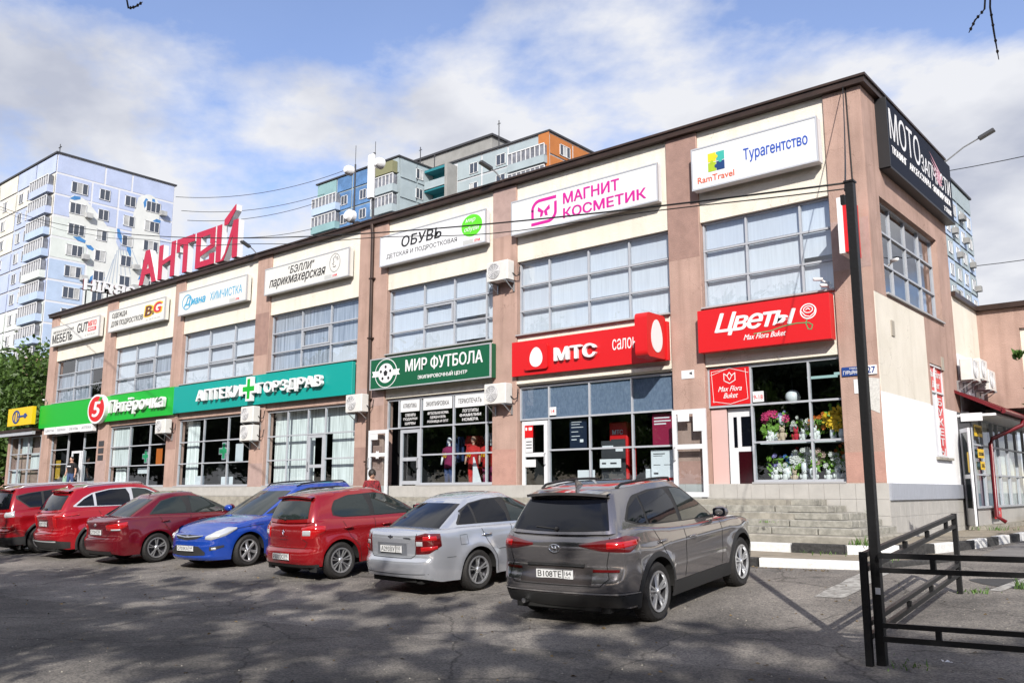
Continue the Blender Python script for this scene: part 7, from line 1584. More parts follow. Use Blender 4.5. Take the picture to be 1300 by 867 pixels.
for i, (x, y, s_) in enumerate(((-9, -44, 1.1), (-19.5, -41, 1.2), (-30, -42, 1.2), (-42, -43, 1.25), (1, -41, 1.1), (11, -43, 1.2), (21, -40, 1.1), (-70, -42, 1.2), (-79, -40, 1.1), (-88, -43, 1.25), (-98, -41, 1.2), (-108, -42, 1.25), (-118, -40, 1.3), (-130, -42, 1.3), (-142, -40, 1.3), (-155, -38, 1.3), (-55, -40, 1.2), (-14, -40, 1.1), (-25, -44, 1.25), (-36, -40, 1.0), (-48, -42, 1.2), (6, -44, 1.2), (16, -41, 1.05), (26, -38, 1.15), (34, -28, 1.0), (-62, -36, 1.2))):
    c = copy_tree(bt0); c.location = (x, y, 0); c.scale = (s_, s_, s_); c.rotation_euler = (0, 0, i * 1.3)
# dark trees left of the centre
tree('lime_tree', (-52, 5, 0), 7, [((-52, 4.5, 6.6), (4.2, 3.4, 4.3)), ((-48.5, 4, 4.4), (2.8, 2.6, 2.8)), ((-55.5, 3, 5), (3.2, 3, 3.6))], 26000, .19, 21, 'dense dark green tree beside the left end of the shops', inner=.45)
tree('lime_tree', (-60, 2, 0), 8, [((-60, 2, 7.4), (4.5, 3.6, 4.6)), ((-63, 0, 5.2), (3.4, 3, 3.4))], 24000, .21, 22, 'taller green tree at the left edge of the frame', inner=.45)
tree('bush', (-50.5, -1.5, 0), 1.6, [((-50.5, -1.5, 1.9), (3.0, 1.6, 1.9)), ((-54, -2.5, 2.2), (3, 1.6, 2.2))], 12000, .14, 23, 'dark bush at the foot of the trees behind the left cars', inner=.4, r0=.06)
# leafy branch entering from the right
rt = tree('maple_tree', (7.5, -.6, 0), 4, [((3.35, -2.7, 3.75), (.42, .35, .22)), ((3.3, -2.75, 3.1), (.36, .3, .22)), ((3.55, -2.6, 2.75), (.3, .3, .2)), ((6.5, -1.0, 4.2), (1.6, 1.6, 1.2))], 2600, .10, 31, 'tree with bright leaves whose branch reaches in from the right edge', MT['leaf2'], .12, inner=.1)
# bare twigs hanging into the top of the frame
def twig(name, pts_list, lab):
    b = MB()
    for pts in pts_list:
        b.tube(pts, [.0045] * (len(pts) - 1) + [.002], 5)
        for p, q in zip(pts, pts[1:]):
            for t in (.3, .7): v = Vector(p).lerp(Vector(q), t); b.ball(v, (.007, .007, .009), 5, 4)
    tag(b.build(name, MT['bark'], smooth=True), lab, 'twig')
def cray(px, py, d):   # point d metres from the camera along a viewing ray, used once to hang the real twigs
    f = 1109.3; v = Vector(((px - 650) / f, (433.5 - py) / f, -1)); return CAM + (cam.rotation_euler.to_matrix() @ v) * d
twig('hanging_twig', [[cray(1254, -60, 4), cray(1250, 12, 4.02), cray(1238, 26, 4.0), cray(1230, 42, 3.98)], [cray(1258, -60, 4.05), cray(1257, 10, 4.05), cray(1262, 42, 4.05), cray(1268, 76, 4.03)]], 'two thin bare twigs hanging into the sky at the top right')
twig('hanging_twig', [[cray(150, -60, 4.2), cray(163, 11, 4.2), cray(172, 9, 4.2), cray(181, 3, 4.22)]], 'bent bare twig hanging into the sky at the top left')
# ------------------------------------------------------------------ things seen through the windows
def thing(name, loc, lab, cat, group=None, rz=0): return empty(name, loc, rz, lab, cat, group)
def flowerhead(b, c, r, n, rng, mi=0):
    for k in range(n):
        a = 2 * math.pi * k / n + rng.random() * .2; ca, sa = math.cos(a), math.sin(a)
        b.add([(c[0] + ca * r * .3, c[1], c[2] + sa * r * .3), (c[0] + ca * r * .7 - sa * r * .22, c[1] - .01, c[2] + sa * r * .7 + ca * r * .22), (c[0] + ca * r, c[1] - .02, c[2] + sa * r), (c[0] + ca * r * .7 + sa * r * .22, c[1] - .01, c[2] + sa * r * .7 - ca * r * .22)], [(0, 1, 2, 3)], mi)
FC = {k: M('petal_' + k, v, .6) for k, v in dict(yellow=(.85, .50, .01), pink=(.75, .05, .20), lilac=(.35, .30, .65), white=(.80, .78, .72), orange=(.75, .18, .02), blue=(.10, .25, .70), green=(.20, .38, .05), blush=(.65, .45, .38), red=(.55, .02, .03)).items()}
def bouquet(x, y, z, w, h, col, lab, n=14, seed=0, r_=.05, stem=True):
    rg = random.Random(seed); t = thing('flower_bouquet', (x, y, z), lab, 'flowers', 'bouquets in the flower shop window')
    b = MB(); lv = MB()
    for k in range(n):
        c = (rg.uniform(-w, w) / 2, rg.uniform(-.06, .06), h * rg.uniform(.45, 1)); flowerhead(b, c, r_ * rg.uniform(.8, 1.3), 9, rg); b.ball((c[0], c[1] - .005, c[2]), r_ * .35, 6, 4)
        lv.tube([(0, 0, .05), (c[0] * .6, 0, c[2] * .6), c], .006, 4)
    for k in range(n * 3):
        c = Vector((rg.uniform(-w, w) / 2, rg.uniform(-.05, .1), h * rg.uniform(.2, .9))); d = Vector((rg.gauss(0, 1), rg.gauss(0, 1), rg.gauss(0, 1))).normalized(); q = d.orthogonal(); lv.add([c - d * .07, c + q * .025, c + d * .07, c - q * .025], [(0, 1, 2, 3)])
    b.build('petals', FC[col], t, recalc=False); lv.build('foliage', FC['green'], t, recalc=False); MB().lathe([(0, 0), (.06, 0), (.08, .1), (.07, .22), (.06, .22)], 12, 'z').build('vase', MT['white'], t, smooth=True)
bouquet(-2.62, .75, 2.72, .55, .72, 'pink', 'pink gerberas in a vase on the middle shelf', 6, 1, .10)
bouquet(-2.72, .65, 2.72, .42, .42, 'green', 'pale green lilies on the left of the middle shelf', 12, 2, .06)
bouquet(-1.30, .7, 2.72, .35, .68, 'yellow', 'big sunflowers behind the right-hand pane', 5, 3, .15); bouquet(-1.08, .62, 2.72, .32, .40, 'yellow', 'low sunflowers at the far right of the shelf', 4, 4, .14)
bouquet(-2.3, .7, 1.82, .35, .62, 'blue', 'small blue flowers at the lower left of the window', 14, 5, .05); bouquet(-1.85, .7, 1.95, .55, .55, 'blush', 'round blush coloured bouquet in the lower row', 22, 6, .07)
bouquet(-1.25, .7, 1.9, .5, .5, 'white', 'white blossoms in the lower right pane', 18, 7, .06); bouquet(-1.1, .85, 1.95, .5, .72, 'orange', 'small orange flowers above the white blossoms', 14, 8, .045)
bouquet(-2.55, .9, 3.1, .4, .35, 'lilac', 'lilac sprig hanging high at the left', 8, 9, .05)
bouquet(-2.1, .95, 2.72, .6, .55, 'white', 'white daisies at the back of the middle shelf', 16, 21, .055); bouquet(-1.75, .9, 2.72, .4, .62, 'orange', 'orange sprays left of the window bar on the middle shelf', 12, 22, .05)
bouquet(-2.75, .8, 1.82, .35, .6, 'lilac', 'lilac flowers at the far left of the low shelf', 16, 23, .045); bouquet(-2.05, .95, 1.82, .5, .75, 'red', 'red roses at the back of the low shelf', 16, 24, .05); bouquet(-1.45, .95, 1.82, .45, .7, 'green', 'green foliage sprays behind the window bar', 14, 25, .06)
bouquet(-1.2, 1.0, 2.72, .55, .8, 'green', 'green leaves behind the sunflowers', 14, 26, .05)
sh = MB().box(-2.9, -.88, .45, .95, 2.66, 2.71).build('display_shelf', MT['white']); tag(sh, 'white shelf across the flower shop window', 'shelf')
bouquet(-1.95, .6, 2.0, .5, .5, 'white', 'wide white bouquet in a basket in the lower left pane', 22, 31, .075); bouquet(-2.35, .62, 1.9, .4, .36, 'white', 'low white blossoms between the teddies', 16, 32, .06)
sh = MB().box(-2.9, -.88, .45, .95, 1.76, 1.80).build('display_shelf', MT['white']); tag(sh, 'white low shelf at the foot of the flower shop window', 'shelf')
def teddy(x, z, mat, s_, lab, seed=0, y=.58):
    t = thing('toy_figure', (x, y, z), lab, 'toy', 'toy figures in the flower shop window'); b = MB()
    b.ball((0, 0, .1), (.075, .06, .10), 10, 7); b.ball((0, -.01, .23), .062, 10, 7)
    for sx in (-1, 1): b.ball((sx * .045, 0, .30), (.02, .015, .045 if seed % 2 else .025), 7, 5); b.ball((sx * .085, -.03, .12), (.025, .025, .05), 7, 5); b.ball((sx * .045, -.07, .03), (.032, .05, .03), 7, 5)
    b.build('body', mat, t, smooth=True); t.scale = (s_, s_, s_)
    e2 = MB()
    for sx in (-1, 1): e2.ball((sx * .022, -.065, .24), .008, 5, 4)
    e2.ball((0, -.075, .22), .010, 5, 4); e2.build('eyes', MT['black'], t)
rose, wht, beige, gryf = M('toy_red', (.5, .02, .04), .9), M('toy_white', (.75, .74, .70), .9, var=.1, scale=30), M('toy_beige', (.55, .42, .30), .9, var=.2, scale=30), M('toy_grey', (.25, .26, .28), .9)
for i, (x, z, m_, s_, lab) in enumerate(((-2.42, 2.72, beige, 1.1, 'beige toy animal left of the red one on the middle shelf'), (-2.1, 2.72, rose, .9, 'red toy rabbit on the middle shelf'), (-1.93, 2.72, wht, .85, 'white toy beside the red rabbit'), (-1.68, 2.72, wht, .95, 'white toy dog at the right of the middle shelf'), (-2.72, 2.72, wht, .8, 'small white toy at the left end of the middle shelf'), (-2.62, 1.81, wht, .95, 'white teddy at the left end of the low shelf'),
      (-2.4, 1.81, wht, 1.0, 'second white teddy on the low shelf'), (-2.18, 1.81, beige, .85, 'beige teddy in the middle of the low shelf'), (-1.95, 1.81, wht, .95, 'white rabbit under the blush bouquet'), (-1.72, 1.81, wht, .9, 'white toy left of the window bar on the low shelf'), (-1.42, 1.81, wht, .85, 'white toy right of the window bar on the low shelf'), (-1.2, 1.81, wht, 1.0, 'white rabbit under the white blossoms'), (-1.0, 1.81, gryf, 1.0, 'grey toy at the right end of the low shelf'))): teddy(x, z, m_, s_, lab, i)
def lampb(x, y, z, r_, lab):
    t = thing('paper_lantern', (x, y, z), lab, 'lamp'); MB().ball((0, 0, 0), r_, 18, 12).build('shade', MT['white'], t, smooth=True); MB().tube([(0, 0, r_), (0, 0, 4.55 - z)], .008, 5).build('cord', MT['cable'], t)
lampb(-2.3, 1.0, 3.75, .17, 'round white paper lantern hanging behind the left pane'); lampb(-.95, .9, 3.8, .16, 'round white paper lantern hanging behind the right pane')
for x0, x1, y, lb in ((-2.4, -1.7, 2.2, 'behind the left pane'), (-1.6, -1.0, 1.8, 'behind the right pane')): tag(MB().box(x0, x1, y, y + .12, 4.3, 4.35).build('ceiling_light', M('lit_tube', (.6, .85, .8), .4, emit=.6)), 'pale ceiling tube light in the flower shop ' + lb, 'ceiling light', 'tube lights in the flower shop')
# phone shop
cb = thing('display_cabinet', (-7.0, 1.0, 1.45), 'tall bright red terminal cabinet inside the phone shop', 'cabinet'); MB().cbox(-.28, .28, -.2, .25, 0, 1.95, .03).build('body', MT['red'], cb); MB().box(-.22, .22, -.21, -.2, 1.05, 1.5).build('screen', MT['darkgrey'], cb); text('МТС', -.16, .16, 1.62, 1.74, -.215, MT['white'], cb, 0, .03); MB().box(-.2, .05, -.22, -.2, .55, .7).build('tray', MT['white'], cb)
def poster(x0, x1, z0, z1, y, mat, lab, lines=(), band=None, lm=None):
    t = thing('poster', ((x0 + x1) / 2, y, z0), lab, 'poster'); w = (x1 - x0) / 2; MB().box(-w, w, 0, .012, 0, z1 - z0).build('sheet', mat, t)
    for (u0, u1, v0, v1) in lines: MB().box(-w + u0 * 2 * w, -w + u1 * 2 * w, -.003, -.0005, (z1 - z0) * v0, (z1 - z0) * v1).build('print_line', lm or MT['white'], t)
    if band: MB().box(-w, w, -.003, -.0005, 0, (z1 - z0) * band).build('print_band', MT['red'], t)
poster(-5.7, -5.05, 1.86, 2.6, .28, MT['signwhite'], 'white poster with a red foot in the right lower pane of the phone shop', [(.1, .6, .86, .89), (.1, .5, .8, .82), (.1, .4, .5, .52), (.55, .85, .5, .52), (.1, .3, .2, .26)], .09, MT['darkgrey'])
pp = poster(-5.65, -5.0, 2.72, 3.5, .30, M('wine_red_poster', (.30, .01, .05), .5), 'wine red poster with a dark figure in the upper right pane', [(.08, .75, .84, .88), (.08, .8, .74, .78), (.08, .6, .65, .69)])
poster(-8.2, -7.65, 2.72, 3.5, .30, M('night_blue_poster', (.012, .02, .045), .4), 'dark poster with small white lines in the phone shop', [(.1, .7, .88, .9), (.1, .6, .8, .82), (.1, .8, .7, .72), (.1, .5, .55, .57), (.1, .6, .4, .42), (.1, .4, .28, .31), (.6, .8, .2, .3)])
poster(-8.1, -7.55, 1.82, 2.15, .5, MT['white'], 'small white box panel low in the phone shop window'); poster(-7.35, -6.7, 2.2, 2.42, .45, MT['white'], 'white strip on a dark stand inside the phone shop', [(.1, .3, .4, .6), (.5, .8, .4, .6)], None, MT['darkgrey'])
poster(-7.4, -6.65, 1.5, 2.9, .6, MT['darkgrey'], 'dark display stand inside the phone shop', [(.05, .5, .88, .91), (.6, .9, .8, .88), (.05, .3, .1, .14), (.6, .9, .1, .14)])
poster(-6.0, -5.75, 1.82, 2.15, .5, MT['white'], 'small white box beside the white poster')
poster(-9.6, -9.35, 2.65, 3.2, .14, MT['signwhite'], 'red and white leaflet on the phone shop door', [(.1, .9, .2, .25), (.1, .9, .35, .4), (.1, .9, .5, .55)], None, MT['darkgrey']); poster(-9.62, -9.33, 3.05, 3.38, .13, MT['red'], 'red leaflet at the top of the phone shop door', [(.1, .3, .6, .85), (.5, .9, .6, .85)]); poster(-9.62, -9.25, 2.25, 2.45, .14, MT['white'], 'white card on the phone shop door')
n_ = MB().box(-8.74, -8.52, .12, .13, 3.62, 3.84).build('number_sticker', MT['white']); tag(n_, 'white sticker with a red 14 above the phone shop window', 'sticker'); text('14', -8.69, -8.57, 3.68, 3.78, .118, MT['red'], n_, 0, .01)
n_ = MB().box(-2.88, -2.62, .12, .13, 3.6, 3.84).build('opening_hours_sticker', MT['white']); tag(n_, 'white sticker with 9-18 in red on the flower shop window', 'sticker'); text('9-18', -2.86, -2.64, 3.66, 3.76, .118, MT['red'], n_, 0, .01)
for (x0, x1, z0, z1, lab) in ((-4.62, -4.32, 3.22, 3.42, 'pale sheet at the upper left of the folded door'), (-4.22, -3.98, 2.98, 3.42, 'pale sheet at the upper right of the folded door')): q = MB().box(x0, x1, -.262, -.252, z0, z1).build('paper_sheet', MT['signwhite']); tag(q, lab, 'paper')
q = MB().prism([(-15.3 + (.14 if k % 2 else .09) * math.cos(k * math.pi / 8), 2.72 + (.14 if k % 2 else .09) * math.sin(k * math.pi / 8)) for k in range(16)], .006, FM(-.225)).build('star_sticker', MT['white']); tag(q, 'white star burst sticker on the open football shop door', 'sticker')
q = MB().box(-15.62, -15.3, -.235, -.225, 3.2, 3.38).build('paper_sheet', MT['signwhite']); tag(q, 'white sheet at the top of the open football shop door', 'paper')
# football shop
for i, (x0, x1, t_, sub) in enumerate(((-14.7, -13.85, 'АТРИБУТИКА', ('СУВЕНИРЫ', 'ПОДАРКИ', 'ШАРФЫ')), (-13.68, -12.45, 'ЭКИПИРОВКА', ('ФУТБОЛЬНАЯ ФОРМА', 'ОДЕЖДА И ОБУВЬ', 'РОЗНИЦА И ОПТ')), (-12.32, -11.14, 'ТЕРМОПЕЧАТЬ', ('ЛОГОТИПЫ', 'ФАМИЛИИ', 'НОМЕРА')))):
    q = MB().box(x0, x1, .165, .175, 4.05, 4.42).build('window_lettering_board', MT['signwhite']); tag(q, f'white board reading {t_} along the top of the football shop window', 'window sign', 'boards over the football shop window')
    text(t_, x0 + .12, x1 - .12, 4.16, 4.30, .163, MT['darkgrey'], q, 0, .015); c = (x0 + x1) / 2; h = (x1 - x0) * .36
    for k, s2 in enumerate(sub): text(s2, c - h * (.75 + .25 * ((k + i) % 2)), c + h * (.75 + .25 * ((k + i) % 2)), 3.9 - k * .13, 3.99 - k * .13, .19, MT['white'], q, 0, .02)
def mannequin(x, y, shirt, pants, lab, h=1.6):
    t = thing('mannequin', (x, y, 1.5), lab, 'mannequin'); b = MB()
    b.lathe([(0, .78), (.17, .80), (.155, .95), (.15, 1.05), (.20, 1.25), (.21, 1.38), (.10, 1.44), (.05, 1.46)], 14, 'z')
    for sx in (-1, 1): b.tube([(sx * .19, 0, 1.38), (sx * .27, -.02, 1.15)], [.065, .055], 8)
    b.build('shirt', shirt, t, smooth=True); b = MB()
    for sx in (-1, 1): b.tube([(sx * .09, 0, .82), (sx * .10, 0, .45), (sx * .10, .0, .08)], [.10, .07, .05], 8)
    b.build('trousers', pants, t, smooth=True); b = MB(); b.ball((0, 0, 1.62), (.075, .09, .11), 10, 7); b.tube([(0, 0, 1.44), (0, 0, 1.56)], .04, 8)
    for sx in (-1, 1): b.tube([(sx * .27, -.02, 1.15), (sx * .29, -.05, .9)], [.035, .03], 6)
    b.build('figure', MT['white'] if h > 1.59 else MT['skin'], t, smooth=True); text('10', -.07, .07, 1.1, 1.25, -.205, MT['yellow'], t, 0, .01)
cl = lambda n, c: M('cloth_' + n, c, .9, var=.15, scale=12)
claret, navyc, redc, bluec = cl('claret', (.22, .01, .07)), cl('navy', (.02, .04, .12)), cl('red', (.5, .015, .015)), cl('blue', (.03, .09, .45))
mannequin(-13.15, .8, claret, navyc, 'mannequin in a claret football shirt in the shop window'); mannequin(-12.15, .8, redc, redc, 'mannequin in a red kit behind the middle bar', 1.5); mannequin(-11.75, 1.0, redc, claret, 'second mannequin in red beside the first red one')
for i, (x, y, z, m_, lab) in enumerate(((-12.85, 1.6, 2.5, redc, 'red shirts hanging behind the claret mannequin'), (-11.55, 1.5, 2.55, redc, 'red shirts hanging near the right bar'), (-11.55, 1.5, 1.6, redc, 'lower red clothes near the right bar'), (-10.95, 1.3, 2.6, bluec, 'blue shirts hanging at the right edge of the window'), (-12.8, 1.7, 1.55, redc, 'lower red clothes behind the claret mannequin'), (-13.55, 1.5, 2.5, navyc, 'dark blue shirts hanging at the left of the sports window'), (-12.35, 1.9, 2.6, MT['signwhite'], 'white shirts hanging between the mannequins'), (-11.1, 1.5, 1.6, navyc, 'dark clothes low at the right of the sports window'))):
    t = thing('hanging_shirts', (x, y, z), lab, 'clothes')
    for k in range(5): MB().prism([(-.2, 0), (.2, 0), (.2, .55), (.32, .5), (.34, .62), (.16, .8), (-.16, .8), (-.34, .62), (-.32, .5), (-.2, .55)], .03, lambda u, v, w, k=k: (u * .5 + k * .07 - .14, w + k * .05 - .1, v)).build('shirt', m_, t)
q = MB().add([(-12.0, .6, 1.5), (-11.5, .6, 1.5), (-11.95, .62, 2.6), (-12.0, .62, 2.6)], [(0, 1, 2, 3)]).build('pennant', MT['white']); tag(q, 'white pennant hanging beside the red mannequins', 'pennant')
for sg_, (x, z) in enumerate(((-13.9, 2.6), (-13.9, 1.9))):
    pass
# pharmacy
def cross(x, z, y, r_, lab):
    p = lambda a, t: [(-a, -t), (-t, -t), (-t, -a), (t, -a), (t, -t), (a, -t), (a, t), (t, t), (t, a), (-t, a), (-t, t), (-a, t)]
    t = thing('pharmacy_cross', (x, y, z), lab, 'pharmacy cross'); MB().prism(p(r_, r_ * .38), .04, FM(0)).build('cross', MT['frame'], t); MB().prism(p(r_ * .86, r_ * .24), .01, FM(-.04)).build('green_face', M('cross_green', (.03, .40, .16), .4), t)
cross(-25.1, 3.15, .5, .34, 'green cross hanging in the pharmacy window'); cross(-31.2, 3.1, .5, .30, 'green cross in the window under the red 5')
def curt(x0, x1, z0, z1, y, lab, mat=None): 
    b = MB(); n = 24; b.grid([[(x0 + (x1 - x0) * k / n, y + .035 * math.sin(k * 1.9), z) for k in range(n + 1)] for z in (z0, z1)]); tag(b.build('curtain', mat or MT['curtain'], smooth=True), lab, 'curtain')
curt(-27.8, -26.95, 1.7, 4.4, .45, 'pale curtain at the left of the pharmacy window'); curt(-23.2, -22.75, 1.7, 4.4, .5, 'pale curtain at the right of the pharmacy window'); curt(-33.8, -32.9, 1.7, 4.4, .45, 'pale curtain at the left of the grocery window')
for (x0, x1, z0, z1, m_, lab) in ((-24.1, -23.6, 2.7, 3.4, MT['signwhite'], 'white poster in the pharmacy window'), (-26.9, -26.2, 1.8, 2.2, MT['signwhite'], 'white box low in the pharmacy window'), (-25.0, -24.2, 1.8, 2.15, MT['signwhite'], 'white counter seen through the pharmacy window'), (-30.1, -29.6, 2.7, 3.4, M('orange_poster', (.65, .16, .02), .5), 'orange poster in the window right of the cross'), (-39.9, -39.4, 2.2, 3.1, M('ochre_poster', (.55, .33, .03), .5), 'ochre poster left of the grocery entrance'), (-31.6, -30.7, 2.35, 2.6, MT['white'], 'white frame in the window under the cross')): poster(x0, x1, z0, z1, .35, m_, lab)
for k in range(4): b = MB(); b.grid([[(-19.3 + k * .22 + .07 * i, .62 + .05 * math.sin(i * 1.5), z) for i in range(4)] for z in (1.6, 3.6)])

# ------------------------------------------------------------------ people
def person(loc, rz, joints, radii, edges, mats, regions, lab, head=None, hair=None, hairmat=None):
    root = empty('person', loc, rz, lab, 'person'); names = list(joints); me = bpy.data.meshes.new('body'); me.from_pydata([joints[k] for k in names], [(names.index(a), names.index(b)) for a, b in edges], [])
    o = bpy.data.objects.new('body', me); COL.objects.link(o); md = o.modifiers.new('s', 'SKIN'); md.use_smooth_shade = True; sv_ = me.skin_vertices[0].data
    for i, k in enumerate(names): sv_[i].radius = (radii[k], radii[k] * (.72 if k in ('pelvis', 'waist', 'chest') else 1)) if False else (radii[k], radii[k])
    sv_[names.index('pelvis')].use_root = True; s2 = o.modifiers.new('b', 'SUBSURF'); s2.levels = 2; s2.render_levels = 2
    dg = bpy.context.evaluated_depsgraph_get(); dg.update(); m2 = bpy.data.meshes.new_from_object(o.evaluated_get(dg)); bpy.data.objects.remove(o)
    m2.materials.clear(); [m2.materials.append(m) for m in mats]
    for p in m2.polygons: p.use_smooth = True; p.material_index = regions(p.center)
    for v in m2.vertices:
        if .85 < v.co.z < 1.45 and abs(v.co.x) < .24: v.co.y *= .72
    b = bpy.data.objects.new('body', m2); COL.objects.link(b); b.parent = root
    hz = joints['head']; h = MB(); h.ball((hz[0], hz[1], hz[2] + .03), (.078, .095, .12), 16, 12); h.add([(hz[0] - .014, hz[1] - .09, hz[2] + .0), (hz[0] + .014, hz[1] - .09, hz[2]), (hz[0], hz[1] - .118, hz[2] + .0), (hz[0], hz[1] - .09, hz[2] + .05)], [(0, 2, 3), (2, 1, 3), (0, 1, 2)])
    for sx in (-1, 1): h.ball((hz[0] + sx * .079, hz[1] + .005, hz[2] + .02), (.012, .02, .03), 6, 5)
    hd = h.build('head', MT['skin'], root, smooth=True); e3 = MB()
    for sx in (-1, 1): e3.ball((hz[0] + sx * .03, hz[1] - .088, hz[2] + .045), (.012, .006, .007), 6, 4)
    e3.box(hz[0] - .022, hz[0] + .022, hz[1] - .094, hz[1] - .088, hz[2] - .035, hz[2] - .028); e3.build('face', MT['hair'], hd)
    if hair: b = MB(); b.ball((hz[0], hz[1] + .012, hz[2] + .055), hair, 14, 10); b.build('hair', hairmat or MT['hair'], hd, smooth=True)
    for sx, k in ((-1, 'handL'), (1, 'handR')):
        if k not in joints: continue
        p = Vector(joints[k]); m_ = MB(); m_.ball(p + Vector((0, -.005, -.03)), (.022, .036, .045), 8, 6)
        for f in range(4): m_.tube([p + Vector((0, -.03 + f * .019, -.065)), p + Vector((-sx * .004, -.03 + f * .019, -.10)), p + Vector((-sx * .016, -.03 + f * .019, -.128 + abs(f - 1.4) * .008))], [.009, .008, .006], 5)
        m_.tube([p + Vector((0, -.03, -.02)), p + Vector((-sx * .01, -.055, -.05)), p + Vector((-sx * .015, -.06, -.075))], [.010, .009, .007], 5); m_.build('hand', MT['skin'], root, smooth=True)
    return root
J = dict(pelvis=(0, 0, .95), waist=(0, 0, 1.08), chest=(0, 0, 1.32), neck=(0, .0, 1.48), head=(0, -.01, 1.60), shL=(-.19, 0, 1.41), elL=(-.27, .02, 1.12), handL=(-.30, -.05, .87), shR=(.19, 0, 1.41), elR=(.27, .02, 1.12), handR=(.30, -.05, .87),
         hipL=(-.1, 0, .90), knL=(-.12, -.03, .50), anL=(-.12, .02, .09), toL=(-.13, -.14, .045), hipR=(.1, 0, .90), knR=(.12, .0, .50), anR=(.12, .04, .09), toR=(.13, -.12, .045))
RD = dict(pelvis=.165, waist=.155, chest=.185, neck=.06, head=.065, shL=.07, elL=.045, handL=.028, shR=.07, elR=.045, handR=.028, hipL=.10, knL=.065, anL=.045, toL=.045, hipR=.10, knR=.065, anR=.045, toR=.045)
ED = [('pelvis', 'waist'), ('waist', 'chest'), ('chest', 'neck'), ('neck', 'head'), ('chest', 'shL'), ('shL', 'elL'), ('elL', 'handL'), ('chest', 'shR'), ('shR', 'elR'), ('elR', 'handR'), ('pelvis', 'hipL'), ('hipL', 'knL'), ('knL', 'anL'), ('anL', 'toL'), ('pelvis', 'hipR'), ('hipR', 'knR'), ('knR', 'anR'), ('anR', 'toR')]
tee = M('black_tshirt', (.010, .010, .012), .9)
def reg_m(c):
    if c.z > 1.47: return 2
    if abs(c.x) > .235 and c.z < 1.22: return 2
    if c.z > .97 and (abs(c.x) < .24 or c.z > 1.2): return 0
    return 1 if c.z > .1 else 3
man = person((-37.0, -.15, 1.45), R(20), J, RD, ED, [tee, MT['jeans'], MT['skin'], MT['black']], reg_m, 'man in a black t-shirt and blue jeans coming out of the grocery entrance', hair=(.083, .098, .105))
MB().box(-.11, .11, -.146, -.14, 1.28, 1.33).build('shirt_print', MT['white'], man)
bagm = MB().prism([(-.13, 0), (.13, 0), (.12, .25), (.03, .34), (-.03, .34), (-.12, .25)], .08, lambda u, v, w: (u, w - .04, v)).build('shopping_bag', M('pale_green_bag', (.35, .55, .42), .5)); bagm.location = (-37.33, -.27, 2.0); tag(bagm, 'pale green carrier bag in the hand of the man in black', 'bag')
J2 = {k: (v[0] * .88, v[1], v[2] * .93) for k, v in J.items()}; RD2 = {k: v * .9 for k, v in RD.items()}
blouse = M('red_patterned_blouse', (.35, .02, .03), .9, col2=(.03, .01, .012), scale=22)
wm_ = person((-11.75, -3.5, .51), R(65), J2, RD2, ED, [blouse, M('dark_trousers', (.02, .02, .03), .9), MT['skin'], MT['black']], lambda c: 2 if c.z > 1.37 else (0 if c.z > .88 else 1), 'woman with dark hair in a red patterned blouse walking behind the red car', hair=(.10, .115, .12))

# ------------------------------------------------------------------ litter, weeds, leaves
def tuft(x, y, z, n, h, seed, lab, spread=.12):
    rg = random.Random(seed); b = MB()
    for k in range(n):
        a = rg.uniform(0, 6.28); d = Vector((math.cos(a), math.sin(a), 0)); s_ = Vector((x + rg.gauss(0, spread), y + rg.gauss(0, spread), z)); hh = h * rg.uniform(.5, 1.2); w = Vector((-d.y, d.x, 0)) * .008; m_ = s_ + d * hh * .3 + Vector((0, 0, hh * .6)); e_ = s_ + d * hh * .7 + Vector((0, 0, hh))
        b.add([s_ - w, s_ + w, m_ + w * .7, m_ - w * .7, e_], [(0, 1, 2, 3), (3, 2, 4)])
    tag(b.build('weeds', MT['leaf2'], recalc=False), lab, None, None, 'stuff')
tuft(.3, -2.55, .66, 60, .16, 1, 'weeds', .10); tuft(-.3, -2.97, .51, 50, .07, 2, 'weeds', .25); tuft(2.98, -9.95, 0, 40, .08, 3, 'weeds', .14); tuft(.55, 6.1, .64, 60, .14, 4, 'weeds', .22); tuft(2.75, -5.8, G(-5.8), 40, .06, 5, 'weeds', .12); tuft(3.2, -5.3, G(-5.3), 22, .16, 6, 'weeds', .04); tuft(-1.6, -2.3, 1.0, 20, .06, 7, 'weeds', .1); tuft(1.1, -3.9, .51, 30, .08, 8, 'weeds', .15); tuft(-.15, -.75, 1.06, 14, .2, 9, 'weeds', .03)
rgp = random.Random(5); b = MB()
for k in range(9): a = k * .7; b.add([(0, 0, .03), (.09 * math.cos(a), .09 * math.sin(a), rgp.uniform(.005, .03)), (.08 * math.cos(a + .7), .08 * math.sin(a + .7), rgp.uniform(.005, .05))], [(0, 1, 2)])
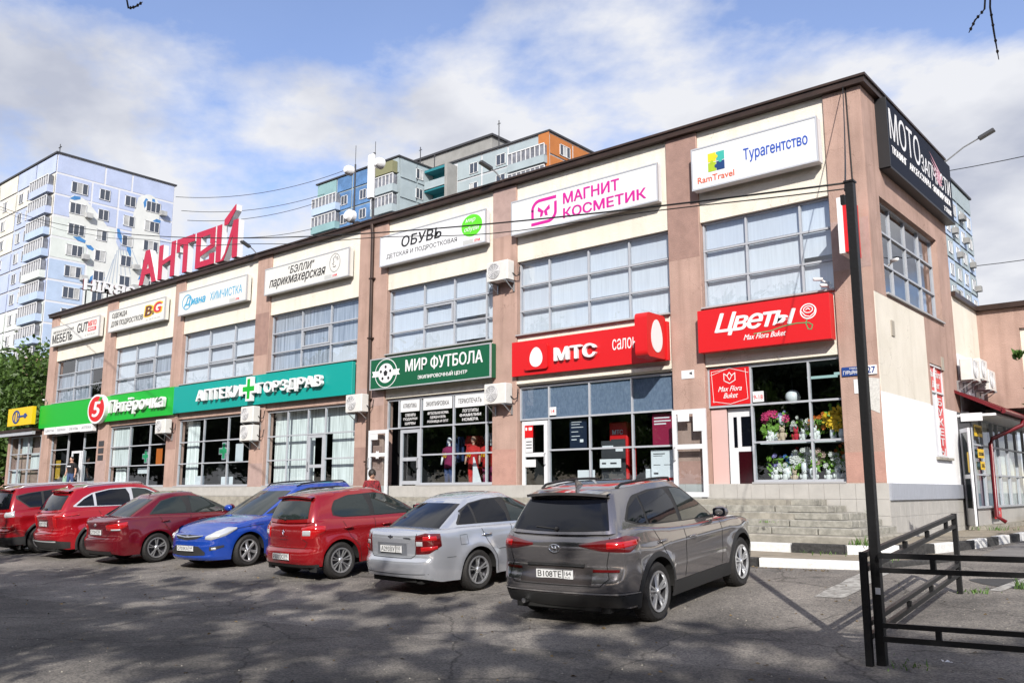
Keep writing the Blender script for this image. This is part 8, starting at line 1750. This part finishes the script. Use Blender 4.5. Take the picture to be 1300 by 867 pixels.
q = b.build('crumpled_paper', MT['white'], recalc=False); q.location = (3.32, -9.62, .01); tag(q, 'crumpled white paper scrap on the ground behind the railing', 'litter')
b = MB()
rg = random.Random(77)
for k in range(1400):
    x = rg.uniform(-16, 5); y = rg.uniform(-16, -5.2); r_ = rg.uniform(.004, .014); z = G(y) + .002; a = rg.uniform(0, 6.28)
    b.add([(x + r_ * math.cos(a), y + r_ * math.sin(a), z), (x + r_ * math.cos(a + 2), y + r_ * math.sin(a + 2), z), (x + r_ * math.cos(a + 4), y + r_ * math.sin(a + 4), z), (x, y, z + r_)], [(0, 1, 3), (1, 2, 3), (2, 0, 3)])
tag(b.build('grit', MT['concrete'], recalc=False), 'loose grit scattered over the car park', None, None, 'stuff')
# round planter bed and a car-park hole with weeds by the railing
pb = MB(); P = [(3.0 + 1.0 * math.cos(a) * (1 + .1 * math.sin(3 * a)), -4.9 + .45 * math.sin(a)) for a in [2 * math.pi * k / 24 for k in range(24)]]
tag(MB().add([(x + .5, y, G(y) + .005) for x, y in P], [tuple(range(24))]).build('dark_asphalt_patch', M('fresh_asphalt', (.05, .05, .052), .9, var=.2, scale=20)), kind='structure')
b = MB(); rg = random.Random(78)
for k in range(900):
    if k < 450: x = rg.uniform(-12, .5); y = -4.78 - abs(rg.gauss(0, .12))
    else: x = rg.uniform(-14, 5); y = rg.uniform(-15, -5.5)
    r_ = rg.uniform(.015, .035); z = G(y) + .006; a = rg.uniform(0, 6.28); t = rg.uniform(0, .02)
    b.add([(x + r_ * math.cos(a), y + r_ * math.sin(a), z), (x + r_ * .4 * math.cos(a + 1.6), y + r_ * .4 * math.sin(a + 1.6), z + t), (x - r_ * math.cos(a), y - r_ * math.sin(a), z + .004), (x - r_ * .4 * math.cos(a + 1.6), y - r_ * .4 * math.sin(a + 1.6), z)], [(0, 1, 2, 3)])
tag(b.build('fallen_leaves', M('dry_leaf', (.16, .11, .05), .8, var=.5, scale=3), recalc=False), 'dry leaf litter along the kerb and over the car park', None, None, 'stuff')
